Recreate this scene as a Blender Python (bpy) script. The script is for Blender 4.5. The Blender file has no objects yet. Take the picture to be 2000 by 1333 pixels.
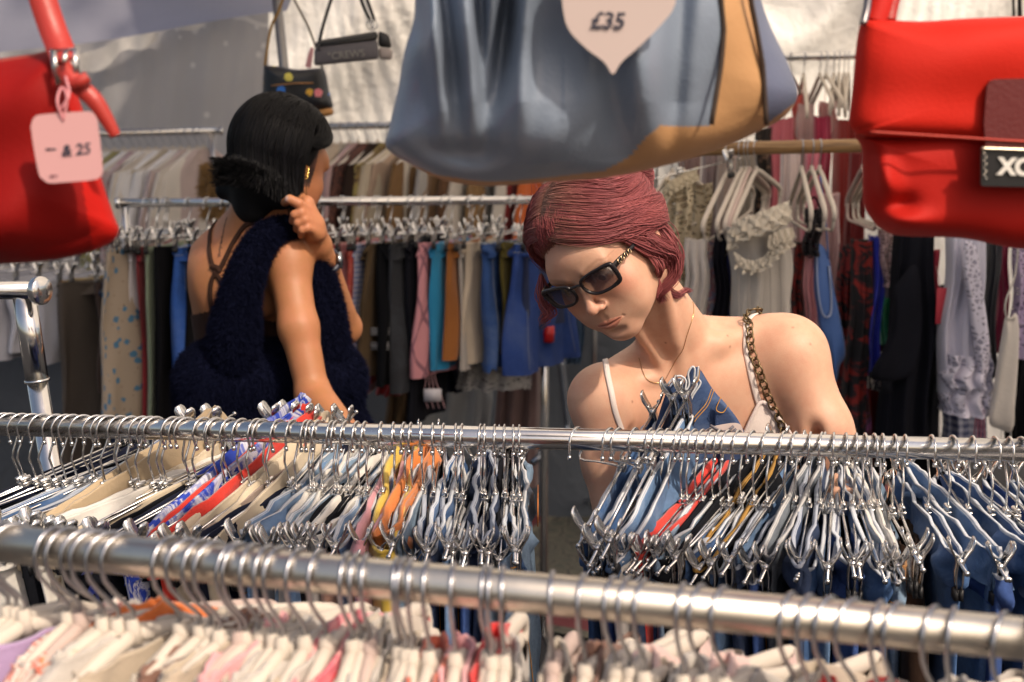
import bpy, bmesh, math, random
import numpy as np
from mathutils import Vector, Matrix
R = math.radians
rng = np.random.default_rng(7)
random.seed(7)
scene = bpy.context.scene
COL = scene.collection

# ------------------------------------------------------------------ camera, world, sun, exposure
FPX = 2778.0
PITCH = R(9)
CAMZ = 1.65
cd = bpy.data.cameras.new('camera')
cam = bpy.data.objects.new('camera', cd); COL.objects.link(cam)
cd.sensor_width = 36.0
cd.lens = 36.0 * FPX / 2000.0
cam.location = (0, 0, CAMZ)
cam.rotation_euler = (R(90) - PITCH, 0, 0)
cd.clip_start = 0.05; cd.clip_end = 500
cd.dof.use_dof = True
cd.dof.focus_distance = 1.86
cd.dof.aperture_fstop = 6.3
scene.camera = cam

SUN_AZ = R(143)      # direction towards the sun, measured from +Y clockwise (behind the camera, to its right)
SUN_EL = R(46)
world = bpy.data.worlds.new('World'); scene.world = world
world.use_nodes = True
wn = world.node_tree.nodes; wl = world.node_tree.links
bg = wn['Background']; bg.inputs[1].default_value = 0.12
sky = wn.new('ShaderNodeTexSky'); sky.sky_type = 'NISHITA'; sky.sun_disc = False
sky.sun_elevation = SUN_EL; sky.sun_rotation = SUN_AZ
sky.dust_density = 4.0; sky.air_density = 1.0; sky.ozone_density = 0.6
tint = wn.new('ShaderNodeMix'); tint.data_type = 'RGBA'; tint.blend_type = 'MULTIPLY'; tint.inputs[0].default_value = 1.0
tint.inputs[7].default_value = (1.05, .95, .86, 1)          # hazy, warm late-summer air
wl.new(sky.outputs[0], tint.inputs[6]); wl.new(tint.outputs[2], bg.inputs[0])
sl = bpy.data.lights.new('sun', 'SUN'); sl.energy = 2.65; sl.angle = R(2.2); sl.color = (1.0, 0.86, 0.70)
sun = bpy.data.objects.new('sun', sl); COL.objects.link(sun)
sd = Vector((math.sin(SUN_AZ) * math.cos(SUN_EL), math.cos(SUN_AZ) * math.cos(SUN_EL), math.sin(SUN_EL)))
sun.rotation_euler = sd.to_track_quat('Z', 'Y').to_euler(); sun.location = (3, -2, 6)
scene.view_settings.view_transform = 'Standard'; scene.view_settings.look = 'None'
scene.view_settings.gamma = 1.0; scene.view_settings.exposure = 0.45
scene.cycles.max_bounces = 6; scene.cycles.diffuse_bounces = 3; scene.cycles.glossy_bounces = 3
scene.cycles.transmission_bounces = 3; scene.cycles.transparent_max_bounces = 8
scene.cycles.caustics_reflective = False; scene.cycles.caustics_refractive = False

CP, SP = math.cos(PITCH), math.sin(PITCH)
def ray(px, py):
    u = (666.5 - py) / FPX; x = (px - 1000) / FPX
    return Vector((x, CP + u * SP, -SP + u * CP))
def at(px, py, Y):
    """world point seen at photo pixel (px, py) on the plane y = Y"""
    d = ray(px, py); return Vector((0, 0, CAMZ)) + d * (Y / d.y)
def pix(P):
    d = P[1] * CP - (P[2] - CAMZ) * SP; u = P[1] * SP + (P[2] - CAMZ) * CP
    return 1000 + FPX * P[0] / d, 666.5 - FPX * u / d

# ------------------------------------------------------------------ objects
def fit(s):
    for a, b in (('chrome clip hanger holding', 'clip hanger with'), (' counting from the left', ' from left'), (' on the middle rail', ' on middle rail'), ('velvet hanger carrying', 'hanger with'), ('pale hanger carrying', 'hanger with'), ('light washed', 'washed'), ('bleached pale', 'pale'), ('blue and white printed', 'printed blue'), ('mid blue denim', 'blue denim'), ('bright blue denim', 'vivid denim'), ('gold-edged', 'gilt'), ('blue denim', 'denim'), (', from left', ''), (' the ', ' '), (', between ', ' between ')):
        if len(s.split()) <= 16: break
        s = s.replace(a, b)
    return s
def tag(o, label=None, cat=None, group=None, kind=None):
    if label: o['label'] = fit(label)
    if cat: o['category'] = cat
    if group: o['group'] = group
    if kind: o['kind'] = kind
    return o
def empty(name, loc=(0, 0, 0), label=None, cat=None, group=None, rot=None):
    o = bpy.data.objects.new(name, None); COL.objects.link(o); o.location = loc
    o.empty_display_size = 0.05
    if rot is not None: o.rotation_euler = rot
    return tag(o, label, cat, group)
def place(o, parent=None, world_verts=True):
    """link a mesh; when it has a parent its vertices are given in world space, so undo the parent transform"""
    COL.objects.link(o)
    if parent is not None:
        o.parent = parent
        if world_verts:
            o.matrix_parent_inverse = xf(parent).inverted()
    return o
def xf(o):
    m = Matrix.LocRotScale(o.location, o.rotation_euler, o.scale)
    if o.parent is not None: m = xf(o.parent) @ o.matrix_parent_inverse @ m
    return m
def copy_tree(o, parent=None):
    c = o.copy(); COL.objects.link(c); c.parent = parent
    for ch in o.children: copy_tree(ch, c)
    return c

class MB:
    def __init__(s): s.v = []; s.f = []; s.m = []; s.uv = []
    def add(s, vs, fs, mi=0, uv=None):
        b = len(s.v); s.v += [tuple(v) for v in vs]
        s.f += [tuple(i + b for i in f) for f in fs]; s.m += [mi] * len(fs)
        s.uv += ([tuple(q) for q in uv] if uv is not None else [(v[0], v[2]) for v in vs])
    def tube(s, pts, r, n=8, mi=0, closed=False, caps=True, flat=1.0, up=None):
        P = [Vector(p) for p in pts]; N = len(P)
        rr = r if hasattr(r, '__len__') else [r] * N
        prev = None; vs = []; uv = []; L = 0
        for i in range(N):
            if closed: t = P[(i + 1) % N] - P[i - 1]
            else: t = P[min(i + 1, N - 1)] - P[max(i - 1, 0)]
            if t.length < 1e-9: t = Vector((0, 0, 1))
            t.normalize()
            if prev is None:
                a = Vector(up) if up is not None else (Vector((0, 0, 1)) if abs(t.z) < .9 else Vector((1, 0, 0)))
            else: a = prev
            a = a - t * a.dot(t)
            if a.length < 1e-6: a = t.orthogonal()
            a.normalize(); prev = a; b = t.cross(a)
            if i: L += (P[i] - P[i - 1]).length
            for k in range(n):
                q = 2 * math.pi * k / n
                vs.append(P[i] + (a * math.cos(q) * flat + b * math.sin(q)) * rr[i]); uv.append((rr[i] * q, L))
        fs = []
        for i in range(N if closed else N - 1):
            j = (i + 1) % N
            for k in range(n):
                l = (k + 1) % n
                fs.append((i * n + k, i * n + l, j * n + l, j * n + k))
        if caps and not closed:
            fs.append(tuple(range(n))[::-1]); fs.append(tuple((N - 1) * n + k for k in range(n)))
        s.add(vs, fs, mi, uv); return s
    def box(s, c, size, mi=0, M=None):
        x, y, z = [q / 2 for q in size]
        vs = [Vector((sx * x, sy * y, sz * z)) for sz in (-1, 1) for sy in (-1, 1) for sx in (-1, 1)]
        if M is not None: vs = [M @ v for v in vs]
        vs = [v + Vector(c) for v in vs]
        s.add(vs, [(0, 2, 3, 1), (4, 5, 7, 6), (0, 1, 5, 4), (2, 6, 7, 3), (0, 4, 6, 2), (1, 3, 7, 5)], mi); return s
    def disc_prism(s, c, axis, r, h, n=24, mi=0):
        a = Vector(axis).normalized(); s.tube([Vector(c) - a * h / 2, Vector(c) + a * h / 2], r, n, mi); return s
    def build(s, name, mats, parent=None, smooth=True, world=True, bevel=0):
        me = bpy.data.meshes.new(name); me.from_pydata(s.v, [], s.f)
        if not isinstance(mats, (list, tuple)): mats = [mats]
        for m in mats: me.materials.append(m)
        me.polygons.foreach_set('material_index', s.m)
        me.polygons.foreach_set('use_smooth', [smooth] * len(s.f))
        ul = me.uv_layers.new(name='UVMap')
        li = np.empty(len(me.loops), dtype=np.int32); me.loops.foreach_get('vertex_index', li)
        ul.data.foreach_set('uv', np.array(s.uv, dtype=np.float32)[li].ravel())
        o = bpy.data.objects.new(name, me)
        place(o, parent, world)
        if bevel:
            b = o.modifiers.new('bevel', 'BEVEL'); b.width = bevel; b.segments = 2
        return o
def np_mesh(name, V, F, mats, parent=None, smooth=True, col=None, uv=None, mi=None, world=True):
    """V (n,3), F (m,3 or 4) arrays"""
    me = bpy.data.meshes.new(name)
    k = F.shape[1]
    me.vertices.add(len(V)); me.vertices.foreach_set('co', np.ascontiguousarray(V, dtype=np.float32).ravel())
    me.loops.add(F.size); me.loops.foreach_set('vertex_index', np.ascontiguousarray(F, dtype=np.int32).ravel())
    me.polygons.add(len(F)); me.polygons.foreach_set('loop_start', np.arange(0, F.size, k, dtype=np.int32))
    me.polygons.foreach_set('loop_total', np.full(len(F), k, dtype=np.int32))
    if not isinstance(mats, (list, tuple)): mats = [mats]
    for m in mats: me.materials.append(m)
    if mi is not None: me.polygons.foreach_set('material_index', np.asarray(mi, dtype=np.int32))
    me.polygons.foreach_set('use_smooth', np.full(len(F), smooth, dtype=bool))
    if uv is not None:
        ul = me.uv_layers.new(name='UVMap'); ul.data.foreach_set('uv', np.asarray(uv, dtype=np.float32)[F.ravel()].ravel())
    if col is not None:
        ca = me.color_attributes.new('Col', 'FLOAT_COLOR', 'POINT')
        c4 = np.ones((len(V), 4), dtype=np.float32); c4[:, :3] = col
        ca.data.foreach_set('color', c4.ravel())
    me.update(calc_edges=True); me.validate()
    o = bpy.data.objects.new(name, me); place(o, parent, world); return o
def spline(pts, n):
    """Catmull-Rom through pts, n samples"""
    P = np.array([list(p) for p in pts], float); m = len(P)
    Q = np.vstack([2 * P[0] - P[1], P, 2 * P[-1] - P[-2]])
    out = []
    for t in np.linspace(0, m - 1 - 1e-9, n):
        i = int(t); u = t - i; a, b, c, d = Q[i], Q[i + 1], Q[i + 2], Q[i + 3]
        out.append(.5 * ((2 * b) + (-a + c) * u + (2 * a - 5 * b + 4 * c - d) * u * u + (-a + 3 * b - 3 * c + d) * u ** 3))
    return np.array(out)

# ------------------------------------------------------------------ materials
MC = {}
def srgb(r, g, b):
    f = lambda c: ((c / 255 + .055) / 1.055) ** 2.4 if c > 10 else c / 255 / 12.92
    return (f(r), f(g), f(b))
class NT:
    def __init__(s, m):
        s.t = m.node_tree; s.n = s.t.nodes; s.l = s.t.links; s.b = s.n['Principled BSDF']
    def new(s, ty, **kw):
        n = s.n.new(ty)
        for k, v in kw.items():
            if k in n.inputs: n.inputs[k].default_value = v
            else: setattr(n, k, v)
        return n
    def link(s, a, b): s.l.new(a, b)
def newmat(name):
    m = bpy.data.materials.new(name); m.use_nodes = True; return m, NT(m)
def mix(t, fac, a, b, blend='MIX'):
    n = t.new('ShaderNodeMix', data_type='RGBA', blend_type=blend)
    for src, i in ((fac, 0), (a, 6), (b, 7)):
        if isinstance(src, (int, float)): n.inputs[i].default_value = src
        elif isinstance(src, tuple): n.inputs[i].default_value = (*src, 1) if len(src) == 3 else src
        else: t.link(src, n.inputs[i])
    return n.outputs[2]
def ramp(t, src, stops, interp='LINEAR'):
    n = t.new('ShaderNodeValToRGB'); cr = n.color_ramp; cr.interpolation = interp
    while len(cr.elements) < len(stops): cr.elements.new(.5)
    for e, (p, c) in zip(cr.elements, stops): e.position = p; e.color = (*c, 1) if len(c) == 3 else c
    t.link(src, n.inputs[0]); return n.outputs[0]
def noise(t, scale, detail=3, vec=None, rough=.55, dist=0):
    n = t.new('ShaderNodeTexNoise'); n.inputs['Scale'].default_value = scale; n.inputs['Detail'].default_value = detail
    n.inputs['Roughness'].default_value = rough; n.inputs['Distortion'].default_value = dist
    if vec is not None: t.link(vec, n.inputs['Vector'])
    return n.outputs[0]
def bump(t, h, dist=.002, st=.5):
    n = t.new('ShaderNodeBump', Distance=dist, Strength=st); t.link(h, n.inputs['Height']); t.link(n.outputs[0], t.b.inputs['Normal']); return n
def uvc(t, sx=1, sy=1, rot=0):
    tc = t.new('ShaderNodeTexCoord'); mp = t.new('ShaderNodeMapping'); t.link(tc.outputs['UV'], mp.inputs[0])
    mp.inputs['Scale'].default_value = (sx, sy, 1); mp.inputs['Rotation'].default_value = (0, 0, rot); return mp.outputs[0]
def objc(t):
    return t.new('ShaderNodeTexCoord').outputs['Object']
def fmath(t, op, a, b=0.0):
    n = t.new('ShaderNodeMath', operation=op)
    for i, q in enumerate((a, b)):
        if isinstance(q, (int, float)): n.inputs[i].default_value = q
        else: t.link(q, n.inputs[i])
    return n.outputs[0]

def cloth(c, rough=.85, var=.25, sheen=.3, scale=30, translucent=0):
    key = ('cloth', c, rough, var, scale, translucent)
    if key in MC: return MC[key]
    m, t = newmat('cloth'); o = objc(t)
    n1 = noise(t, scale * .25, 3, o); n2 = noise(t, 900, 2, o)
    dk = tuple(x * (1 - var) for x in c); lt = tuple(min(1, x * (1 + var * .5) + .004) for x in c)
    base = mix(t, n1, dk, lt)
    base = mix(t, fmath(t, 'MULTIPLY', n2, .35), base, dk)
    t.link(base, t.b.inputs['Base Color']); t.b.inputs['Roughness'].default_value = rough
    t.b.inputs['Sheen Weight'].default_value = sheen * min(1, max(c) * 2.5); t.b.inputs['Specular IOR Level'].default_value = .06 + .44 * min(1, max(c) * 2); t.b.inputs['Sheen Roughness'].default_value = .5
    h = fmath(t, 'ADD', fmath(t, 'MULTIPLY', n2, .3), noise(t, 55, 4, o, .6, .6)); bump(t, h, .003, .55)
    if translucent:
        tr = t.new('ShaderNodeBsdfTranslucent'); t.link(base, tr.inputs[0])
        mx = t.new('ShaderNodeMixShader'); mx.inputs[0].default_value = translucent
        t.link(t.b.outputs[0], mx.inputs[1]); t.link(tr.outputs[0], mx.inputs[2])
        t.link(mx.outputs[0], t.n['Material Output'].inputs[0])
    MC[key] = m; return m
def denim(c, fade=.5):
    key = ('denim', c, fade)
    if key in MC: return MC[key]
    m, t = newmat('denim'); o = objc(t)
    n1 = noise(t, 9, 5, o, .65, .4); n2 = noise(t, 260, 3, o); 
    w = t.new('ShaderNodeTexWave', wave_type='BANDS', bands_direction='DIAGONAL'); w.inputs['Scale'].default_value = 420
    w.inputs['Distortion'].default_value = 2; t.link(o, w.inputs['Vector'])
    lt = tuple(x * (1 - fade) + fade * y for x, y in zip(c, (.50, .60, .72)))
    dk = tuple(x * .55 for x in c)
    b = ramp(t, n1, [(.32, dk), (.5, c), (.72, lt)])
    b = mix(t, fmath(t, 'MULTIPLY', n2, .5), b, tuple(min(1, x * 1.7 + .03) for x in c))
    t.link(b, t.b.inputs['Base Color']); t.b.inputs['Roughness'].default_value = .82
    h = fmath(t, 'ADD', fmath(t, 'MULTIPLY', w.outputs[1], .12), noise(t, 38, 5, o, .65, 1.0)); bump(t, h, .006, .8)
    MC[key] = m; return m
def metal(c=(.78, .77, .76), rough=.16, grime=.10):
    key = ('metal', c, rough, grime)
    if key in MC: return MC[key]
    m, t = newmat('metal'); o = objc(t)
    n = noise(t, 60, 4, o)
    t.link(mix(t, n, tuple(x * .78 for x in c), c), t.b.inputs['Base Color']); t.b.inputs['Metallic'].default_value = 1
    r = fmath(t, 'ADD', fmath(t, 'MULTIPLY', n, grime), rough - grime / 2); t.link(r, t.b.inputs['Roughness'])
    MC[key] = m; return m
def plain(c, rough=.5, spec=.5, var=.12, bmp=0, scale=40, coat=0, metal_=0):
    key = ('plain', c, rough, spec, var, bmp, scale, coat, metal_)
    if key in MC: return MC[key]
    m, t = newmat('surface'); o = objc(t)
    n = noise(t, scale, 4, o)
    t.link(mix(t, n, tuple(x * (1 - var) for x in c), tuple(min(1, x * (1 + var)) for x in c)), t.b.inputs['Base Color'])
    t.b.inputs['Roughness'].default_value = rough; t.b.inputs['Specular IOR Level'].default_value = spec
    t.b.inputs['Coat Weight'].default_value = coat; t.b.inputs['Metallic'].default_value = metal_
    if bmp: bump(t, noise(t, scale * 4, 4, o), .002, bmp)
    MC[key] = m; return m
def pattern(kind, c1, c2, c3=None, scale=60, rough=.8):
    key = ('pat', kind, c1, c2, c3, scale)
    if key in MC: return MC[key]
    m, t = newmat('printed_cloth'); uv = uvc(t); o = objc(t)
    if kind == 'gingham':
        sx = t.new('ShaderNodeSeparateXYZ'); t.link(uv, sx.inputs[0])
        f = lambda q: fmath(t, 'GREATER_THAN', fmath(t, 'FRACT', fmath(t, 'MULTIPLY', q, scale)), .5)
        s = fmath(t, 'MULTIPLY', fmath(t, 'ADD', f(sx.outputs[0]), f(sx.outputs[1])), .5)
        base = mix(t, s, c1, c2)
    elif kind == 'plaid':
        uv = uvc(t, 1, 1, R(40)); sx = t.new('ShaderNodeSeparateXYZ'); t.link(uv, sx.inputs[0])
        def f(q, s, w): return fmath(t, 'LESS_THAN', fmath(t, 'FRACT', fmath(t, 'MULTIPLY', q, s)), w)
        s = fmath(t, 'MAXIMUM', f(sx.outputs[0], scale, .12), f(sx.outputs[1], scale, .12))
        base = mix(t, fmath(t, 'MULTIPLY', s, .75), c1, c2)
    elif kind == 'stripe':
        sx = t.new('ShaderNodeSeparateXYZ'); t.link(uv, sx.inputs[0])
        base = mix(t, fmath(t, 'GREATER_THAN', fmath(t, 'FRACT', fmath(t, 'MULTIPLY', sx.outputs[0], scale)), .5), c1, c2)
    elif kind == 'floral':
        v = t.new('ShaderNodeTexVoronoi'); v.inputs['Scale'].default_value = scale; t.link(uv, v.inputs['Vector'])
        w = noise(t, scale * 3, 2, uv)
        d = fmath(t, 'ADD', v.outputs['Distance'], fmath(t, 'MULTIPLY', w, .35))
        base = mix(t, fmath(t, 'LESS_THAN', d, .46), c1, c2)
        v2 = t.new('ShaderNodeTexVoronoi'); v2.inputs['Scale'].default_value = scale * 1.9; t.link(uv, v2.inputs['Vector'])
        base = mix(t, fmath(t, 'LESS_THAN', fmath(t, 'ADD', v2.outputs['Distance'], fmath(t, 'MULTIPLY', w, .3)), .28), base, c3 or c2)
    elif kind == 'blotch':
        base = ramp(t, noise(t, scale, 5, uv, .6, 1.0), [(.42, c1), (.5, c2), (.6, c3 or c1)], 'EASE')
    elif kind == 'multi':
        v = t.new('ShaderNodeTexVoronoi'); v.inputs['Scale'].default_value = scale; t.link(uv, v.inputs['Vector'])
        hs = t.new('ShaderNodeHueSaturation'); hs.inputs['Color'].default_value = (*c2, 1)
        s3 = t.new('ShaderNodeSeparateColor'); t.link(v.outputs['Color'], s3.inputs[0])
        rp = ramp(t, s3.outputs[0], [(0, (.9, .5, .03)), (.2, (.05, .45, .05)), (.4, (.03, .2, .75)), (.6, (.9, .25, .3)), (.8, (.8, .7, .1))], 'CONSTANT')
        w = noise(t, scale * 4, 2, uv)
        base = mix(t, fmath(t, 'LESS_THAN', fmath(t, 'ADD', v.outputs['Distance'], fmath(t, 'MULTIPLY', w, .3)), .42), c1, rp)
    elif kind == 'lace':
        v = t.new('ShaderNodeTexVoronoi', feature='DISTANCE_TO_EDGE'); v.inputs['Scale'].default_value = scale; t.link(uv, v.inputs['Vector'])
        big = noise(t, scale * .16, 2, uv)
        th = fmath(t, 'MULTIPLY', fmath(t, 'LESS_THAN', big, .5), .12)
        solid = fmath(t, 'LESS_THAN', v.outputs[0], fmath(t, 'ADD', th, .12))
        base = mix(t, solid, c2, c1)
        t.link(fmath(t, 'ADD', fmath(t, 'MULTIPLY', solid, .5), .5), t.b.inputs['Alpha'])
    n2 = noise(t, 700, 2, o)
    base = mix(t, fmath(t, 'MULTIPLY', n2, .3), base, tuple(x * .6 for x in c1))
    t.link(base, t.b.inputs['Base Color']); t.b.inputs['Roughness'].default_value = rough
    bump(t, noise(t, 50, 4, o, .6, .5), .003, .5)
    MC[key] = m; return m
CHROME = metal((.80, .78, .76), .17, .10)
SATIN = metal((.76, .70, .61), .34, .12)
WIRE = metal((.72, .71, .70), .22, .10)
DARKMETAL = metal((.30, .31, .33), .30, .1)
BRASS = metal((.17, .125, .07), .38, .15)
RUBBER = plain((.015, .015, .017), .5, .4)
VELVET = plain((.58, .52, .45), .75, .25, .05, .2)
VELVETPINK = plain((.50, .39, .35), .75, .25, .05, .2)
# ------------------------------------------------------------------ ground, rug
m, t = newmat('asphalt'); o_ = objc(t)
t.link(ramp(t, noise(t, 90, 6, o_, .7), [(.3, (.016, .017, .02)), (.6, (.04, .04, .044)), (.8, (.09, .085, .08))]), t.b.inputs['Base Color'])
t.b.inputs['Roughness'].default_value = .9; bump(t, noise(t, 160, 4, o_), .004, .7)
ground_mat = m
b = MB(); b.add([(-150, -150, 0), (150, -150, 0), (150, 150, 0), (-150, 150, 0)], [(0, 1, 2, 3)])
tag(b.build('ground', ground_mat, smooth=False), kind='structure')
m, t = newmat('rug_weave'); uv = uvc(t)
sx = t.new('ShaderNodeSeparateXYZ'); t.link(uv, sx.inputs[0])
def band(lo, hi):
    a = fmath(t, 'ABSOLUTE', sx.outputs[0]); bb = fmath(t, 'ABSOLUTE', sx.outputs[1])
    q = fmath(t, 'MAXIMUM', fmath(t, 'DIVIDE', a, .8), fmath(t, 'DIVIDE', bb, 1.2))
    return fmath(t, 'MULTIPLY', fmath(t, 'GREATER_THAN', q, lo), fmath(t, 'LESS_THAN', q, hi))
v = t.new('ShaderNodeTexVoronoi', feature='DISTANCE_TO_EDGE'); v.inputs['Scale'].default_value = 14; t.link(uv, v.inputs['Vector'])
field = ramp(t, v.outputs[0], [(.02, (.03, .035, .04)), (.06, (.22, .20, .15)), (.4, (.10, .11, .09))])
base = mix(t, band(.84, .95), field, (.24, .05, .06))
base = mix(t, band(.80, .835), base, (.3, .27, .2))
base = mix(t, fmath(t, 'MULTIPLY', noise(t, 300, 2, uv), .5), base, (.03, .03, .03))
t.link(base, t.b.inputs['Base Color']); t.b.inputs['Roughness'].default_value = .95; bump(t, noise(t, 400, 2, uv), .004, .6)
rug_mat = m
b = MB(); n = 24
vs = []; uvs = []; fs = []
for j in range(n + 1):
    for i in range(n + 1):
        x = -.8 + 1.6 * i / n; y = -1.2 + 2.4 * j / n
        vs.append((x, y, .009 + .003 * math.sin(x * 9) * math.sin(y * 7))); uvs.append((x, y))
for j in range(n):
    for i in range(n):
        a = j * (n + 1) + i; fs.append((a, a + 1, a + n + 2, a + n + 1))
b.add(vs, fs, 0, uvs)
rug = b.build('rug', rug_mat); rug.location = (.75, 5.4, .002); rug.rotation_euler = (0, 0, R(-24))
tag(rug, 'worn patterned rug with red border on the ground behind the racks', 'rug')

# ------------------------------------------------------------------ tent fabrics
def fabric_mat(name, c, transl, scale=3.0, var=.15, embroidery=False, rough=.7):
    m, t = newmat(name); o = objc(t)
    n1 = noise(t, scale, 5, o, .6, .5)
    base = mix(t, n1, tuple(x * (1 - var) for x in c), tuple(min(1, x * (1 + var)) for x in c))
    if embroidery:
        w = t.new('ShaderNodeTexWave', wave_type='RINGS'); w.inputs['Scale'].default_value = 2.2; w.inputs['Distortion'].default_value = 14
        w.inputs['Detail'].default_value = 1.5; w.inputs['Detail Scale'].default_value = .8; t.link(o, w.inputs['Vector'])
        line = fmath(t, 'GREATER_THAN', w.outputs[1], .955)
        vo = t.new('ShaderNodeTexVoronoi'); vo.inputs['Scale'].default_value = 13; t.link(o, vo.inputs['Vector'])
        leaf = fmath(t, 'LESS_THAN', vo.outputs['Distance'], .17)
        gate = fmath(t, 'GREATER_THAN', noise(t, 1.6, 2, o), .42)
        base = mix(t, fmath(t, 'MULTIPLY', fmath(t, 'MULTIPLY', fmath(t, 'MAXIMUM', line, leaf), gate), .75), base, (.80, .77, .74))
    t.link(base, t.b.inputs['Base Color']); t.b.inputs['Roughness'].default_value = rough
    bump(t, noise(t, scale * (1.6 if embroidery else 4), 3 if embroidery else 5, o, .5, 1.2), .03, .2 if embroidery else .45)
    tr = t.new('ShaderNodeBsdfTranslucent'); t.link(base, tr.inputs[0])
    mx = t.new('ShaderNodeMixShader'); mx.inputs[0].default_value = transl
    t.link(t.b.outputs[0], mx.inputs[1]); t.link(tr.outputs[0], mx.inputs[2]); t.link(mx.outputs[0], t.n['Material Output'].inputs[0])
    return m
WHITE_TARP = fabric_mat('white_tarp', (.96, .90, .83), .12)
SHEER = fabric_mat('sheer_fabric', (.54, .52, .52), .4, 2.2, .1, True)
NAVY = fabric_mat('navy_canopy', (.40, .39, .45), .8, 2.0, .12)
GREYBLUE = fabric_mat('blue_grey_sheet', (.10, .115, .14), .2, 2.0, .2)
def sheet(name, p00, p10, p11, p01, nu, nv, mat, wave=None, seed=0, parent=None, th=.003):
    """draped sheet between four corners; wave(u, v) pushes it along its normal"""
    A, B, C, D = [np.array(list(p), float) for p in (p00, p10, p11, p01)]
    n = np.cross(B - A, D - A); n /= np.linalg.norm(n)
    U, V = np.meshgrid(np.linspace(0, 1, nu), np.linspace(0, 1, nv), indexing='ij')
    P = A * ((1 - U) * (1 - V))[..., None] + B * (U * (1 - V))[..., None] + C * (U * V)[..., None] + D * ((1 - U) * V)[..., None]
    if wave is not None: P = P + n * wave(U, V)[..., None]
    idx = np.arange(nu * nv).reshape(nu, nv)
    F = np.stack([idx[:-1, :-1], idx[1:, :-1], idx[1:, 1:], idx[:-1, 1:]], -1).reshape(-1, 4)
    L1 = np.linalg.norm(B - A); L2 = np.linalg.norm(D - A)
    o = np_mesh(name, P.reshape(-1, 3), F, mat, parent, uv=np.stack([U * L1, V * L2], -1).reshape(-1, 2))
    return o
def folds(seed, n, amp, vfade=False, ku=30):
    r = np.random.default_rng(seed); ks = r.uniform(.3, 1, n) * ku; kv = r.uniform(-6, 6, n); ph = r.uniform(0, 6.28, n); am = r.uniform(.3, 1, n) * amp / n ** .5
    def f(U, V):
        q = sum(a * np.sin(k * U + v * V + p + 1.2 * np.sin(3 * V + p)) for a, k, v, p in zip(am, ks, kv, ph))
        return q * (1 - V) ** .5 if vfade else q
    return f
YB = 6.9
o = sheet('tent_wall', (-1.18, YB, 0.0), (3.9, YB, 0.0), (3.9, YB - .1, 2.42), (-1.18, YB - .1, 2.42), 220, 80, WHITE_TARP, lambda U, V: folds(3, 9, .10, False, 34)(U, V) + .05 * np.clip(V * 1.6 - .5, 0, 1) * np.sin(46 * (U - .35 * V) + 2 * np.sin(5 * V)) + .012 * np.sin(150 * U + 60 * V * np.sin(9 * U)))
tag(o, 'white wrinkled tarpaulin wall closing the back of the stall', 'tent wall')
o = sheet('tent_roof', (-1.18, YB - 1.0, 2.5), (3.9, YB - 1.0, 2.5), (3.9, 2.0, 2.62), (-1.18, 2.0, 2.62), 90, 90, fabric_mat('white_roof', (.90, .84, .76), .85), folds(5, 8, .07, False, 26))
tag(o, 'white tarpaulin roof of the stall above the clothes racks', 'tent roof')
o = sheet('sheer_curtain', at(-260, 1040, 5.9) , at(522, 1040, 6.2), at(525, -30, 6.2), at(-260, 160, 5.9), 120, 70, SHEER, lambda U, V: folds(8, 7, .05, False, 26)(U, V) + .012 * np.sin(70 * U + 3 * np.sin(4 * V)))
tag(o, 'grey sheer curtain embroidered with pale vines, hanging behind the left racks', 'curtain')
# its white hem along the slanted top edge with eyelets
b = MB(); pa, pb, pc = at(150, 118, 5.97), at(330, 42, 6.05), at(522, -12, 6.15)
pts = spline([at(-200, 150, 5.86), pa, pb, pc], 40)
vs = []; fs = []
for i, p in enumerate(pts):
    w = .055 + .02 * math.sin(i * .9)
    vs += [(p[0], p[1] - .03 + .012 * math.sin(i * 1.3), p[2] + .02), (p[0], p[1] - .045 + .014 * math.sin(i * 1.9), p[2] - w)]
    if i: k = 2 * i; fs.append((k - 2, k - 1, k + 1, k))
b.add(vs, fs); hem = b.build('curtain_hem', cloth((.62, .60, .57), .8), o)
for (x, y) in ((438, 14), (377, 37)):
    c = at(x, y, 5.98); b = MB()
    b.tube([c + Vector((.026 * math.cos(a), -.02, .016 * math.sin(a))) for a in np.linspace(0, 2 * math.pi, 17)[:-1]], .0055, 8, closed=True)
    e_ = b.build('eyelet', DARKMETAL, o)
# navy canopy flap, upper left, lit from above through the leaves
o = sheet('canopy_flap', at(-330, 175, 5.7), at(560, 20, 5.8), at(700, -420, 4.1), at(-500, -420, 3.9), 90, 60, NAVY, folds(11, 5, .035, False, 12))
tag(o, 'navy blue canopy flap dappled with leaf shadows at upper left', 'canopy')
o = sheet('ground_sheet', (-2.9, 5.5, .0), (.7, 5.75, .0), (.7, 5.7, .98), (-2.9, 5.45, .98), 80, 30, GREYBLUE, folds(13, 6, .05, False, 30))
tag(o, 'crumpled blue grey sheet hanging low behind the left racks', 'sheet')
# crown of a street tree standing behind the stall, above the canopy
tr = empty('tree', (-3.2, 7.6, 0), 'leafy tree standing behind the stall, above the navy canopy', 'tree')
b = MB(); b.tube([(-3.2, 7.6, 0), (-3.15, 7.6, 1.6), (-3.0, 7.5, 3.0), (-2.6, 7.1, 4.2)], [.16, .13, .11, .06], 12)
for k in range(7):
    a = k * .9; b.tube([(-3.0, 7.5, 2.9 + .1 * k), (-3 + math.cos(a) * .8 + .4, 7.3 + math.sin(a) * .7 - .6, 3.8 + .1 * k), (-2.3 + math.cos(a) * 1.3, 6 + math.sin(a) * 1.2, 4.4 + .1 * k)], [.05, .03, .012], 7)
b.build('trunk', plain((.10, .075, .055), .9, .2, .3, .8), tr)
LN = 1700
C0 = np.stack([rng.normal(-1.9, .75, LN), rng.normal(5.0, .8, LN), rng.normal(4.3, .42, LN)], 1)
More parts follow.
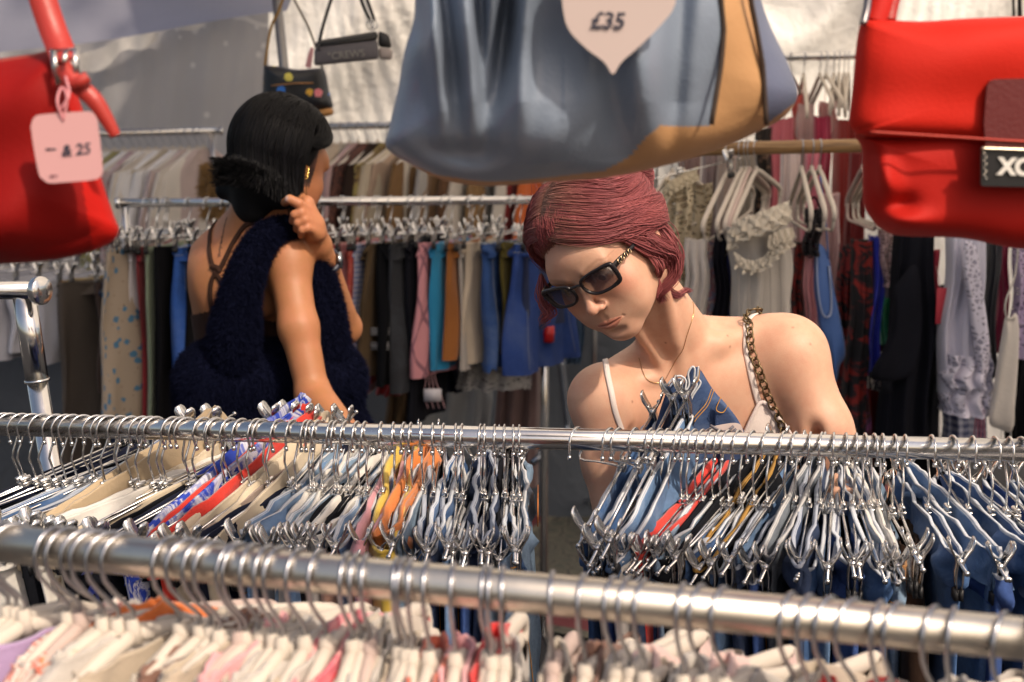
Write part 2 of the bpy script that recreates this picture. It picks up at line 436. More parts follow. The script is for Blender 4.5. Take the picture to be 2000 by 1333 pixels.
clump = rng.normal(size=(70, 3)) * [.85, .8, .4] + [-.55, 3.6, 4.3]
clump[45:] = rng.normal(size=(25, 3)) * [.9, .45, .3] + [2.0, 5.2, 4.3]  # extra unseen leaf clumps, added to cast dapples on the white wall
C0 = clump[rng.integers(0, 70, LN)] + rng.normal(size=(LN, 3)) * .14
d1 = rng.normal(size=(LN, 3)); d1 /= np.linalg.norm(d1, axis=1)[:, None]; d2 = np.cross(d1, rng.normal(size=(LN, 3))); d2 /= np.linalg.norm(d2, axis=1)[:, None]
s_ = rng.uniform(.05, .085, LN)[:, None]
V = np.concatenate([C0 - d1 * s_, C0 + d2 * s_ * .5, C0 + d1 * s_, C0 - d2 * s_ * .5]); i_ = np.arange(LN)
np_mesh('crown', V, np.stack([i_, i_ + LN, i_ + 2 * LN, i_ + 3 * LN], 1), plain((.06, .10, .03), .6, .4, .4), tr)

# ------------------------------------------------------------------ tent pole and racks
b = MB(); p0, p1 = at(556, 150, 4.7), at(538, -30, 4.7); dd = (p1 - p0).normalized()
b.tube([p0 + dd * (-p0.z / dd.z), p0 + dd * ((2.78 - p0.z) / dd.z)], .016, 12)
pole = b.build('tent_pole', metal((.30, .29, .29), .4, .2))
tag(pole, 'grey metal tent pole leaning slightly beside the hanging bags', 'tent pole')

def rack(name, A, B, r, label, mat=CHROME, cap=True, feet=True, posts=(True, True), railname='rail', cap_r=1.55, base=.24, legr=None, inset=.03):
    A = Vector(A); B = Vector(B); d = (B - A).normalized()
    root = empty(name, ((A.x + B.x) / 2, (A.y + B.y) / 2, 0), label, 'clothes rack')
    b = MB(); b.tube([A, B], r, 32); b.build(railname, mat, root)
    n = Vector((-d.y, d.x, 0)).normalized(); dh = Vector((d.x, d.y, 0)).normalized()
    for P, s, on in ((A, 1, posts[0]), (B, -1, posts[1])):
        if cap:
            b = MB(); b.tube([P - d * s * .001, P - d * s * .004, P - d * s * .012, P - d * s * .015], [r * cap_r * .9, r * cap_r, r * cap_r, r * cap_r * .9], 28); b.build('end_cap', mat, root)
        if on:
            q = P + d * s * inset; lr = legr or r * .95
            b = MB(); b.tube([(q.x, q.y, q.z - r * .9), (q.x, q.y, .07)], lr, 20)
            b.tube([(q.x, q.y, q.z - .16), (q.x, q.y, q.z - .165)], lr * 1.12, 20); b.build('upright', mat, root)
            if feet:
                b = MB(); z = .075
                b.tube(spline([q + n * base - Vector((0, 0, q.z - .03)), q + n * (base - .05) - Vector((0, 0, q.z - z)), q - n * (base - .05) - Vector((0, 0, q.z - z)), q - n * base - Vector((0, 0, q.z - .03))], 14), lr, 12); b.build('foot', mat, root)
                for sg in (1, -1):
                    c = q + n * base * sg; b = MB(); b.disc_prism((c.x, c.y, .028), dh, .027, .022, 20); b.build('castor', RUBBER, root)
    return root
RR = .014
def hp(px, py, z):  # point seen at a pixel at height z
    d = ray(px, py); return Vector((0, 0, CAMZ)) + d * ((z - CAMZ) / d.z)
def between(A, B, px):
    """point of the line AB that is seen at photo column px"""
    lo, hi = 0.0, 1.0
    fa = pix(A)[0] - px; 
    for _ in range(40):
        mid = (lo + hi) / 2
        if (pix(A.lerp(B, mid))[0] - px) * (1 if fa > 0 else -1) > 0: lo = mid
        else: hi = mid
    return A.lerp(B, (lo + hi) / 2)
nA, nB = at(0, 1062, 1.025), at(2000, 1248, .895); dn = (nB - nA); NEAR_A, NEAR_B = nA - dn * .42, nB + dn * .42
NEAR = rack('front_rack', NEAR_A, NEAR_B, .0142, 'nearest chrome clothes rack, blurred, crossing the bottom of the view', mat=SATIN, inset=.01)
mA, mB = at(0, 831, 1.82), at(2000, 880, 1.68); dm = mB - mA; MID_A, MID_B = mA - dm * .12, mB + dm * .12
MIDR = rack('middle_rack', MID_A, MID_B, .0138, 'chrome clothes rack packed with clip hangers in front of the red haired woman')
BACK_A, BACK_B = at(236, 397, 4.0), at(1073, 391, 4.15)
bA = BACK_A; bB = BACK_B
BACKR = rack('back_rack', bA, bB, .0125, 'chrome clothes rack of skirts and shorts behind the two women', cap_r=1.3, inset=.012, legr=.0115)
# second leg and red sleeve of the back rack
q = at(1070, 652, 4.13)
b = MB(); b.tube([q + Vector((0, 0, .022)), q - Vector((0, 0, .024))], .019, 20); b.tube([q + Vector((0, 0, .0)), q + Vector((0, 0, .004))], .021, 20)
b.build('height_clamp', plain((.55, .012, .015), .35, .5), BACKR)
b = MB(); b.tube(spline([at(1094, 690, 4.3), at(1106, 800, 4.3), at(1108, 835, 4.3), at(1096, 850, 4.28), at(1040, 905, 4.2)], 20), .0115, 12)
b.build('brace', metal((.36, .40, .47), .25, .1), BACKR)
LEFT_A, LEFT_B = at(-420, 568, 2.35), at(70, 568, 2.12)
lr_ = rack('left_rack', LEFT_A, LEFT_B, .0136, 'chrome rack end with round cap and thick upright at far left', posts=(True, False), cap_r=1.6)
b = MB(); a0 = at(47, 580, 2.14); a1 = at(84, 812, 2.14); dd = (a1 - a0).normalized(); a2 = a0 + dd * ((a0.z - .04) / -dd.z)
am = at(72, 741, 2.14)
b.tube([a0 + Vector((0, 0, .006)), am], .0175, 24); b.tube([am, am + dd * .004], .0192, 24); b.tube([am + dd * .003, a2], .0155, 24); b.build('upright', CHROME, lr_)
FL_A, FL_B = at(-120, 268, 5.35), at(428, 256, 5.5)
rack('far_left_rack', FL_A, FL_B, .0135, 'thin chrome rack of white shirts in front of the sheer curtain', posts=(True, True), cap_r=1.35, inset=.03, legr=.0115)
FM_A, FM_B = at(560, 249, 5.5), at(1180, 238, 5.6)
rack('far_middle_rack', FM_A, FM_B, .013, 'chrome rack of cream and dark tops against the white wall', cap_r=1.3)
WOOD = None
m, t = newmat('wood'); o_ = objc(t)
w = t.new('ShaderNodeTexNoise'); mp = t.new('ShaderNodeMapping'); mp.inputs['Scale'].default_value = (3, 60, 60); t.link(o_, mp.inputs[0]); t.link(mp.outputs[0], w.inputs['Vector']); w.inputs['Scale'].default_value = 3; w.inputs['Detail'].default_value = 5
t.link(ramp(t, w.outputs[0], [(.3, (.16, .085, .035)), (.55, (.33, .19, .08)), (.8, (.42, .27, .13))]), t.b.inputs['Base Color']); t.b.inputs['Roughness'].default_value = .5
WOOD = m
WD_A, WD_B = at(1262, 294, 3.72), at(2090, 276, 3.78)
rack('wooden_rod_rack', WD_A, WD_B, .0175, 'wooden hanging rod with pale hangers, right of the red haired woman', mat=WOOD, cap=False, posts=(False, False), feet=False)
wr = [o for o in bpy.data.objects if o.name == 'wooden_rod_rack'][0]
for P in (WD_A + Vector((.02, 0, 0)), WD_B):
    b = MB(); b.tube([(P.x, P.y + .034, 2.75), (P.x, P.y + .034, 0)], .016, 14); b.tube([(P.x, P.y - .019, P.z), (P.x, P.y + .03, P.z)], .02, 14); b.build('upright', metal((.5, .5, .5), .35, .1), wr)
HR_A, HR_B = at(1440, 114, 4.75), at(2140, 100, 4.85)
rack('high_rack', HR_A, HR_B, .0115, 'high thin chrome rail with long dresses at upper right', cap_r=1.3)
# ------------------------------------------------------------------ hanger prototypes (rail axis at the origin, hanger in the local xz plane)
def hook_path(r=.0185, tip=.017, drop=.052, flip=1, wig=0.004):
    pts = [(-r - .0005, 0, -tip)]
    for a in np.linspace(180, 0, 15): pts.append((r * math.cos(R(a)), 0, r * math.sin(R(a)) - .0035))
    pts += [(r * .93, 0, -.014), (r * .55, 0, -.027), (r * .12, 0, -.038), (-wig * .4, 0, -.046), (0, 0, -drop)]
    return [(p[0] * flip, p[1], p[2]) for p in pts]
def clip_mesh(b, x, jaw=.012, mi_m=0, mi_r=1):
    """one spring clip hanging on the bar at x: two bent blades that cross the bar, with black rubber jaws"""
    for sg in (1, -1):
        prof = [(.0140, .030, .0050), (.0146, .026, .0082), (.0120, .018, .0092), (.0060, .007, .0078), (.0034, .000, .0074), (.0046, -.010, .0078), (.0042, -.022, .0078), (.0026, -.034, .0078)]
        vs = []; fs = []; th = .0011
        for (y, z, w) in prof:
            for k, (dx, dy) in enumerate(((-w, 0), (-w * .5, .0012), (w * .5, .0012), (w, 0), (w, -th), (-w, -th))):
                vs.append((x + dx, sg * (y + dy), z))
        n = 6
        for i in range(len(prof) - 1):
            for k in range(n): fs.append((i * n + k, i * n + (k + 1) % n, (i + 1) * n + (k + 1) % n, (i + 1) * n + k))
        fs += [tuple(range(n))[::-1], tuple((len(prof) - 1) * n + k for k in range(n))]
        b.add(vs, fs, mi_m)
    b.tube([(x - .006, 0, .001), (x + .006, 0, .001)], .0042, 8, mi_m)
    b.tube([(x - .006, .009, .012), (x - .003, 0, .006), (x + .003, 0, .006), (x + .006, -.009, .012)], .0007, 5, mi_m)
JOINT = -.086
def clip_hanger_proto(half=.186, clips=(.155, -.155), flip=1):
    root = empty('clip_hanger')
    b = MB(); b.tube(hook_path(flip=flip, drop=-JOINT), .0016, 7)
    b.tube([(-.019 * flip, 0, -.0135), (-.019 * flip, 0, -.0185)], .0027, 8)
    b.build('hook', WIRE, root, world=False)
    b = MB(); b.box((0, 0, JOINT), (.013, .010, .010)); b.tube([(-.0075, 0, JOINT + .009), (.0075, 0, JOINT + .009)], .0038, 8)
    b.build('joint', WIRE, root, world=False, bevel=.001)
    b = MB(); b.tube([(-half, 0, JOINT - .001), (half, 0, JOINT - .001)], .0019, 8)
    b.tube([(-half, 0, JOINT - .001), (-half - .003, 0, JOINT - .001)], .0032, 8); b.tube([(half, 0, JOINT - .001), (half + .003, 0, JOINT - .001)], .0032, 8)
    b.build('bar', WIRE, root, world=False)
    for c in clips:
        b = MB(); clip_mesh(b, c)
        o = b.build('clip', [WIRE], root, world=False); o.location = (0, 0, JOINT)
        b = MB()
        for sg in (1, -1): b.box((c, sg * .0029, -.038), (.0150, .0044, .013))
        b.build('rubber_pad', RUBBER, o, world=False)
    return root
def arc3(pts, n): return spline(pts, n)
def velvet_hanger_proto(mat=VELVET, bar=True, flip=-1, drop=.058):
    root = empty('velvet_hanger')
    b = MB(); b.tube(hook_path(r=.0190, drop=drop, flip=flip, wig=.007), .0017, 7); b.build('hook', metal((.45, .46, .50), .3, .1), root, world=False)
    b = MB(); z0 = -drop
    b.tube([(0, 0, z0 + .006), (0, 0, z0 - .012)], [.0045, .0075], 10)
    sh = [(0, 0, z0 - .006), (.035, 0, z0 - .016), (.085, 0, z0 - .040), (.15, 0, z0 - .070), (.195, 0, z0 - .092), (.208, 0, z0 - .108), (.203, 0, z0 - .122)]
    for sg in (1, -1):
        P = arc3([(p[0] * sg, 0, p[2]) for p in sh], 22)
        b.tube(P, [.0052 + .0012 * math.sin(i * .14) for i in range(22)], 10, flat=1.25)
        if bar:
            P = arc3([(.203 * sg, 0, z0 - .122), (.19 * sg, 0, z0 - .145), (.15 * sg, 0, z0 - .152), (0, 0, z0 - .152)], 14); b.tube(P, .0042, 8)
    b.build('frame', mat, root, world=False)
    return root
PROTO = {'clip': clip_hanger_proto(), 'clipnear': None}
PROTO['velvet'] = velvet_hanger_proto()
PROTO['pinkvelvet'] = velvet_hanger_proto(VELVETPINK)
PROTO['far'] = velvet_hanger_proto(VELVET, False, -1)
USED = {}
def hanger(kind, P, phi, tilt=0.0, label='', group='', cat='clothes hanger'):
    p = PROTO[kind]
    if not USED.get(kind): o = p; USED[kind] = True
    else: o = copy_tree(p)
    o.location = P; o.rotation_euler = hrot(phi, tilt); tag(o, label, cat, group); return o
def hrot(phi, tilt=0.0):
    return (Matrix.Rotation(R(90 - phi), 3, 'Z') @ Matrix.Rotation(R(-tilt), 3, 'Y')).to_euler()

# ------------------------------------------------------------------ hanging garments
def tubecloth(L, W0, W1, T, amp, k, seed, rim=True, band=0.0, curve=1.0, nt=44, nz=26, ztop=0.0, hem=0.0, T1=None, sag=0.0, prof=None, ragged=0.0, swing=0.0):
    """flattened hanging tube of cloth; returns V, F, mi, uv. Local x = along the hanger, z down from ztop"""
    r = np.random.default_rng(seed)
    T1 = T if T1 is None else T1
    th = np.linspace(0, 2 * math.pi, nt, endpoint=False)
    cx = np.sign(np.cos(th)) * np.abs(np.cos(th)) ** .85; sx = np.sign(np.sin(th)) * np.abs(np.sin(th)) ** .6
    ph = r.uniform(0, 6.28, 6); kk = k * r.uniform(.8, 1.25, 3)
    ts = np.concatenate([[0, .01, .03], np.linspace(.06, 1, nz - 3)]) if nz > 8 else np.linspace(0, 1, nz)
    rows = []; uv = []
    for t in ts:
        if prof is not None: W = np.interp(t * L, [p[0] for p in prof], [p[1] for p in prof])
        else: W = W0 + (W1 - W0) * t ** curve
        W *= 1 + .02 * math.sin(9 * t + ph[0])
        TT = T + (T1 - T) * t
        A = amp * (.25 + .75 * min(1, t * 2.2))
        x = W * cx
        w = A * (np.sin(kk[0] * cx + ph[1] + 1.1 * t) + .5 * np.sin(kk[1] * 1.9 * cx + ph[2] - 1.5 * t) + .35 * np.sin(th * 3 + ph[3] + 4 * t))
        y = TT * sx + w + swing * math.sin(2.3 * t + ph[4]) + .25 * A * np.sin(9 * th + ph[5] + 6 * t)
        z = ztop - t * L - sag * (1 - np.abs(cx)) * (1 - t) * .5 + (0 if t < 1 else ragged * r.normal(size=nt)) - hem * math.sin(t * 3.14) * 0
        x = x + .006 * np.sin(7 * t + ph[2]) * min(1, 3 * t)
        rows.append(np.stack([x, y, np.broadcast_to(z, x.shape)], 1)); uv.append(np.stack([th / 6.283 * 2 * (W0 + W1), np.full(nt, -t * L)], 1))
    base = rows[0]
    if rim:
        c = base.copy(); fr = .0015 * r.normal(size=nt)
        up = c + np.stack([0 * c[:, 0], np.sign(sx) * .0008, .0028 + fr], 1)
        inn = c * [0.985, .82, 1] + np.stack([0 * c[:, 0], np.sign(sx) * -.0012, .0025 + fr], 1)
        dn_ = c * [.98, .7, 1] - [0, 0, .035]
        rows = [dn_, inn, up] + rows; uv = [uv[0], uv[0], uv[0]] + uv
    V = np.concatenate(rows); UV = np.concatenate(uv); n = len(rows)
    i = np.arange(n - 1)[:, None] * nt; j = np.arange(nt)[None]; j2 = (j + 1) % nt
    F = np.stack([i + j, i + j2, i + nt + j2, i + nt + j], -1).reshape(-1, 4)
    mi = np.zeros((n - 1, nt), int)
    if rim: mi[1:3] = 1
    return V, F[:, ::-1], mi.ravel(), UV
def add_cloth(name, data, mats, parent=None):
    V, F, mi, UV = data
    return np_mesh(name, V, F, mats, parent, mi=mi, uv=UV, world=False)
def orient(o, P, phi, tilt=0.0):
    o.location = P; o.rotation_euler = hrot(phi, tilt); return o
DRIM = cloth((.50, .51, .54), .95, .35); STITCH = plain((.50, .25, .05), .8)
def garment_clip(name, cat, P, phi, tilt, seed, mat, L=.5, W=.16, W1=None, T=.012, amp=.008, k=5, rim=None, label='', group='', band=True, sag=.012, drop=.034, stitch=None, patch=None, T1=None, ragged=0, extra=None, dz=0.0):
    """garment clipped by its waist below the bar of a clip hanger"""
    W1 = W1 or W * 1.05
    zt = JOINT - drop + dz
    root = empty(name); orient(root, P, phi, tilt); tag(root, label, cat, group)
    rimm = rim or mat
    add_cloth('body', tubecloth(L, W, W1, T, amp, k, seed, True, ztop=zt + (0 if not band else .0), T1=T1 or T * 1.5, sag=sag, ragged=ragged), [mat, rimm], root)
    if band:
        d = tubecloth(.038, W + .0014, W + .0018, T + .0018, amp, k, seed, True, nz=9, ztop=zt + .0012, T1=T + .002, sag=sag)
        add_cloth('waistband', d, [mat, rimm], root)
    if stitch is not None:
        b = MB(); r = np.random.default_rng(seed + 5)
        V = tubecloth(L, W + .002, W1 + .002, T + .0022, amp, k, seed, False, ztop=zt, T1=(T1 or T * 1.5) + .002, sag=sag)[0].reshape(26, 44, 3)
        for s in (5, 17, 27, 39):
            b.tube([V[q, (s + (q // 6) * 0) % 44] for q in range(2, 25)], .0007, 4)
        for q in (3,): b.tube([V[q, s] for s in range(44)], .0007, 4, closed=True)
        b.build('stitching', stitch, root, world=False)
    if patch is not None:
        b = MB(); y = -(T + amp * 1.2 + .004)
        b.box((W * .2, y, zt - .02), (.055, .0015, .036)); b.build('patch', patch, root, world=False)
    return root
def garment_shoulder(name, cat, P, phi, seed, mat, L=.6, W=.20, T=.02, T1=.045, amp=.01, k=5, label='', group='', sleeves=.22, drop=.058, collar=None, tilt=0, Wb=None, nt=44):
    zt = -drop - .004
    root = empty(name); orient(root, P, phi, tilt); tag(root, label, cat, group)
    Wb = Wb or W * 1.08
    prof = [(0, .055), (.012, .075), (.05, W * .72), (.085, W * .98), (.11, W * 1.03), (.3, (W + Wb) / 2), (L, Wb)]
    d = tubecloth(L, W, Wb, T, amp, k, seed, True, ztop=zt, T1=T1, prof=prof, sag=-.004, nz=30, nt=nt)
    add_cloth('body', d, [mat, mat], root)
    r = np.random.default_rng(seed + 1)
    if sleeves:
        for sg in (1, -1):
            V, F, mi, UV = tubecloth(sleeves + .05, .035, .048, T * .9, amp * .6, 3, seed + 2 + sg, False, nt=20, nz=14)
            tt = -V[:, 2] / (sleeves + .05); ang = (.5 + .1 * r.normal()) * (1 - tt * .9)
            x = V[:, 0] + sg * (W * .9 + .055 * np.sin(tt * 1.5)); z = zt - .065 + V[:, 2] - np.abs(V[:, 0]) * .3
            np_mesh('sleeve', np.stack([x, V[:, 1], z], 1), F, mat, root, uv=UV, world=False)
    if collar is not None:
        b = MB(); b.tube([(.06 * math.cos(a), .022 * math.sin(a), zt + .004 - .012 * math.sin(a)) for a in np.linspace(0, 6.283, 25)[:-1]], .006, 8, closed=True)
        b.build('collar', collar, root, world=False)
    return root
def straps_cami(name, cat, P, phi, seed, mat, L=.45, W=.12, label='', group='', drop=.19, top=-.12, strapmat=None, T=.012, amp=.008):
    root = empty(name); orient(root, P, phi); tag(root, label, cat, group)
    add_cloth('body', tubecloth(L, W, W * 1.25, T, amp, 5, seed, True, ztop=-drop, T1=T * 2, sag=.03), [mat, mat], root)
    for sg in (1, -1):
        b = MB(); b.tube(spline([(sg * W * .7, .004, -drop - .005), (sg * W * .78, 0, top), (sg * W * .7, -.008, -drop - .005)], 10), .0022, 6)
        b.build('strap', strapmat or mat, root, world=False)
    return root

# label bookkeeping: every label must be unique
SEEN = {}
def uniq(label):
    n = SEEN.get(label, 0) + 1; SEEN[label] = n
    return label
def on_line(A, B, px, r=0.0): return between(A, B, px)
DN = {  # denim and cloth colours (real base colours)
 'dark': denim((.018, .040, .105), .12), 'mid': denim((.045, .115, .28), .4), 'blue': denim((.028, .075, .26), .12),
 'pale': denim((.20, .30, .43), .55), 'light': denim((.12, .22, .40), .5), 'grey': denim((.12, .14, .17), .3), 'black': cloth((.007, .008, .012), .9),
 'navy': cloth((.010, .013, .030)), 'cream': cloth((.62, .52, .38)), 'tan': cloth((.50, .38, .24)), 'white': cloth((.70, .67, .62)), 'royal': cloth((.015, .05, .42)),
 'red': cloth((.70, .035, .02), .9, .3), 'yellow': cloth((.70, .48, .06)), 'peach': cloth((.66, .38, .28)), 'pink': cloth((.66, .30, .34)), 'orange': cloth((.70, .20, .03)),
 'periwinkle': cloth((.18, .20, .55)), 'taupe': cloth((.34, .26, .22)), 'brown': cloth((.10, .045, .02)), 'rose': cloth((.55, .20, .24)),
}
# ---------------------------------------------------------------- middle rack: (photo column of the hook, yaw, tilt, garment key, kind, short phrase)
MID = [
 (5, 62, 4, 'navy', 'skirt'), (17, 60, 0, 'periwinkle', 'top'), (40, 62, 0, 'dark', 'jeans'), (60, 60, 3, 'black', 'skirt'), (80, 58, 0, 'royal', 'shorts'),
 (107, 57, 0, 'mid', 'jeans'), (125, 58, 2, 'dark', 'jeans'), (138, 56, 14, 'blue', 'jeans'), (160, 55, 0, 'light', 'shorts'), (186, 55, 0, 'white', 'shorts'), (200, 54, 15, 'tan', 'shorts'),
 (211, 53, 0, 'black', 'skirt'), (232, 52, 0, 'cream', 'trousers'), (254, 51, 0, 'white', 'skirt'), (275, 51, 3, 'tan', 'shorts'), (290, 50, 0, 'cream', 'shorts'), (302, 50, 0, 'black', 'skirt'),
 (335, 48, 13, 'royal', 'shorts'), (350, 47, 0, 'navy', 'skirt'), (362, 46, 4, 'black', 'trousers'), (395, 44, 13, 'royalprint', 'shorts'), (417, 42, 14, 'red', 'skirt'),
 (421, 42, 0, 'black', 'shorts'), (447, 41, 13, 'cream', 'trousers'), (470, 38, 0, 'taupe', 'skirt'), (499, 36, 12, 'cream', 'shorts'), (510, 34, 0, 'navy', 'shorts'), (542, 30, 10, 'pale', 'jeans'),
 (570, 24, 0, 'light', 'jeans'), (597, 20, 0, 'grey', 'jeans'), (605, 18, 3, 'white', 'skirt'), (620, 17, 0, 'pale', 'shorts'), (647, 15, 0, 'light', 'jeans'), (655, 14, 0, 'black', 'shorts'),
 (674, 13, 0, 'white', 'shorts'), (696, 11, 0, 'peach', 'top'), (712, 10, 0, 'light', 'jeans'), (744, 8, 0, 'pink', 'top'), (768, 7, 0, 'yellow', 'top'), (788, 5, 0, 'orange', 'skirt'),
 (802, 5, 0, 'pale', 'shorts'), (822, 4, 9, 'white', 'shorts'), (845, 4, 0, 'dark', 'jeans'), (866, 4, 0, 'mid', 'jeans'), (890, 4, 0, 'grey', 'jeans'), (902, 3, 0, 'light', 'jeans'),
 (938, 3, 0, 'blue', 'jeans'), (946, 2, 0, 'dark', 'skirt'), (966, 2, 0, 'pale', 'shorts'), (985, 3, 4, 'black', 'jeans'), (1002, 3, 0, 'mid', 'skirt'), (1014, 4, 0, 'pale', 'shorts'),
 (1238, 38, 4, 'taupe', 'skirt'), (1270, 41, 0, 'blue', 'jeans'), (1286, 42, 0, 'pale', 'jeans'),
 (1302, 42, 0, 'white', 'skirt'), (1326, 42, 3, 'dark', 'jeans'), (1338, 42, 0, 'red', 'skirt'), (1354, 41, 0, 'mid', 'jeans'), (1370, 41, 0, 'pale', 'jeans'), (1388, 41, 0, 'black', 'jeans'),
 (1404, 40, 0, 'blue', 'jeans'), (1420, 40, 0, 'mid', 'shorts'), (1440, 38, 4, 'blackgold', 'skirt'), (1468, 36, 0, 'light', 'jeans'), (1496, 34, 0, 'dark', 'jeans'), (1530, 31, 0, 'blue', 'jeans'), (1552, 29, 0, 'grey', 'shorts'),
 (1582, 26, 0, 'dark', 'jeans'), (1604, 22, 0, 'mid', 'jeans'), (1628, 19, 0, 'light', 'shorts'), (1652, 15, 0, 'blue', 'jeans'), (1672, 11, 0, 'black', 'jeans'), (1690, 9, 0, 'mid', 'skirt'), (1708, 7, 0, 'white', 'skirt'), (1724, 5, 0, 'pale', 'skirt'),
 (1820, 2, 0, 'mid', 'jeans'), (1862, -4, 0, 'light', 'jeans'), (1900, 4, 0, 'blue', 'jeans'), (1944, -3, 0, 'mid', 'jeans'), (1972, 6, 0, 'dark', 'jeans'), (1996, -10, 0, 'light', 'jeans'), (2030, -6, 0, 'blue', 'jeans'), (2062, 4, 0, 'mid', 'jeans'),
]
DN['royalprint'] = pattern('blotch', (.015, .05, .42), (.65, .66, .72), (.015, .05, .42), 30)
DN['blackgold'] = DN['black']
PH = {'royal': 'royal blue', 'dark': 'dark denim', 'mid': 'mid blue denim', 'blue': 'bright blue denim', 'pale': 'bleached pale denim', 'light': 'light washed denim', 'grey': 'grey denim', 'royalprint': 'blue and white printed', 'blackgold': 'black gold-edged'}
ph = lambda k, kind: (PH.get(k, k) + ' ' + kind)
RIMS = {'dark': (.40, .44, .52), 'mid': (.56, .60, .66), 'blue': (.56, .60, .66), 'pale': (.62, .64, .67), 'light': (.55, .58, .63), 'grey': (.5, .5, .5), 'blackgold': (.40, .22, .05)}
SHORT = lambda k: PH.get(k, k).replace('bleached ', '').replace('light washed', 'washed').replace(' and white printed', ' printed')
ROW = {}
def label_for(row, i, phrases, shorts, where):
    """phrase + neighbours, made unique with a count from the rack's end only if needed"""
    a = shorts[i - 1] if i > 0 else None; c = shorts[i + 1] if i < len(shorts) - 1 else None
    if a and c: s = f"{phrases[i]} on the {where}, between {a} and {c}"
    elif c: s = f"{phrases[i]} at the left end of the {where}"
    else: s = f"{phrases[i]} at the right end of the {where}"
    return s
ORD = ['first', 'second', 'third', 'fourth', 'fifth', 'sixth', 'seventh', 'eighth', 'ninth', 'tenth']
def make_labels(phr, sh, where):
    L = [label_for(0, i, phr, sh, where) for i in range(len(phr))]
    out = []
    for i, s in enumerate(L):
        if L.count(s) > 1:
            k = L[:i].count(s); s = f"{ORD[k]} {s}, counting from the left"
        out.append(s)
    return out
phr = [ph(k, kind) for (_, _, _, k, kind) in MID]; shr = [SHORT(k) for (_, _, _, k, _) in MID]
labs = make_labels(phr, shr, 'middle rail')
r_ = random.Random(5)
for i, (px, phi, tilt, key, kind) in enumerate(MID):
    P = on_line(MID_A, MID_B, px)
    P.z += .0005
    phi2 = phi * (.80 if px < 700 else .72) + r_.uniform(-4, 4); tl = tilt * .75 + r_.uniform(5, 11) + (3 if phi > 25 else 0) - (4 if px > 1740 else 0)
    hanger('clip', P, phi2, tl, 'chrome clip hanger holding ' + labs[i].replace(' on the middle rail', ' on middle rail'), 'clip hangers on the middle rail')
    den = key in ('dark', 'mid', 'blue', 'pale', 'light', 'grey')
    rim = cloth(RIMS[key], .95, .4, 0) if key in RIMS else None
    vivid = key in ('red', 'royal', 'royalprint', 'yellow', 'orange'); poke = tilt >= 12
    bunch = px > 1780
    garment_clip(kind if kind != 'top' else 'knit_top', {'top': 'top'}.get(kind, kind), P, phi2, tl, 100 + i, DN[key], L={'jeans': .85, 'shorts': .32, 'skirt': .40, 'trousers': .8, 'top': .42}[kind],
                 W=r_.uniform(.145, .180) + (.012 if poke else 0), T=r_.uniform(.007, .013) * (1.3 if vivid and px > 380 or poke else 1), amp=r_.uniform(.004, .011) * (1.9 if bunch else 1), k=r_.uniform(6, 14) * (.8 if bunch else 1), rim=rim, label=labs[i], group='clothes on the middle rail',
                 stitch=STITCH if den and i % 3 == 0 else None, patch=(plain((.55, .17, .03), .6) if px == 1014 else None), sag=r_.uniform(-.012, .010), dz=(r_.uniform(.012, .034) if px < 560 else r_.uniform(.015, .045)) + (.020 if vivid and 380 < px < 1400 else 0) + (.018 if poke else 0), T1=r_.uniform(.012, .02))
# loose waistbands and clips pushed up above the rail are the far ends of the tilted hangers. Two hangers lifted by the woman:
for j, (px, en, fx) in enumerate(((1126, (1135, 1055, 1.60), (1288, 782, 1.93)), (1190, (1172, 1062, 1.585), (1318, 774, 1.845)), (1206, (1196, 1050, 1.57), (1344, 770, 1.835)))):
    P = on_line(MID_A, MID_B, px); e0 = at(*en); e1 = at(*fx); d = e1 - e0
    phi = math.degrees(math.atan2(d.x, d.y)); tl = math.degrees(math.asin(d.z / d.length)); J = e0.lerp(e1, .48)
    M3 = Matrix.Rotation(R(90 - phi), 3, 'Z') @ Matrix.Rotation(R(-tl), 3, 'Y'); loc = J - M3 @ Vector((0, 0, JOINT))
    lab = ['leftmost chrome clip hanger lifted by the red haired woman', 'second chrome clip hanger lifted by the red haired woman', 'third chrome clip hanger, slightly lifted, behind the two raised ones'][j]
    h = hanger('clip', loc, phi, tl, lab, 'clip hangers on the middle rail')
    ok_ = [c for c in h.children if c.name.startswith('hook')][0]; bpy.data.objects.remove(ok_)
    M0 = Matrix.Rotation(R(60), 3, 'Z'); hk = [P + M0 @ Vector(p) for p in hook_path(drop=.05)[:-3]]
    b = MB(); b.tube(spline(hk + [hk[-1].lerp(J, .35) + Vector((.004, 0, 0)), hk[-1].lerp(J, .75) + Vector((.003, 0, 0)), J], 60), .0016, 7); b.tube([hk[0], hk[0] - Vector((0, 0, .005))], .0027, 8); b.build('hook', WIRE, h)
    if j == 1: continue
    key = ['mid', 'blue', 'light'][j]
    garment_clip('jeans', 'jeans', loc, phi, tl, 700 + j, DN[key], L=.42 if j < 2 else .8, W=.158, T=.010, amp=.006, k=7, rim=cloth((.62, .64, .68), .95, .3, 0),
                 label=['dark blue jeans on the leftmost lifted hanger, behind the raised pair', '', 'washed denim jeans hanging just right of the raised pair'][j], group='clothes on the middle rail', stitch=STITCH if j < 2 else None, T1=.02, dz=.02 if j < 2 else 0)
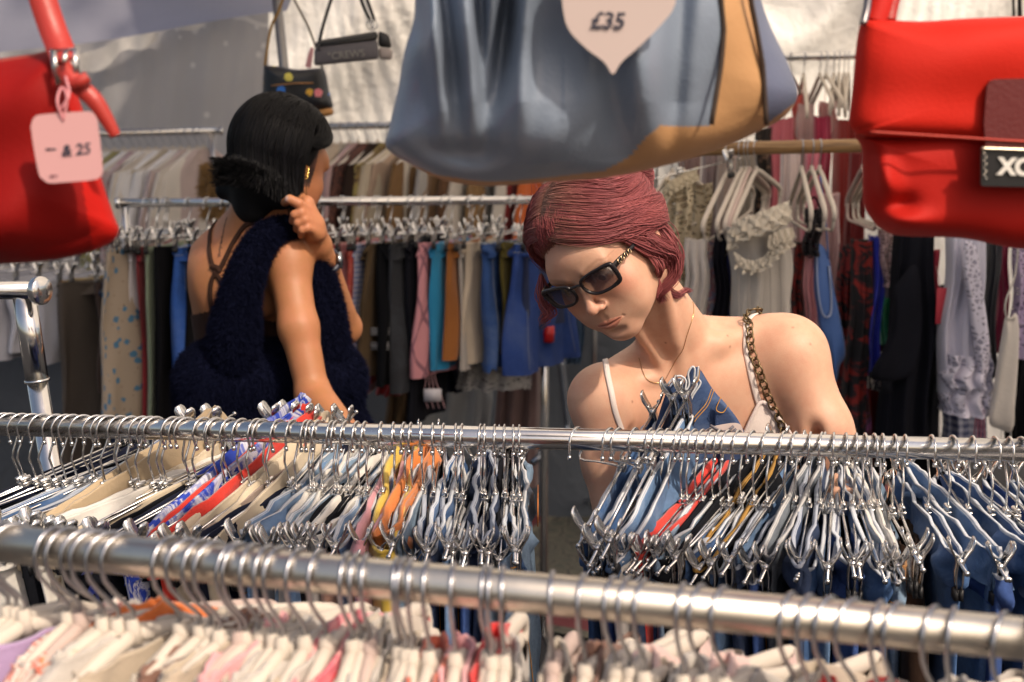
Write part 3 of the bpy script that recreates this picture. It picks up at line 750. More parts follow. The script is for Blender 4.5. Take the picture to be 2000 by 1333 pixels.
# brown coat at the gap in the middle rail
P = on_line(MID_A, MID_B, 1768)
hanger('clip', P, 8, 3, 'chrome clip hanger holding the furry brown coat on the middle rail', 'clip hangers on the middle rail')
garment_shoulder('fur_coat', 'coat', P, 8, 880, cloth((.022, .011, .007), .95, .5, .6), L=.75, W=.15, T=.016, T1=.03, amp=.008, label='furry dark brown coat in the gap of the middle rail', sleeves=.5, drop=.105)
P = on_line(MID_A, MID_B, 1748)
hanger('clip', P, 6, 0, 'chrome clip hanger holding the mustard knitted scarf by the brown coat', 'clip hangers on the middle rail')
garment_clip('scarf', 'scarf', P, 6, 0, 881, cloth((.36, .17, .055), .9, .4), L=.5, W=.10, T=.008, amp=.004, label='mustard brown knitted scarf beside the furry coat', band=False)

# ---------------------------------------------------------------- near rack: velvet hangers with pale tops
NPX = [-15, 5, 25, 105, 127, 162, 181, 210, 238, 328, 363, 389, 415, 454, 463, 490, 520, 542, 581, 621, 677, 695, 714, 774, 788, 802, 834, 886, 946, 958, 982, 1078, 1138, 1194, 1222, 1254, 1332, 1364, 1408, 1540, 1576, 1616, 1660, 1716, 1748, 1820, 1860, 1956, 2010]
NC = {'white': cloth((.50, .46, .42), .85, .15), 'cream': cloth((.46, .38, .29), .85, .2), 'ivory': cloth((.48, .42, .35), .85, .15), 'pink': cloth((.72, .36, .38), .85, .2), 'blush': cloth((.74, .52, .48), .85, .2), 'coral': cloth((.62, .14, .08), .85, .3),
      'orange': cloth((.80, .20, .04), .85, .3), 'red': cloth((.62, .03, .03), .85, .3), 'white red print': pattern('blotch', (.74, .68, .62), (.66, .16, .12), (.74, .68, .62), 40), 'lilac': cloth((.40, .28, .48), .85, .2),
      'pink print': pattern('blotch', (.74, .60, .56), (.66, .10, .16), (.72, .30, .30), 25), 'navy': cloth((.02, .03, .10)), 'brown': cloth((.22, .12, .09))}
seq = ['cream', 'ivory', 'lilac', 'white red print', 'white', 'orange', 'coral', 'white', 'cream', 'ivory', 'brown', 'white', 'cream', 'white', 'pink', 'ivory', 'white', 'cream', 'white', 'pink print', 'red', 'ivory', 'white', 'cream', 'blush', 'white', 'coral', 'pink', 'red', 'pink print',
       'white', 'ivory', 'brown', 'white', 'blush', 'ivory', 'white', 'blush', 'white', 'cream', 'red', 'white', 'red', 'ivory', 'navy', 'white', 'cream', 'navy', 'white']
kinds = ['shirt', 'blouse', 'T-shirt', 'top', 'cardigan']
kk_ = [['shirt', 'blouse', 'top', 'blouse', 'shirt', 'top', 'cardigan'][i % 7] for i in range(len(NPX))]
phr = [f"{c} {k}" for c, k in zip(seq, kk_)]
labs = make_labels(phr, [s.replace(' red print', ' printed') for s in seq], 'front rail')
for i, px in enumerate(NPX):
    P = on_line(NEAR_A, NEAR_B, px)
    phi = 22 + 16 * math.sin(px * .004 + 1.2) + r_.uniform(-8, 8)
    tl_ = r_.uniform(3, 13)
    hanger('pinkvelvet' if i % 9 == 4 else 'velvet', P, phi, tl_, 'velvet hanger carrying ' + labs[i], 'velvet hangers on the front rail')
    garment_shoulder(kk_[i].lower().replace('-', ''), kk_[i], P, phi, 300 + i, NC[seq[i]], L=.52, W=r_.uniform(.165, .20), T=r_.uniform(.008, .013), T1=.02, amp=.006, label=labs[i], group='tops on the front rail', sleeves=r_.choice([0, .14, .2]),
                     drop=.060 + r_.uniform(0, .012), collar=None, tilt=tl_)

# ---------------------------------------------------------------- back rack: strips of clothing (strip centre px, next visible width, top y, bottom y, material, name, phrase)
PPM_B = FPX / 4.1
BK = [
 (262, 'dress', 'beige dress with blue flowers', pattern('floral', (.36, .29, .22), (.03, .16, .30), (.16, .08, .05), 30), 470, 800, 14, .016, .20),
 (288, 'trousers', 'plain white trousers', cloth((.60, .58, .60)), 442, 870, 6, .008, .14),
 (299, 'trousers', 'dark red trousers', cloth((.26, .02, .03)), 448, 880, 5, .006, .14),
 (309, 'towel', 'beige terry strip', cloth((.46, .38, .28)), 450, 735, 6, .007, .12),
 (321, 'skirt', 'sage green skirt with dark lettering', cloth((.25, .31, .21)), 455, 850, 6, .008, .15),
 (340, 'dress', 'long black dress', cloth((0.0055, 0.0055, 0.0072)), 452, 860, 14, .016, .18),
 (378, 'skirt', 'bright blue denim skirt', denim((.02, .10, .42), .15), 462, 690, 20, .02, .15),
 (410, 'skirt', 'black knit skirt', cloth((0.0066, 0.0060, 0.0066)), 455, 720, 15, .02, .16),
 (450, 'trousers', 'dark brown trousers', cloth((.035, .02, .015)), 452, 760, 15, .02, .16), (500, 'skirt', 'black pleated skirt', cloth((0.0077, 0.0077, 0.0099)), 452, 700, 15, .02, .16), (560, 'shorts', 'dark green shorts', cloth((.02, .03, .02)), 452, 640, 15, .02, .16),
 (612, 'skirt', 'black satin skirt', cloth((0.0066, 0.0066, 0.0077)), 450, 640, 12, .016, .15), (641, 'trousers', 'chocolate brown trousers', cloth((.045, .018, .012)), 457, 690, 10, .013, .15),
 (662, 'towel', 'pink towel with red stripes', pattern('stripe', (.66, .34, .31), (.6, .08, .08), None, 24), 455, 690, 8, .010, .13),
 (684, 'trousers', 'dusty pink trousers', cloth((.60, .24, .25)), 448, 745, 10, .012, .15),
 (705, 'skirt', 'red floral skirt', pattern('floral', (.42, .055, .04), (.55, .22, .16), (.30, .02, .02), 60), 448, 718, 10, .012, .16),
 (715, 'shorts', 'blue and white gingham shorts', pattern('gingham', (.60, .60, .66), (.08, .14, .42), None, 70), 457, 655, 12, .013, .15),
 (740, 'skirt', 'olive brown skirt', cloth((.085, .055, .028)), 456, 705, 14, .018, .17),
 (765, 'skirt', 'black skirt with white lace bands', cloth((0.0055, 0.0060, 0.0077)), 456, 722, 18, .020, .17),
 (787, 'jeans', 'faded black jeans', denim((.016, .018, .024), .05), 446, 728, 12, .018, .17),
 (799, 'shorts', 'small pink shorts', cloth((.50, .28, .32)), 487, 590, 10, .008, .10),
 (812, 'trousers', 'long navy black trousers', cloth((0.0077, 0.0083, 0.0132)), 442, 788, 10, .014, .16),
 (835, 'skirt', 'pink tiered skirt with dark plaid lines', pattern('plaid', (.62, .27, .30), (.12, .05, .09), None, 9), 455, 708, 22, .016, .16),
 (866, 'shorts', 'turquoise blue shorts', cloth((.01, .26, .50)), 458, 700, 12, .012, .15),
 (890, 'skirt', 'rust brown corduroy skirt', cloth((.32, .11, .02)), 457, 677, 14, .014, .15),
 (908, 'trousers', 'grey white linen trousers', cloth((.46, .42, .38)), 478, 722, 10, .010, .13),
 (925, 'trousers', 'cream cotton trousers', cloth((.60, .50, .38)), 462, 696, 12, .012, .14),
 (955, 'shorts', 'dark blue denim shorts with a front pocket', denim((.02, .075, .26), .2), 473, 716, 26, .020, .17),
 (990, 'trousers', 'olive corduroy trousers', cloth((.10, .080, .018)), 468, 682, 16, .014, .14),
 (1030, 'skirt', 'deep blue denim skirt with a zip', denim((.012, .05, .24), .12), 472, 724, 24, .018, .17),
 (1052, 'jeans', 'navy blue denim jeans', denim((.010, .02, .075), .05), 470, 640, 18, .018, .15),
]
WH = 'back rail'
for i, (sx_, nm, phz, mat, y0, y1, phi, T, W) in enumerate(BK):
    phi += r_.uniform(-5, 7)
    P = on_line(bA, bB, min(max(sx_ + W * math.sin(R(phi)) * PPM_B * .9, 246), 1062)); phi = phi + 6
    L = (y1 - y0) / PPM_B / 1.0
    ztop = at(sx_, y0, P.y - W * math.cos(R(phi)) * .9).z
    drop = JOINT - (ztop - P.z)
    wide = phz in ()
    lab = phz + ' clipped on the back rail'
    hanger('clip', P, phi, r_.uniform(-2, 2), 'chrome clip hanger holding the ' + phz, 'clip hangers on the back rail')
    frayed = 'denim shorts' in phz
    garment_clip(nm, nm, P, phi, 0, 500 + i, mat, L=L, W=W, W1=W * (1.25 if nm in ('skirt', 'dress') else 1.02), T=T * .8, T1=T * 1.4, amp=T * .8, k=r_.uniform(3, 8), label=lab, group='clothes on the back rail',
                 drop=max(.03, drop), band=nm in ('shorts', 'jeans', 'skirt', 'trousers'), rim=cloth((.4, .45, .52), .9, .3) if 'denim' in phz else None, stitch=plain((.35, .38, .42), .8) if 'denim' in phz else None, ragged=.006 if frayed else 0)
# trims that read in the photo: white lace bands on the black skirt, lace slips, ribbons
def at_b(px, py, dy=0.0): return at(px, py, 4.0 + dy)
b = MB()
for yy in (648, 676):
    for k in range(3):
        b.box(at_b(742, yy + k * 6 - 6, -.06), (.052, .002, .004 if k != 1 else .009))
o = b.build('lace_band', pattern('gingham', (.45, .45, .46), (.03, .03, .04), None, 180), None); tag(o, 'white lace trim bands at the hem of the black skirt', 'trim')
LACE = pattern('lace', (.60, .58, .56), (.32, .31, .31), None, 90)
def skirt_free(name, label, cat, pxa, pxb, y0, y1, Y, mat, seed, flare=1.15, group=None, T=.035, amp=.014, k=9, hang=None):
    c = at((pxa + pxb) / 2, y0, Y); W = (pxb - pxa) / 2 / FPX * Y; L = (y1 - y0) / FPX * Y
    root = empty(name, c, label, cat, group)
    d = tubecloth(L, W / flare ** .5, W * flare ** .5, T, amp, k, seed, True, T1=T * 1.3, nt=64, nz=30, sag=.01, ragged=.002); add_cloth('body', d, [mat, mat], root); return root
s1 = skirt_free('lace_skirt', 'white lace slip skirt showing below the denim shorts', 'skirt', 893, 1032, 600, 762, 4.22, LACE, 901)
d = MB()
skirt_free('satin_dress', 'long mauve brown satin dress behind the rack post', 'dress', 968, 1056, 560, 960, 4.6, cloth((.20, .13, .125), .5, .15), 902, 1.05)
skirt_free('shorts', 'red shorts low behind the black skirt', 'shorts', 738, 790, 700, 770, 4.35, cloth((.50, .03, .03)), 903)
skirt_free('fur_stole', 'tan furry stole hanging low under the back rail', 'stole', 752, 808, 660, 828, 4.5, cloth((.16, .10, .05), .95, .5), 904)
skirt_free('shorts', 'navy black shorts under the pink tiered skirt', 'shorts', 834, 898, 640, 766, 4.3, cloth((.012, .014, .03)), 905)
skirt_free('denim_shorts', 'pale ripped denim shorts beside the red clamp', 'shorts', 1078, 1112, 560, 704, 4.35, denim((.22, .27, .33), .6), 906, 1.0, T=.02)
skirt_free('denim_shorts', 'light blue frayed denim shorts right of the red clamp', 'shorts', 1108, 1138, 560, 712, 4.45, denim((.12, .20, .32), .5), 907, 1.0, T=.02)
skirt_free('plastic_cover', 'clear grey plastic cover low behind the back rack', 'garment cover', 800, 960, 690, 900, 4.75, cloth((.34, .36, .38), .3, .2), 908, 1.05)
# pink ribbons below the plaid skirt
b = MB()
for k in range(4):
    b.tube(spline([at_b(826 + 8 * k, 700), at_b(832 + 6 * k, 740, -.01), at_b(828 + 11 * k, 770), at_b(836 + 11 * k, 798)], 14), .005, 6, flat=.25)
b.build('satin_ribbons', cloth((.60, .33, .36), .5), None); tag(bpy.data.objects['satin_ribbons'], 'pink satin ribbons dangling below the pink plaid skirt', 'ribbon')
o = MB().box(at_b(845, 772, -.03), (.05, .003, .036)).build('care_label', plain((.6, .58, .62), .6), bpy.data.objects['satin_ribbons'])

# ---------------------------------------------------------------- far left and far middle racks: tops on pale hangers
FLW = [(205, 'white', 'T-shirt'), (222, 'white', 'shirt'), (240, 'olive', 'shirt'), (258, 'white', 'blouse'), (272, 'rose print', 'blouse'), (288, 'white', 'T-shirt'), (303, 'ivory', 'top'), (320, 'white', 'shirt'), (336, 'cream', 'T-shirt'), (352, 'white', 'top'), (368, 'pale pink', 'top'), (384, 'ivory', 'shirt'), (396, 'pale pink', 'blouse'),
       (150, 'white', 'shirt'), (120, 'ivory', 'T-shirt'), (90, 'white', 'blouse'), (55, 'white', 'shirt'), (20, 'ivory', 'top'), (-20, 'white', 'T-shirt'), (180, 'grey white', 'top')]
FC = {'white': cloth((.80, .78, .77), .85, .12), 'ivory': cloth((.74, .68, .61), .85, .12), 'olive': cloth((.30, .28, .12)), 'rose print': pattern('blotch', (.55, .50, .50), (.42, .20, .24), (.60, .56, .55), 40), 'cream': cloth((.55, .48, .38)), 'pale pink': cloth((.60, .48, .46)), 'striped': pattern('stripe', (.60, .56, .55), (.45, .03, .04), None, 30), 'grey white': cloth((.48, .47, .48))}
FLW.sort()
phr = [f"{c} {k}" for _, c, k in FLW]; labs = make_labels(phr, [c for _, c, k in FLW], 'far left rail')
for i, (px, c, k) in enumerate(FLW):
    P = on_line(FL_A, FL_B, px); phi = 36 + r_.uniform(-9, 9)
    hanger('far', P, phi, 0, 'pale hanger carrying ' + labs[i], 'pale hangers on the far left rail')
    garment_shoulder('shirt' if k != 'T-shirt' else 'tshirt', k, P, phi, 1000 + i, FC[c], L=.62, W=.20, T=.014, T1=.035, amp=.015, label=labs[i], group='tops on the far left rail', sleeves=.2, drop=.068)
FMW = [(622, 'cream', 'jumper', (.50, .42, .32)), (640, 'beige', 'shirt', (.44, .36, .28)), (657, 'stone grey', 'shirt', (.40, .36, .31)), (674, 'pink edged', 'cardigan', (.46, .30, .30)), (692, 'black floral', 'blouse', (.016, .010, .010)), (712, 'dark brown', 'jacket', (.03, .018, .014)), (735, 'yellow patterned', 'jacket', (.26, .17, .06)), (758, 'cream knit', 'cardigan', (.52, .44, .33)), (780, 'sheer beige', 'blouse', (.42, .30, .22)),
       (803, 'camel', 'jacket', (.20, .11, .045)), (828, 'white knit', 'cardigan', (.56, .50, .42)), (850, 'light grey', 'top', (.40, .38, .36)), (874, 'tan suede', 'jacket', (.24, .14, .07)), (900, 'brown checked', 'shirt', (.12, .06, .03)), (925, 'ivory', 'blouse', (.58, .52, .45)), (950, 'leopard', 'shirt', (.26, .15, .06)), (978, 'grey wool', 'jumper', (.20, .19, .18)), (1003, 'off white', 'top', (.55, .50, .44)), (1030, 'dark red', 'jumper', (.22, .02, .02)), (1056, 'orange', 'dress', (.62, .13, .02)), (1082, 'burnt orange', 'jacket', (.50, .09, .015)), (1110, 'cream lace', 'top', (.55, .48, .40))]
for i, (px, c, k, rgb) in enumerate(FMW):
    P = on_line(FM_A, FM_B, px + 25); phi = 35 + r_.uniform(-10, 10)
    mat = cloth(rgb)
    if 'floral' in c: mat = pattern('blotch', rgb, (.18, .06, .04), rgb, 60)
    if 'yellow' in c: mat = pattern('blotch', (.05, .03, .02), rgb, (.35, .3, .1), 35)
    if 'leopard' in c: mat = pattern('floral', rgb, (.02, .01, .008), (.05, .02, .01), 70)
    hanger('far', P, phi, 0, f'pale hanger carrying the {c} {k} on the far middle rail', 'pale hangers on the far middle rail')
    garment_shoulder(k, k, P, phi, 1100 + i, mat, L=.66, W=.20, T=.016, T1=.036, amp=.015, label=f'{c} {k} hanging on the far middle rail', group='tops on the far middle rail', sleeves=.3, drop=.066)
# fuzzy tan toy-like fur piece near the curtain edge
# ---------------------------------------------------------------- left: garments hanging between the left racks and the back rack
LB_A, LB_B = at(-200, 452, 4.3), at(262, 470, 4.3)
rack('low_left_rack', LB_A, LB_B, .010, 'thin dark rail at left carrying long skirts, hidden by the red bag', mat=DARKMETAL, cap=False, posts=(True, False), feet=False)
LEFTG = [(-60, 'shirt', 'white shirt', cloth((.50, .50, .55)), 470, 600, 30, .03, .2), (-10, 'shirt', 'pale grey shirt', cloth((.42, .42, .47)), 470, 600, 30, .03, .2), (40, 'shirt', 'white cotton shirt', cloth((.55, .55, .60)), 470, 625, 30, .03, .19), (78, 'shirt', 'crisp white shirt', cloth((.58, .58, .63)), 468, 605, 30, .03, .19), (116, 'shirt', 'bluish white shirt', cloth((.52, .53, .60)), 466, 625, 26, .03, .18),
         (138, 'scarf', 'yellow floral scarf', pattern('floral', (.48, .36, .15), (.40, .14, .10), (.16, .26, .09), 45), 475, 730, 14, .02, .16), (178, 'skirt', 'grey brown skirt with a lace waist', cloth((.105, .085, .07), .85), 480, 860, 26, .03, .20), (214, 'trousers', 'brown wool trousers', cloth((.085, .058, .048)), 478, 690, 18, .02, .16), (240, 'skirt', 'dark tie-dye skirt', pattern('blotch', (.018, .02, .04), (.10, .09, .03), (.02, .04, .10), 9), 480, 830, 18, .02, .17)]
for i, (sx_, nm, phz, mat, y0, y1, phi, T, W) in enumerate(LEFTG):
    P = between(LB_A, LB_B, sx_ + 30); L = (y1 - y0) / FPX * 4.25
    hanger('clip', P, phi, 0, f'chrome clip hanger holding the {phz} at left', 'clip hangers on the low left rail')
    garment_clip(nm, nm, P, phi, 0, 1200 + i, mat, L=L, W=W, T=T * .7, T1=T, amp=T * .4, k=5, label=phz + ' hanging at left below the red bag', group='clothes on the low left rail', band=nm in ('skirt', 'trousers'), drop=.03)
# ---------------------------------------------------------------- wooden rod: pale hangers and tops, right of the woman
def ruffle(name, pts, width, mat, parent, freq=26, amp=.012, seed=0, down=(0, 0, -1)):
    P = spline(pts, 120); r = np.random.default_rng(seed); rows = []
    for j, v in enumerate(np.linspace(0, 1, 7)):
        q = P.copy(); s = np.linspace(0, 1, 120)
        w = amp * (.3 + v) * (np.sin(s * freq * 2 + r.uniform(0, 6)) + .5 * np.sin(s * freq * 4.3))
        q += np.array(down) * (v * width) ; q[:, 1] -= np.abs(w) + .012 * v; q[:, 0] += .5 * w
        q[:, 2] += .25 * w * v
        rows.append(q)
    V = np.concatenate(rows); n = 120
    i = np.arange(6)[:, None] * n; j = np.arange(n - 1)[None]
    F = np.stack([i + j, i + j + 1, i + n + j + 1, i + n + j], -1).reshape(-1, 4)
    o = np_mesh(name, V, F, mat, parent); 
    return o
PPM_R = FPX / 3.74
ROD = [  # hook px, hanger kind, yaw, tilt
 (1312, 'velvet', 30, 4, 'a sheer beige top'), (1334, 'velvet', 28, 6, 'a cream lace vest'), (1421, 'velvet', 27, 9, 'a white top'), (1446, 'velvet', 26, 8, 'a pink floral top'), (1456, 'velvet', 24, 9, 'a black top'), (1463, 'pinkvelvet', 24, 9, 'a blue and white top'), (1476, 'velvet', 27, 10, 'the cream ruffled corset top'),
 (1567, 'velvet', 4, 0, 'a black and red lace top'), (1587, 'velvet', 2, 0, 'a black lace camisole'), (1602, 'velvet', 1, 0, 'the blue swimsuit'), (1687, 'pinkvelvet', 3, 0, 'a black floral dress'), (1702, 'velvet', 2, 0, 'a royal blue satin slip'), (1722, 'velvet', -2, 0, 'a green dress'),
 (1770, 'velvet', -3, 0, 'the black fringed shawl'), (1788, 'velvet', -4, 0, 'a crimson dress'), (1815, 'velvet', -5, 0, 'the white lace blouse'), (1858, 'velvet', -8, 0, 'a black sequin dress'), (1908, 'velvet', -8, 0, 'a magenta dress'), (1945, 'velvet', -9, 0, 'the cream corset camisole'), (1985, 'velvet', -10, 0, 'a lilac lace dress')]
for px, kd, phi, tilt, what in ROD:
    P = between(WD_A, WD_B, px); P.z += .0035
    hanger(kd, P, phi, tilt, f'pale velvet hanger carrying {what} on the wooden rod', 'pale hangers on the wooden rod')
def rod_g(px, phi, fn, *a, **k):
    P = between(WD_A, WD_B, px); return fn(P, phi, *a, **k)
CREAM = cloth((.62, .56, .47), .75, .15); LBEIGE = pattern('lace', (.55, .47, .33), (.40, .31, .19), None, 60)
def free(name, label, cat, x0, x1, y0, y1, Y, mat, seed, flare=1.1, T=.02, amp=.010, k=7, rotz=0, nt=56, sag=.01, group='clothes on the wooden rod', ragged=0, band=None, swing=0, lean=0.0):
    """garment hanging in its own plane: width and length from where it is seen at distance Y"""
    c = at((x0 + x1) / 2, y0, Y); W = (x1 - x0) / 2 / FPX * Y / max(.25, abs(math.cos(R(rotz)))); L = (y1 - y0) / FPX * Y
    root = empty(name, c, label, cat, group, rot=(0, R(lean), R(rotz)))
    f2 = flare ** .5
    add_cloth('body', tubecloth(L, W / f2, W * f2, T, amp, k, seed, True, T1=T * 1.3, nt=nt, nz=30, sag=sag, ragged=ragged, swing=swing), [mat, mat], root)
    if band is not None: add_cloth('waistband', tubecloth(.03, W / f2 + .002, W / f2 + .002, T + .003, amp, k, seed, True, nz=9, T1=T + .003, sag=sag, ztop=.002), [band, band], root)
    return root
def strap(root, pts, r, mat, name='strap', flat=.4):
    b = MB(); b.tube(spline(pts, 16), r, 8, flat=flat); return b.build(name, mat, root)
# beige lace skirt on a clip hanger
P = between(WD_A, WD_B, 1300); J = at(1318, 346, 3.6)
h = hanger('clip', Vector((J.x, J.y, J.z - JOINT + .01)), 62, 10, 'chrome clip hanger holding the beige lace skirt at the left end of the rod', 'clip hangers on the wooden rod')
g = free('lace_skirt', 'beige lace skirt with a ruffled waist, left of the pale hangers', 'skirt', 1297, 1350, 352, 556, 3.66, LBEIGE, 1301, 1.1, T=.03, lean=-4, rotz=-10)
ruffle('ruffle', [at(1291, 372, 3.61), at(1312, 352, 3.6), at(1335, 338, 3.62), at(1362, 326, 3.64)], .035, cloth((.56, .48, .34), .9), g, 22, .008, 3)
free('skirt', 'mustard yellow skirt glimpsed below the beige lace skirt', 'skirt', 1334, 1352, 492, 590, 3.85, cloth((.50, .33, .03)), 1302)
free('vest', 'sheer cream lace vest beside the beige skirt', 'vest', 1345, 1392, 360, 560, 3.84, LBEIGE, 1303, 1.0)
free('top', 'white sleeveless top on the third pale hanger', 'top', 1336, 1384, 468, 640, 3.60, cloth((.60, .55, .51), .8), 1304, 1.2, rotz=-8)
free('top', 'pink floral print top on the fourth pale hanger', 'top', 1372, 1404, 470, 640, 3.66, pattern('blotch', (.60, .50, .49), (.50, .16, .18), (.3, .35, .5), 60), 1305, 1.1, rotz=-8)
g = free('top', 'black top between the floral top and the cream corset', 'top', 1396, 1424, 458, 640, 3.62, cloth((.012, .012, .02), .85), 1306, 1.1, rotz=-6)
free('top', 'royal blue top squeezed behind the cream corset', 'top', 1415, 1432, 455, 640, 3.7, cloth((.02, .05, .40), .7), 1307, 1.0)
g = free('corset', 'cream corset top with torn ruffles on the last pale hanger of its cluster', 'top', 1424, 1532, 440, 650, 3.56, cloth((.50, .46, .41), .7, .3), 1308, .95, T=.05, amp=.010, k=5, rotz=14, sag=-.03, lean=-5)
RUF = cloth((.62, .56, .46), .85, .2)
ruffle('ruffle', [at(1420, 452, 3.50), at(1442, 430, 3.48), at(1475, 418, 3.47), at(1510, 404, 3.48), at(1542, 392, 3.53)], .055, RUF, g, 16, .016, 4)
ruffle('ruffle', [at(1434, 492, 3.48), at(1462, 508, 3.47), at(1490, 502, 3.46), at(1516, 478, 3.47), at(1540, 460, 3.52)], .030, RUF, g, 22, .012, 5)
ruffle('ruffle', [at(1500, 462, 3.47), at(1520, 450, 3.48), at(1544, 444, 3.53)], .050, RUF, g, 12, .016, 6)
for k in range(5):
    x = 1440 + 21 * k; strap(g, [at(x, 500, 3.49), at(x + 2, 560, 3.49), at(x + 3, 640, 3.49)], .0016, cloth((.42, .38, .34), .8), 'bone_seam', 1)
free('dress', 'long blush white dress behind the cream corset', 'dress', 1524, 1562, 300, 640, 4.05, cloth((.62, .50, .48), .7), 1310, 1.2, T=.03)
# black, pink and blue lingerie group
g = free('lace_bodice', 'black and red lace top left of the pink satin slip', 'top', 1550, 1578, 474, 700, 3.72, pattern('blotch', (.012, .01, .012), (.25, .015, .01), (.012, .01, .012), 40), 1311, 1.2)
g = free('camisole', 'black lace camisole clipped above the pink satin slip', 'camisole', 1573, 1606, 410, 500, 3.66, pattern('lace', (.02, .016, .02), (.006, .006, .008), None, 90), 1312, .9, T=.02)
strap(g, [at(1575, 412, 3.66), at(1590, 385, 3.66), at(1604, 412, 3.66)], .006, cloth((0.0066, 0.0066, 0.0088)))
g = free('slip', 'shiny pink satin slip under the black lace camisole', 'slip', 1570, 1593, 500, 700, 3.7, cloth((.62, .27, .30), .35, .25), 1313, 1.2)
BLUE = cloth((.07, .17, .48), .55, .2)
c0 = [(1592, 470), (1606, 480), (1618, 500), (1628, 560), (1640, 620), (1651, 690), (1640, 715), (1631, 748), (1618, 690), (1600, 640), (1588, 560)]
def panel(name, label, cat, pts, Y, T, mat, parent=None, folds_=.004, kf=60, group=None, seed=0):
    """soft puffy panel from an outline, real thickness T"""
    W = np.array([list(at(x, y, Y)) for x, y in pts]); c = W.mean(0)
    n = 72; S = spline(list(W) + [W[0]], n + 1)[:-1]
    rho = np.linspace(0, 1, 14); V = []; 
    for sg in (-1, 1):
        for q in rho:
            p = c + (S - c) * q
            d = T * (1 - q ** 4) ** .5
            wv = folds_ * np.sin(p[:, 0] * kf + seed + 2 * np.sin(p[:, 2] * 9)) * (1 - q ** 6)
            p = p.copy(); p[:, 1] += sg * d + wv; V.append(p)
    V = np.concatenate(V); F = []
    m_ = len(rho)
    for s in range(2):
        for i in range(m_ - 1):
            a = (s * m_ + i) * n
            for j in range(n):
                j2 = (j + 1) % n; f = (a + j, a + j2, a + n + j2, a + n + j); F.append(f if s == 1 else f[::-1])
    o = np_mesh(name, V, np.array(F), mat, parent, uv=V[:, [0, 2]])
    if parent is None: tag(o, label, cat, group)
    return o
g = empty('swimsuit', at(1610, 600, 3.68), 'light blue swimsuit with scalloped white edging hanging by thin straps', 'swimsuit', 'clothes on the wooden rod')
panel('body', '', '', c0, 3.68, .022, BLUE, g, .006, 50)
strap(g, [at(1602, 345, 3.68), at(1607, 400, 3.67), at(1592, 480, 3.67)], .005, BLUE); strap(g, [at(1602, 345, 3.68), at(1611, 420, 3.67), at(1618, 505, 3.67)], .005, BLUE)
strap(g, [at(1594, 470, 3.66), at(1597, 560, 3.655), at(1606, 612, 3.655), at(1620, 618, 3.655), at(1624, 590, 3.66), at(1619, 520, 3.66)], .004, cloth((.40, .48, .70), .8), 'scallop_edge', .6)
# dark red and black dresses
free('dress', 'long deep red dress hanging behind the blue swimsuit', 'dress', 1632, 1690, 235, 790, 4.4, cloth((.26, .015, .010), .6, .3), 1320, 1.15, T=.06, amp=.022, k=9, group='long dresses on the high rail')
free('dress', 'narrow dark crimson dress at the edge of the red handbag', 'dress', 1660, 1694, 300, 760, 4.1, cloth((.16, .012, .014), .7, .3), 1321, 1.1, T=.03)
free('dress', 'black dress with red flowers beside the royal blue slip', 'dress', 1662, 1704, 470, 900, 3.7, pattern('blotch', (.008, .008, .010), (.012, .010, .014), (.30, .02, .015), 22), 1322, 1.15, T=.035)
free('slip', 'royal blue satin slip beside the green dress', 'slip', 1696, 1727, 462, 736, 3.7, cloth((.008, .02, .42), .3, .3), 1323, 1.1, T=.025)
free('dress', 'bright green dress squeezed behind the black shawl', 'dress', 1722, 1752, 500, 676, 3.82, cloth((.02, .42, .18), .6), 1324, .8, T=.02)
g = free('lace_sleeve_top', 'pale pink lace top with a long sleeve ending in grey', 'top', 1721, 1758, 448, 560, 3.68, pattern('lace', (.60, .42, .42), (.45, .30, .31), None, 110), 1325, .6, T=.02)
strap(g, [at(1731, 540, 3.67), at(1732, 560, 3.67), at(1734, 582, 3.67)], .012, cloth((.10, .09, .11), .7), 'cuff', .6)
sh_mat = cloth((0.0066, 0.0072, 0.0121), .9, .3)
g = free('shawl', 'large black fringed shawl hanging in the middle right', 'shawl', 1742, 1826, 455, 860, 3.58, sh_mat, 1326, 1.35, T=.05, amp=.016, k=8)
panel('fold', '', '', [(1745, 560), (1790, 520), (1800, 640), (1780, 730), (1720, 745), (1700, 732), (1722, 690), (1738, 640)], 3.5, .02, sh_mat, g, .01, 40)
for side in (0, 1):
    fb = []
    b = MB()
    for k in range(23):
        x = 1698 + 90 * k / 46 if side == 0 else 1745 + 85 * k / 23; y = 728 + k * .8 if side == 0 else 852
        b.tube([at(x, y, 3.5), at(x + r_.uniform(-4, 4), y + 14, 3.49), at(x + r_.uniform(-6, 6), y + r_.uniform(20, 34), 3.49)], .0013, 4)
    b.tube([at(1698, 728, 3.5), at(1743, 746, 3.5)] if side == 0 else [at(1745, 852, 3.5), at(1830, 852, 3.5)], .002, 5)
    b.build('fringe', sh_mat, g)
free('dress', 'crimson dress peeking between the black shawl and the lace blouse', 'dress', 1812, 1834, 490, 672, 3.66, cloth((.48, .02, .06), .7), 1327, 1.0)
free('skirt', 'short black skirt below the crimson dress', 'skirt', 1813, 1835, 655, 716, 3.7, cloth((0.0066, 0.0066, 0.0077)), 1327)
pt = empty('price_tag', at(1838, 600, 3.5), 'small red price tag hanging on the crimson dress', 'price tag'); 
b = MB(); b.box(at(1838, 598, 3.5), (.024, .0015, .09)); b.build('card', plain((.45, .03, .05), .6), pt, bevel=.004)
b = MB(); b.tube([at(1838, 566, 3.5), at(1834, 545, 3.52), at(1828, 520, 3.56)], .0008, 5); b.build('string', plain((.6, .4, .4), .6), pt)
LAV = pattern('lace', (.58, .56, .66), (.44, .42, .54), None, 80)
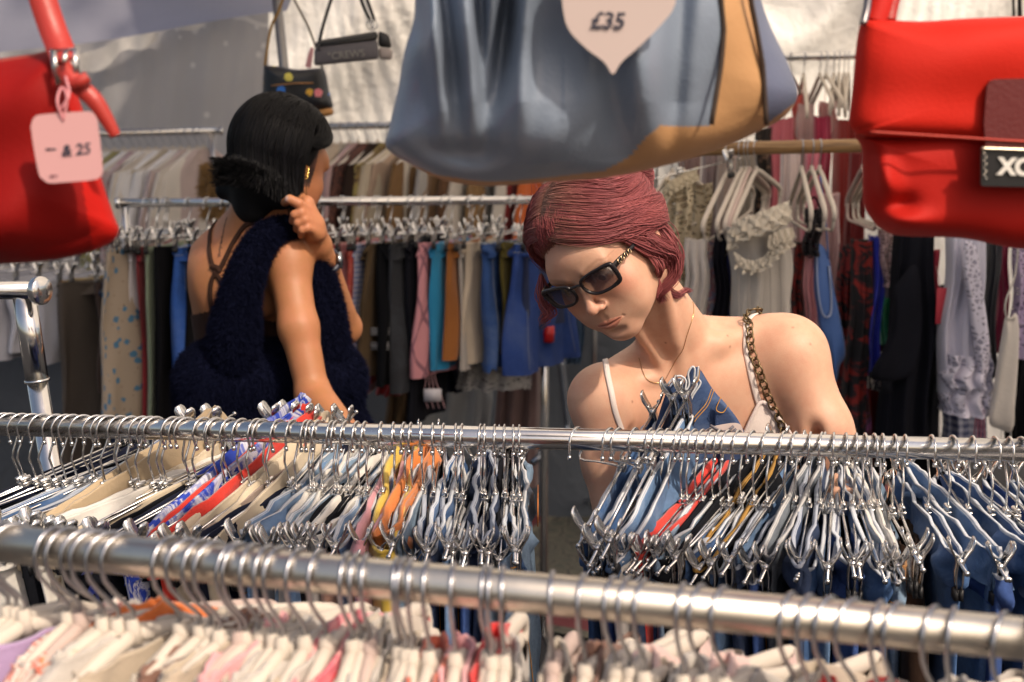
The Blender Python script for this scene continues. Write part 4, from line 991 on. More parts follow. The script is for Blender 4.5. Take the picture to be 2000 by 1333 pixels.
g = free('lace_blouse', 'white lavender lace blouse with a scalloped hem at right', 'blouse', 1846, 1926, 452, 770, 3.52, cloth((.50, .49, .60), .7, .2), 1328, 1.2, T=.045, amp=.014, k=7)
for q, (x0, x1, y) in enumerate(((1842, 1932, 690), (1842, 1934, 745))):
    add = free('lace_flounce', '', '', x0, x1, y, y + 62, 3.50, LAV, 1400 + q, 1.15, T=.055, amp=.016, k=11); add.parent = g; add.matrix_parent_inverse = xf(g).inverted()
    for kx in ('label', 'category', 'group'):
        if kx in add: del add[kx]
panel('sleeve', '', '', [(1885, 470), (1905, 480), (1915, 540), (1928, 640), (1932, 700), (1918, 760), (1906, 700), (1893, 600), (1880, 520)], 3.44, .018, LAV, g, .006, 70)
SEQ = plain((.010, .011, .016), .35, .6, .5, 1.0, 90)
g = free('sequin_dress', 'black sequin dress right of the lace blouse', 'dress', 1908, 1954, 450, 745, 3.62, SEQ, 1330, .85, T=.03, ragged=.006)
free('dress', 'magenta red dress behind the cream camisole', 'dress', 1950, 1972, 455, 690, 3.7, cloth((.42, .02, .09), .7), 1331, 1.0)
g = empty('corset_camisole', at(1975, 700, 3.42), 'cream corset camisole with thin straps at the right edge', 'camisole', 'clothes on the wooden rod')
panel('body', '', '', [(1964, 618), (1972, 622), (1984, 612), (1990, 640), (1986, 720), (1980, 800), (1976, 842), (1950, 838), (1932, 826), (1938, 780), (1950, 700)], 3.42, .02, cloth((.54, .50, .45), .7, .2), g, .004, 90)
strap(g, [at(1990, 470, 3.42), at(1982, 540, 3.42), at(1964, 590, 3.41), at(1967, 622, 3.41), at(1985, 618, 3.41)], .0045, cloth((.56, .52, .46), .7))
for k in range(2): strap(g, [at(1956 + 18 * k, 832, 3.42), at(1955 + 19 * k, 862, 3.42)], .003, cloth((.56, .54, .52)), 'garter')
free('lace_dress', 'lilac lace dress cut by the right edge of the view', 'dress', 1982, 2030, 460, 700, 3.6, pattern('lace', (.50, .40, .58), (.36, .27, .44), None, 80), 1332, 1.1, T=.03)
free('jacket', 'black jacket below the lilac dress at the right edge', 'jacket', 1978, 2040, 640, 900, 3.75, cloth((0.0066, 0.0066, 0.0088)), 1333, 1.05, T=.04)
free('shirt', 'blue gingham shirt below the lace blouse', 'shirt', 1846, 1926, 720, 900, 3.85, pattern('gingham', (.38, .40, .50), (.02, .035, .12), None, 48), 1334, 1.0, T=.04)
g = empty('pink_ribbon_skirt', at(1912, 800, 3.62), 'pink ribbon ties hanging below the lace blouse', 'ribbon', 'clothes on the wooden rod')
for k in range(4): strap(g, [at(1902 + 7 * k, 740, 3.62), at(1906 + 5 * k, 800, 3.61), at(1900 + 8 * k, 880, 3.62)], .005, cloth((.62, .20, .30), .5), 'ribbon', .25)
free('cream_blouse', 'cream blouse glimpsed under the fringed shawl', 'blouse', 1700, 1742, 690, 760, 3.8, cloth((.55, .50, .42)), 1335, 1.2, T=.03)
free('dress', 'purple and black print dress low at the woman\'s elbow', 'dress', 1640, 1700, 700, 920, 3.9, pattern('blotch', (.02, .012, .03), (.16, .03, .14), (.05, .01, .01), 26), 1336, 1.1, T=.04)
free('trousers', 'long black trousers behind the shawl', 'trousers', 1726, 1850, 560, 940, 4.0, cloth((0.0055, 0.0055, 0.0077)), 1337, 1.0, T=.05)
free('dress', 'long dark red dress low at the right of the stall', 'dress', 1690, 1740, 640, 940, 4.1, cloth((.20, .012, .012)), 1338, 1.0, T=.04)
# ---------------------------------------------------------------- high rail: long dresses and their hangers
HG = [(1470, 'mauve'), (1495, 'black sequin'), (1545, 'pink'), (1571, 'blush'), (1602, 'rose'), (1614, 'light pink'), (1630, 'scarlet'), (1640, 'brown'), (1650, 'deep red'), (1658, 'black')]
for px, c in HG:
    P = between(HR_A, HR_B, px)
    hanger('far', P, 12 + r_.uniform(-14, 14), r_.uniform(-4, 6), f'pale hanger carrying the {c} dress on the high rail', 'pale hangers on the high rail')
HD = [(1402, 1440, 'taupe sheer', (.36, .28, .24), 296, 560, 4.5), (1438, 1478, 'greyish beige', (.34, .30, .25), 290, 560, 4.6), (1474, 1512, 'black sequin', (.02, .014, .012), 250, 520, 4.7), (1370, 1404, 'mauve grey', (.30, .22, .22), 300, 560, 4.6), (1326, 1372, 'dusty mauve', (.28, .18, .17), 296, 480, 4.75),
      (1500, 1552, 'bright pink', (.62, .15, .19), 232, 520, 4.7), (1548, 1576, 'coral red', (.62, .09, .07), 186, 280, 4.78), (1556, 1592, 'blush white', (.62, .42, .40), 205, 470, 4.75), (1588, 1622, 'crimson', (.40, .02, .07), 228, 480, 4.65), (1600, 1634, 'pale pink slip', (.62, .34, .32), 200, 280, 4.8)]
for i, (x0, x1, c, rgb, y0, y1, Y) in enumerate(HD):
    g = free('dress', f'{c} dress hanging from the high rail', 'dress', x0, x1, y0, y1, Y, cloth(rgb, .7, .25) if 'sequin' not in c else pattern('floral', rgb, (.20, .12, .08), (.1, .06, .04), 50), 1500 + i, 1.25, T=.03, group='long dresses on the high rail')
    cx = (x0 + x1) / 2
    if y0 > 180 and y0 < 260:
        for s in (-6, 6): strap(g, [at(cx + s, y0 + 4, Y), at(cx + s * .8, y0 - 24, Y)], .003, cloth(rgb, .7, .25))
# tan furry toy-like stole on the far left rack, by the dark haired woman
def fur(name, P, N, length, width, mat, parent=None, seed=0, droop=.5, n=None, world=True):
    """many small tapering tufts rooted at points P with normals N"""
    r = np.random.default_rng(seed); k = len(P)
    d = N + r.normal(size=N.shape) * .45 + np.array([0, 0, -droop]); d /= np.linalg.norm(d, axis=1)[:, None]
    s = np.cross(d, r.normal(size=N.shape)); s /= np.linalg.norm(s, axis=1)[:, None]
    L = length * r.uniform(.6, 1.2, k)[:, None]
    mid = P + d * L * .55 + np.array([0, 0, -1]) * L * .08; tip = P + d * L + np.array([0, 0, -1]) * L * .25
    V = np.concatenate([P - s * width, P + s * width, mid + s * width * .6, mid - s * width * .6, tip]); i = np.arange(k)
    F1 = np.stack([i, i + k, i + 2 * k, i + 3 * k], 1); F2 = np.stack([i + 3 * k, i + 2 * k, i + 4 * k, i + 4 * k], 1)
    me_f = np.concatenate([np.stack([i, i + k, i + 2 * k], 1), np.stack([i, i + 2 * k, i + 3 * k], 1), np.stack([i + 3 * k, i + 2 * k, i + 4 * k], 1)])
    return np_mesh(name, V, me_f, mat, parent, world=world)
FURT = cloth((.36, .20, .06), .95, .4)
g = free('fur_jacket', 'golden tan furry jacket between the white shirts and the dark haired woman', 'jacket', 402, 438, 326, 420, 5.0, FURT, 1600, 1.1, T=.05, group='tops on the far left rail')
gb = g.children[0]; vv = np.array([v.co[:] for v in gb.data.vertices]); nn = np.array([v.normal[:] for v in gb.data.vertices]); ii = rng.integers(0, len(vv), 5000)
fur('pile', vv[ii] + rng.normal(size=(5000, 3)) * .006, nn[ii] * np.sign((nn[ii] * vv[ii]).sum(1))[:, None], .03, .0016, FURT, g, 3, world=False)

# the jeans she holds up: waistband and back pocket above the middle rail
RJ = empty('jeans', at(1370, 860, 1.88), 'blue denim jeans with orange stitching, raised waistband before the woman', 'jeans', 'clothes on the middle rail')
JD = denim((.022, .055, .15), .35)
jy = 1.885
panel('body', '', '', [(1334, 764), (1341, 738), (1348, 723), (1358, 717), (1368, 722), (1384, 748), (1398, 768), (1420, 792), (1449, 834), (1470, 900), (1470, 1000), (1290, 1010), (1262, 920), (1286, 850), (1310, 800), (1322, 775)], jy, .034, JD, RJ, .009, 34, seed=1)
panel('back_pocket', '', '', [(1396, 800), (1404, 786), (1428, 812), (1450, 850), (1448, 900), (1412, 900), (1398, 850)], jy - .033, .003, denim((.018, .045, .13), .3), RJ, .001, 40)
FR = cloth((.62, .64, .68), .95, .3, 0)
def line_on(pts, Y, r, mat, name): b = MB(); b.tube(spline([at(x, y, Y) for x, y in pts], 50), r, 6); return b.build(name, mat, RJ)
line_on([(1304, 752), (1316, 738), (1330, 735), (1340, 745), (1338, 764), (1346, 752), (1344, 730), (1352, 717), (1357, 722), (1356, 742), (1361, 752), (1350, 772), (1342, 786)], jy - .034, .0014, FR, 'frayed_edge')
line_on([(1308, 756), (1318, 744), (1329, 741), (1334, 748), (1330, 764)], jy - .028, .0012, cloth((.40, .47, .60), .95, .3, 0), 'frayed_edge')
line_on([(1364, 716), (1363, 738), (1368, 750), (1352, 776), (1346, 800)], jy - .036, .0013, FR, 'frayed_edge')
panel('waistband', '', '', [(1304, 758), (1316, 742), (1332, 741), (1336, 756), (1330, 776), (1312, 790), (1292, 830), (1280, 840), (1290, 800)], jy - .012, .012, JD, RJ, .002, 60)
OS = plain((.62, .30, .05), .8)
for pts in ([(1390, 760), (1378, 790), (1352, 822), (1344, 860)], [(1394, 763), (1382, 793), (1356, 825), (1348, 862)], [(1367, 722), (1364, 742), (1360, 748)], [(1408, 776), (1399, 800), (1412, 806), (1422, 792)], [(1330, 845), (1330, 830), (1334, 800)]):
    line_on(pts, jy - .0375, .0006, OS, 'stitching')

free('dress', 'candy pink dress between the crimson and blush dresses', 'dress', 1574, 1602, 290, 470, 4.3, cloth((.62, .16, .22), .7), 1601, 1.1, T=.03, group='long dresses on the high rail')
free('slip', 'pale pink slip behind the black lace camisole', 'slip', 1600, 1640, 380, 640, 4.2, cloth((.58, .36, .36), .6), 1602, 1.1, T=.03, group='long dresses on the high rail')
free('dress', 'white lace dress behind the black floral dress', 'dress', 1700, 1740, 660, 860, 4.15, cloth((.5, .47, .44), .7), 1603, 1.0, T=.03, group='long dresses on the high rail')
free('shirt', 'black print shirt with red flowers behind the royal blue slip', 'shirt', 1640, 1668, 480, 760, 3.9, pattern('blotch', (.012, .01, .014), (.34, .03, .03), (.02, .015, .02), 30), 1604, 1.1, T=.03)
free('scarf', 'magenta pink scarf right of the green dress', 'scarf', 1752, 1768, 480, 640, 4.0, cloth((.5, .05, .18), .7), 1605, 1.0, T=.015)
free('top', 'hot pink knit top between the lace blouse and the sequin dress', 'top', 1898, 1918, 455, 560, 3.9, cloth((.55, .06, .16), .8), 1606, 1.0, T=.02)
# ---------------------------------------------------------------- handbags hanging in front
def text_mesh(name, body, size, mat, parent, M, extrude=.0004, shear=0.0, offset=0):
    c = bpy.data.curves.new(name, 'FONT'); c.body = body; c.size = size; c.extrude = extrude; c.align_x = 'CENTER'; c.align_y = 'CENTER'; c.shear = shear; c.offset = offset
    o = bpy.data.objects.new('t', c); COL.objects.link(o)
    dg = bpy.context.evaluated_depsgraph_get(); me = bpy.data.meshes.new_from_object(o.evaluated_get(dg))
    bpy.data.objects.remove(o); me.transform(M); me.name = name; me.materials.clear(); me.materials.append(mat)
    q = bpy.data.objects.new(name, me); place(q, parent); return q
def basis(O, X, Z):
    """matrix with local x along X, local y along Z (up), local z towards the viewer"""
    X = Vector(X).normalized(); Z = Vector(Z); Z = (Z - X * Z.dot(X)).normalized(); N = X.cross(Z)
    m = Matrix((X, Z, N)).transposed().to_4x4(); m.translation = O; return m
def blob(root, outline, Yf, centre, T, parts, disp=None, nth=140, nr=44, power=3.0, back=1.0, bulge_c=None, side='front'):
    """stuffed bag body. outline: closed pixel polygon; Yf(px, py): distance of its middle surface; T thickness (m).
    parts: [(name, material, test(px, py, front))]; faces go to the first part whose test passes"""
    S = spline(list(outline) + [outline[0]], nth + 1)[:-1]; c = np.array(centre, float)
    rho = np.sin(np.linspace(0, math.pi / 2, nr)); V = []; Q = []
    for sg in (-1, 1):
        for q in rho:
            p = c + (S - c) * q
            th = T * max(0, 1 - q ** power) ** (1 / 2.0)
            row = []
            for (x, y) in p:
                Y = Yf(x, y); dy = sg * th * (1 if sg < 0 else back)
                if disp is not None: dy += disp(x, y, sg) * min(1, (1 - q) * 8)
                row.append(list(at(x, y, Y + dy)))
            V += row; Q += [(x, y, sg) for x, y in p]
    V = np.array(V); F = []; n = nth
    for s in range(2):
        for i in range(nr - 1):
            a = (s * nr + i) * n
            for j in range(n):
                j2 = (j + 1) % n; f = (a + j, a + j2, a + n + j2, a + n + j); F.append(f if s == 1 else f[::-1])
    F = np.array(F); cx = np.array([[Q[k][0] for k in f] for f in F]).mean(1); cy = np.array([[Q[k][1] for k in f] for f in F]).mean(1); sg = np.array([Q[f[0]][2] for f in F])
    # the same place gets the same part on both sides of the rim
    which = np.full(len(F), -1)
    for k, (nm, mat, test) in enumerate(parts):
        hit = np.array([test(x, y, s < 0) for x, y, s in zip(cx, cy, sg)]); which[(which < 0) & hit] = k
    out = []
    for k, (nm, mat, test) in enumerate(parts):
        f = F[which == k]
        if len(f) == 0: continue
        u, inv = np.unique(f, return_inverse=True); uvs = V[u][:, [0, 2]]
        out.append(np_mesh(nm, V[u], inv.reshape(f.shape), mat, root, uv=uvs))
    return out
def leather(c, rough=.38, bmp=.5, sc=220, var=.15, spec=.5, sheen=0):
    m, t = newmat('leather'); o = objc(t)
    n1 = noise(t, 12, 4, o); t.link(mix(t, n1, tuple(x * (1 - var) for x in c), c), t.b.inputs['Base Color'])
    t.b.inputs['Roughness'].default_value = rough; t.b.inputs['Specular IOR Level'].default_value = spec; t.b.inputs['Sheen Weight'].default_value = sheen
    v = t.new('ShaderNodeTexVoronoi'); v.inputs['Scale'].default_value = sc; t.link(o, v.inputs['Vector'])
    h = fmath(t, 'ADD', fmath(t, 'MULTIPLY', v.outputs[0], .25), noise(t, 22, 4, o)); bump(t, h, .0022, bmp); return m
def seamline(root, pts, Y, r, mat, name='seam'):
    b = MB(); b.tube([at(x, y, Y if not callable(Y) else Y(x, y)) for x, y in spline([(p[0], p[1], 0) for p in pts], 40)[:, :2]], r, 6); return b.build(name, mat, root)

# ---- large blue and tan bag
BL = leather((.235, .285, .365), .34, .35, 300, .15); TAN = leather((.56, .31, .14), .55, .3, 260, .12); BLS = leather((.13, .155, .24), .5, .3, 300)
root = empty('blue_handbag', at(1150, 120, 1.2), 'large pleated slate blue handbag with tan base and side band, overhead', 'handbag')
outl = [(800, -330), (1050, -390), (1300, -380), (1440, -240), (1478, -40), (1500, 40), (1535, 115), (1556, 170), (1554, 200), (1530, 230), (1488, 254), (1420, 285), (1330, 316), (1200, 345), (1080, 355), (1000, 362), (930, 363), (860, 350), (795, 318), (762, 297), (753, 280), (762, 240), (778, 170), (790, 100), (810, 20), (812, -150)]
def blueY(x, y): return 1.18 + .00012 * max(0, x - 1250) * 1.2 + .00005 * (y - 100)
LO = [(753, 300), (850, 341), (930, 354), (1000, 354), (1080, 346), (1180, 334), (1232, 304), (1262, 268), (1290, 246), (1340, 247), (1390, 246), (1440, 246), (1495, 244), (1560, 196)]
def lo_y(x): return np.interp(x, [p[0] for p in LO], [p[1] for p in LO])
def band_l(y): return np.interp(y, [-400, 0, 60, 130, 245], [1395, 1408, 1414, 1408, 1389])
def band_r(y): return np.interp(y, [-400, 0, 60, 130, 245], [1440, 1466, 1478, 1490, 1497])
def pleat(x, y, sg):
    # gathers radiating from the frame: wide folds on the left, softer on the right, fading to the base
    fade = min(1, max(0, (330 - y) / 130)); u = x + (x - 1120) * (y - 0) * .00035
    g = lambda c, w: math.exp(-((u - c) / w) ** 2)
    up = min(1, max(0, (250 - y) / 200))
    d = 0
    for c, w, a in ((840, 22, -.026), (872 + .05 * y, 20, .016), (905, 34, -.020), (940 - .03 * y, 15, .018), (962 - .10 * y, 15, -.020), (992 - .22 * y, 22, .036), (1022 - .05 * y, 22, -.016), (1060, 40, -.004), (1180 + .15 * y, 40, .012), (1240 + .1 * y, 50, -.010), (1330, 24, .012)):
        d += a * g(c, w)
    d *= (fade * (.35 + .65 * up) if x < 1100 else fade) * 1.45
    d += .005 * math.sin(x * .012 + y * .02) * fade + .004 * math.sin(x * .021 - y * .016)
    d += -.012 * math.exp(-((x - 1090 - (260 - y) * .5) / 60) ** 2 - ((y - 270) / 70) ** 2) + .010 * math.exp(-((x - 900) / 80) ** 2 - ((y - 300) / 25) ** 2)
    return d if sg < 0 else 0
def hideX(x, y): return band_l(y) <= x <= band_r(y) and y < lo_y(x)
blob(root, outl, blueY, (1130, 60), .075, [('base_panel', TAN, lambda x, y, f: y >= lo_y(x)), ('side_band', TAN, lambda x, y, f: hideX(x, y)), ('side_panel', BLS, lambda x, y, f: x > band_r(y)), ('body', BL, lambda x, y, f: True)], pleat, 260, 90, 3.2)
CORD = plain((.05, .03, .02), .7)
for fn in (band_l, band_r):
    pts = [(fn(y), y) for y in np.linspace(-60, 244, 14)]
    b = MB(); b.tube([at(x, y, blueY(x, y) - .075 * max(0, 1 - ((abs(x - 1130) / 420) ** 3.2)) ** .5 - .0015) for x, y in pts], .0022, 6); b.build('piping', CORD, root)
b = MB(); b.tube(spline([at(860, -330, 1.18), at(900, -600, 1.2), at(1120, -760, 1.2), at(1340, -640, 1.2), at(1380, -330, 1.18)], 40), .012, 12); b.build('handle', TAN, root)
# ---- blank-edged heart shaped tag
tg = empty('heart_price_tag', at(1205, -40, 1.09), 'pale pink heart shaped price tag on the blue handbag, reading £35', 'price tag')
hp_ = [(1093, -60), (1100, 20), (1112, 60), (1145, 95), (1180, 122), (1197, 145), (1214, 122), (1250, 90), (1290, 50), (1318, 10), (1325, -60), (1290, -110), (1245, -120), (1207, -85), (1170, -120), (1125, -115)]
def flat_card(name, pts, Y, th, mat, parent, tilt=0, smooth_n=0):
    P = [Vector(at(x, y, Y(x, y) if callable(Y) else Y)) for x, y in (pts if not smooth_n else [tuple(q[:2]) for q in spline([(a, b_, 0) for a, b_ in pts + [pts[0]]], smooth_n)[:-1]])]
    n = len(P); c = sum(P, Vector()) / n; b = MB(); off = Vector((0, th, 0))
    b.add([p for p in P] + [p + off for p in P], [tuple(range(n))[::-1], tuple(range(n, 2 * n))] + [(i, (i + 1) % n, n + (i + 1) % n, n + i) for i in range(n)])
    return b.build(name, mat, parent, smooth=False)
CARD = plain((.60, .49, .455), .65, .3, .03, 0, 8); INK = plain((.03, .03, .05), .7)
ty = lambda x, y: 1.072 + (y - 20) * .00004
flat_card('card', hp_, ty, .0012, CARD, tg, smooth_n=90)
text_mesh('lettering', '£35', .0165, INK, tg, basis(at(1186, 42, 1.0722), (1, 0, -.03), (0, 0, 1)), .0002, .15, .0004)
b = MB(); b.tube(spline([at(1208, -105, 1.07), at(1205, -250, 1.08), at(1210, -420, 1.16)], 12), .001, 6); b.build('string', plain((.6, .4, .4), .7), tg)

# ---- red bag at left
RED = leather((.27, .004, .003), .7, .25, 320, .25, .2); RED_LIT = leather((.50, .008, .004), .7, .25, 320, .15, .2); STRAPR = leather((.45, .040, .030), .42, .25, 400)  # gusset gets a brighter red, its side light painted into the colour
root = empty('red_shoulder_bag', at(-40, 300, 1.15), 'deep red shoulder bag with buckled strap and pink tag at left', 'handbag')
outl = [(-330, 150), (-200, 130), (-60, 122), (60, 106), (112, 99), (132, 140), (163, 218), (182, 290), (204, 368), (222, 420), (232, 452), (214, 476), (150, 500), (60, 513), (-60, 516), (-250, 508), (-380, 480), (-400, 420), (-370, 280)]
def rY(x, y): return 1.14
def rd(x, y, sg): return (.012 * math.exp(-((x - 60 - .1 * y) / 50) ** 2 - ((y - 430) / 50) ** 2) - .010 * math.exp(-((x - 110) / 45) ** 2 - ((y - 440) / 60) ** 2) + .007 * math.sin(x * .02 + y * .011) + .006 * math.sin(y * .025 + x * .008)) if sg < 0 else 0
blob(root, outl, rY, (-80, 320), .05, [('gusset', RED_LIT, lambda x, y, f: x > 118 + (y - 100) * .165 and y > 120), ('body', RED, lambda x, y, f: True)], rd, 180, 60, 4.0)
seamline(root, [(-40, 131), (40, 116), (108, 103)], 1.127, .0022, leather((.35, .06, .04), .5), 'top_trim')
def ribbon(pts, w, th, name, mat, parent, nseg=40, yoff=0):
    P = [Vector(p) for p in spline([at(*p) for p in pts], nseg)]; b = MB(); vs = []; fs = []
    view = [(p - Vector((0, 0, CAMZ))).normalized() for p in P]
    for i, p in enumerate(P):
        t = (P[min(i + 1, nseg - 1)] - P[max(i - 1, 0)]).normalized(); s = t.cross(view[i]).normalized(); n = s.cross(t).normalized()
        ww = w if not hasattr(w, '__len__') else np.interp(i / (nseg - 1), np.linspace(0, 1, len(w)), w)
        for a, c in ((-1, -1), (-.85, -1.3), (.85, -1.3), (1, -1), (1, 1), (-1, 1)): vs.append(p + s * ww / 2 * a + n * th / 2 * c * (-1))
    for i in range(nseg - 1):
        for k in range(6): fs.append((i * 6 + k, i * 6 + (k + 1) % 6, (i + 1) * 6 + (k + 1) % 6, (i + 1) * 6 + k))
    fs += [tuple(range(6))[::-1], tuple((nseg - 1) * 6 + k for k in range(6))]
    b.add(vs, fs); return b.build(name, mat, parent)
ribbon([(20, -320, 1.12), (50, -120, 1.12), (84, 0, 1.115), (104, 60, 1.11), (122, 105, 1.10), (128, 118, 1.092)], .0205, .004, 'strap', STRAPR, root)
ribbon([(122, 128, 1.085), (140, 155, 1.08), (158, 172, 1.078), (184, 196, 1.078), (206, 230, 1.08), (226, 266, 1.082)], [.012, .0135, .0135, .013, .011, .008], .0028, 'strap_tail', STRAPR, root)
ribbon([(140, 168, 1.074), (156, 160, 1.072), (172, 150, 1.074)], .0085, .003, 'strap_loop', STRAPR, root)
b = MB(); M_ = [at(x, y, 1.083) for x, y in ((104, 99), (148, 96), (150, 148), (112, 166))]
b.tube([M_[0], M_[1], M_[2], M_[3]], .0030, 8, closed=True); b.tube([at(128, 98, 1.083), at(126, 122, 1.076)], .002, 8); b.build('buckle', metal((.85, .80, .76), .25, .1), root)
tg = empty('pink_price_tag', at(125, 270, 1.06), 'pink rounded square price tag on the red shoulder bag, reading £25', 'price tag')
pk = [(60, 248), (66, 231), (82, 224), (150, 219), (176, 219), (188, 232), (193, 262), (200, 330), (196, 345), (180, 352), (120, 357), (96, 358), (84, 351), (76, 340), (66, 290)]
PINKC = plain((.66, .36, .36), .6, .35, .03, 0, 8)
flat_card('card', pk, lambda x, y: 1.062 + (x - 60) * -.00004, .0012, PINKC, tg, smooth_n=80)
def on_pink(x, y): return basis(at(x, y, 1.0617 + (x - 60) * -.00004), (1, -.06, .045), (0, 0, 1))
text_mesh('lettering', '& 25', .0115, INK, tg, on_pink(148, 294) @ Matrix.Rotation(R(2), 4, 'Z'), .0002, .2, .0003)
b = MB(); b.box(at(105, 293, 1.0602), (.0115, .0004, .0009)); b.box(at(105, 291, 1.0602), (.0115, .0004, .0006)); b.build('struck_price', INK, tg)
b = MB(); q_ = random.Random(4)
for (yy, xa, xb) in ((334, 116, 150), (343, 98, 174), (347, 98, 174)):
    x = xa
    while x < xb:
        w_ = q_.uniform(.6, 1.6); b.box(at(x, yy + (x - 136) * -.02, 1.0600), (w_ * .00055, .0003, .0010 if yy != 347 else .0004)); x += w_ + q_.uniform(.6, 1.3)
b.build('small_print', plain((.20, .07, .10), .7), tg)
b = MB(); c = at(124, 238, 1.0602); b.disc_prism(c, (0, 1, 0), .0022, .0006, 14); b.build('eyelet_hole', plain((.02, .01, .01), .8), tg)
b = MB(); b.tube(spline([at(124, 238, 1.06), at(112, 200, 1.058), at(120, 172, 1.066), at(131, 190, 1.06), at(124, 238, 1.06)], 24), .0011, 6); b.tube(spline([at(118, 215, 1.059), at(135, 185, 1.06), at(128, 150, 1.07)], 12), .0011, 6)
b.build('string', plain((.60, .24, .26), .6), tg)

# ---- red bag at right
REDF = leather((.62, .020, .009), .7, .22, 320, .2, .2); REDB = leather((.48, .013, .007), .7, .22, 320, .2, .22); PATCH = leather((.13, .010, .010), .45, .3, 300, .3)
root = empty('red_flap_handbag', at(1850, 260, 1.2), 'bright red flap handbag with black letter plate at right', 'handbag')
outl = [(1668, 262), (1700, 256), (1900, 240), (2100, 240), (2330, 250), (2350, 380), (2330, 480), (2200, 492), (2000, 487), (1880, 466), (1760, 461), (1722, 448), (1700, 425), (1686, 395), (1684, 330), (1682, 290)]
def rd2(x, y, sg): return (-.018 * math.exp(-((x - 1728 - (y - 340) * .2) / 26) ** 2 - ((y - 350) / 60) ** 2) + .014 * math.exp(-((x - 1752) / 34) ** 2 - ((y - 398) / 22) ** 2) - .012 * math.exp(-((x - 1770) / 50) ** 2 - ((y - 432) / 22) ** 2)) if sg < 0 else 0
blob(root, outl, lambda x, y: 1.22, (1960, 370), .05, [('body', REDB, lambda x, y, f: True)], rd2, 170, 56, 5.0)
outl = [(1680, 44), (1700, 38), (1800, 42), (1900, 36), (2100, 30), (2330, 30), (2345, 150), (2330, 280), (2150, 292), (1990, 286), (1860, 276), (1690, 268), (1668, 258), (1658, 238), (1664, 180), (1672, 90)]
blob(root, outl, lambda x, y: 1.19, (1980, 160), .036, [('flap', REDF, lambda x, y, f: True)], lambda x, y, sg: (.003 * math.sin(x * .018 + y * .02) + .002 * math.sin(y * .04)) if sg < 0 else 0, 170, 50, 7.0)
seamline(root, [(1700, 258), (1860, 268), (2000, 277), (2150, 282)], 1.149, .0012, leather((.42, .03, .015), .6), 'seam')
def card2(name, pts, Y, th, mat, parent): return flat_card(name, pts, Y, th, mat, parent)
card2('closing_tab', [(1928, 168), (1934, 158), (1945, 155), (2130, 150), (2130, 300), (1926, 296), (1922, 240)], 1.150, .003, PATCH, root)
card2('name_plate', [(1917, 290), (1922, 288), (2120, 298), (2120, 368), (1920, 364), (1916, 360)], 1.145, .004, plain((.012, .012, .014), .3, .6), root)
seamline(root, [(1917, 290), (2020, 294), (2120, 299)], 1.143, .0012, metal((.75, .65, .5), .3), 'plate_edge')
text_mesh('lettering', 'XOX', .0180, plain((.75, .72, .66), .3, .6, .3, 0, 300), root, basis(at(1999, 328, 1.1445), (1, 0, -.03), (0, 0, 1)) @ Matrix.Translation((0, 0, .0012)), .0006, 0, .0009)
b = MB()
for k in range(8): b.disc_prism(at(1922 + 4 * (k % 2), 300 + 7 * k, 1.144), (0, 1, 0), .0009, .001, 8)
b.build('rhinestones', metal((.8, .75, .65), .2), root)
ribbon([(1790, -260, 1.25), (1750, -100, 1.22), (1722, 0, 1.19), (1708, 42, 1.18)], .018, .005, 'strap', REDB, root)
ribbon([(1760, -60, 1.225), (1742, 6, 1.20), (1735, 40, 1.19)], .012, .006, 'strap', leather((.35, .015, .01), .5), root)
ribbon([(1700, -60, 1.20), (1694, 10, 1.175), (1686, 46, 1.165)], .006, .004, 'buckle', metal((.35, .33, .33), .3), root)
# the line the front bags hang from
b = MB(); b.tube([(-1.2, 1.15, 2.22), (1.4, 1.22, 2.22)], .012, 14)
hb = b.build('hanging_bar', DARKMETAL, None); tag(hb, 'dark bar above the view from which the front handbags hang', 'bar')
for nm, x0, y0, Y0 in (('hook', 20, -320, 1.12), ('hook', 1120, -760, 1.2), ('hook', 1790, -260, 1.25)):
    p = at(x0, y0, Y0); b = MB(); b.tube(spline([p + Vector((0, 0, -.01)), p + Vector((.012, 0, -.012)), p + Vector((.01, 0, .01)), Vector((p.x, p.y, p.z + .03)), Vector((p.x, 1.185, 2.205)), Vector((p.x, 1.2, 2.238)), Vector((p.x, 1.165, 2.236))], 30), .003, 8); b.build('hook', CHROME, hb)

# ---- small grey barrel bag with black top, upper left of centre
root = empty('barrel_handbag', at(690, 95, 3.9), 'small grey barrel handbag with black zip top and faded lettering', 'handbag')
Y0 = 3.9; A = [(617, 82), (735, 62), (738, 112), (620, 128)]
def prism(name, quad, Yn, Yf, mat, parent, bev=.006, dx=0):
    P = [Vector(at(x, y, Yn)) for x, y in quad] + [Vector(at(x + dx, y, Yf)) for x, y in quad]
    b = MB(); b.add(P, [(3, 2, 1, 0), (4, 5, 6, 7), (0, 1, 5, 4), (1, 2, 6, 5), (2, 3, 7, 6), (3, 0, 4, 7)]); return b.build(name, mat, parent, bevel=bev)
GREY = leather((.13, .12, .135), .6, .3, 120); BLK = leather((.014, .014, .016), .4, .3, 160)
prism('body', [(614, 93), (737, 78), (740, 116), (613, 129)], 3.86, 3.98, GREY, root, .008)
prism('zip_top', [(617, 80), (738, 61), (738, 79), (615, 94)], 3.862, 3.98, BLK, root, .010)
prism('end_panel', [(739, 60), (760, 68), (766, 95), (739, 92)], 3.87, 3.97, BLK, root, .008)
prism('end_panel', [(739, 93), (767, 96), (766, 118), (741, 116)], 3.87, 3.97, leather((.42, .36, .34), .5), root, .008)
text_mesh('lettering', '°CREWS', .027, plain((.30, .29, .27), .6), root, basis(at(676, 108, 3.853), (1, 0, .10), (0, 0, 1)), .0005)
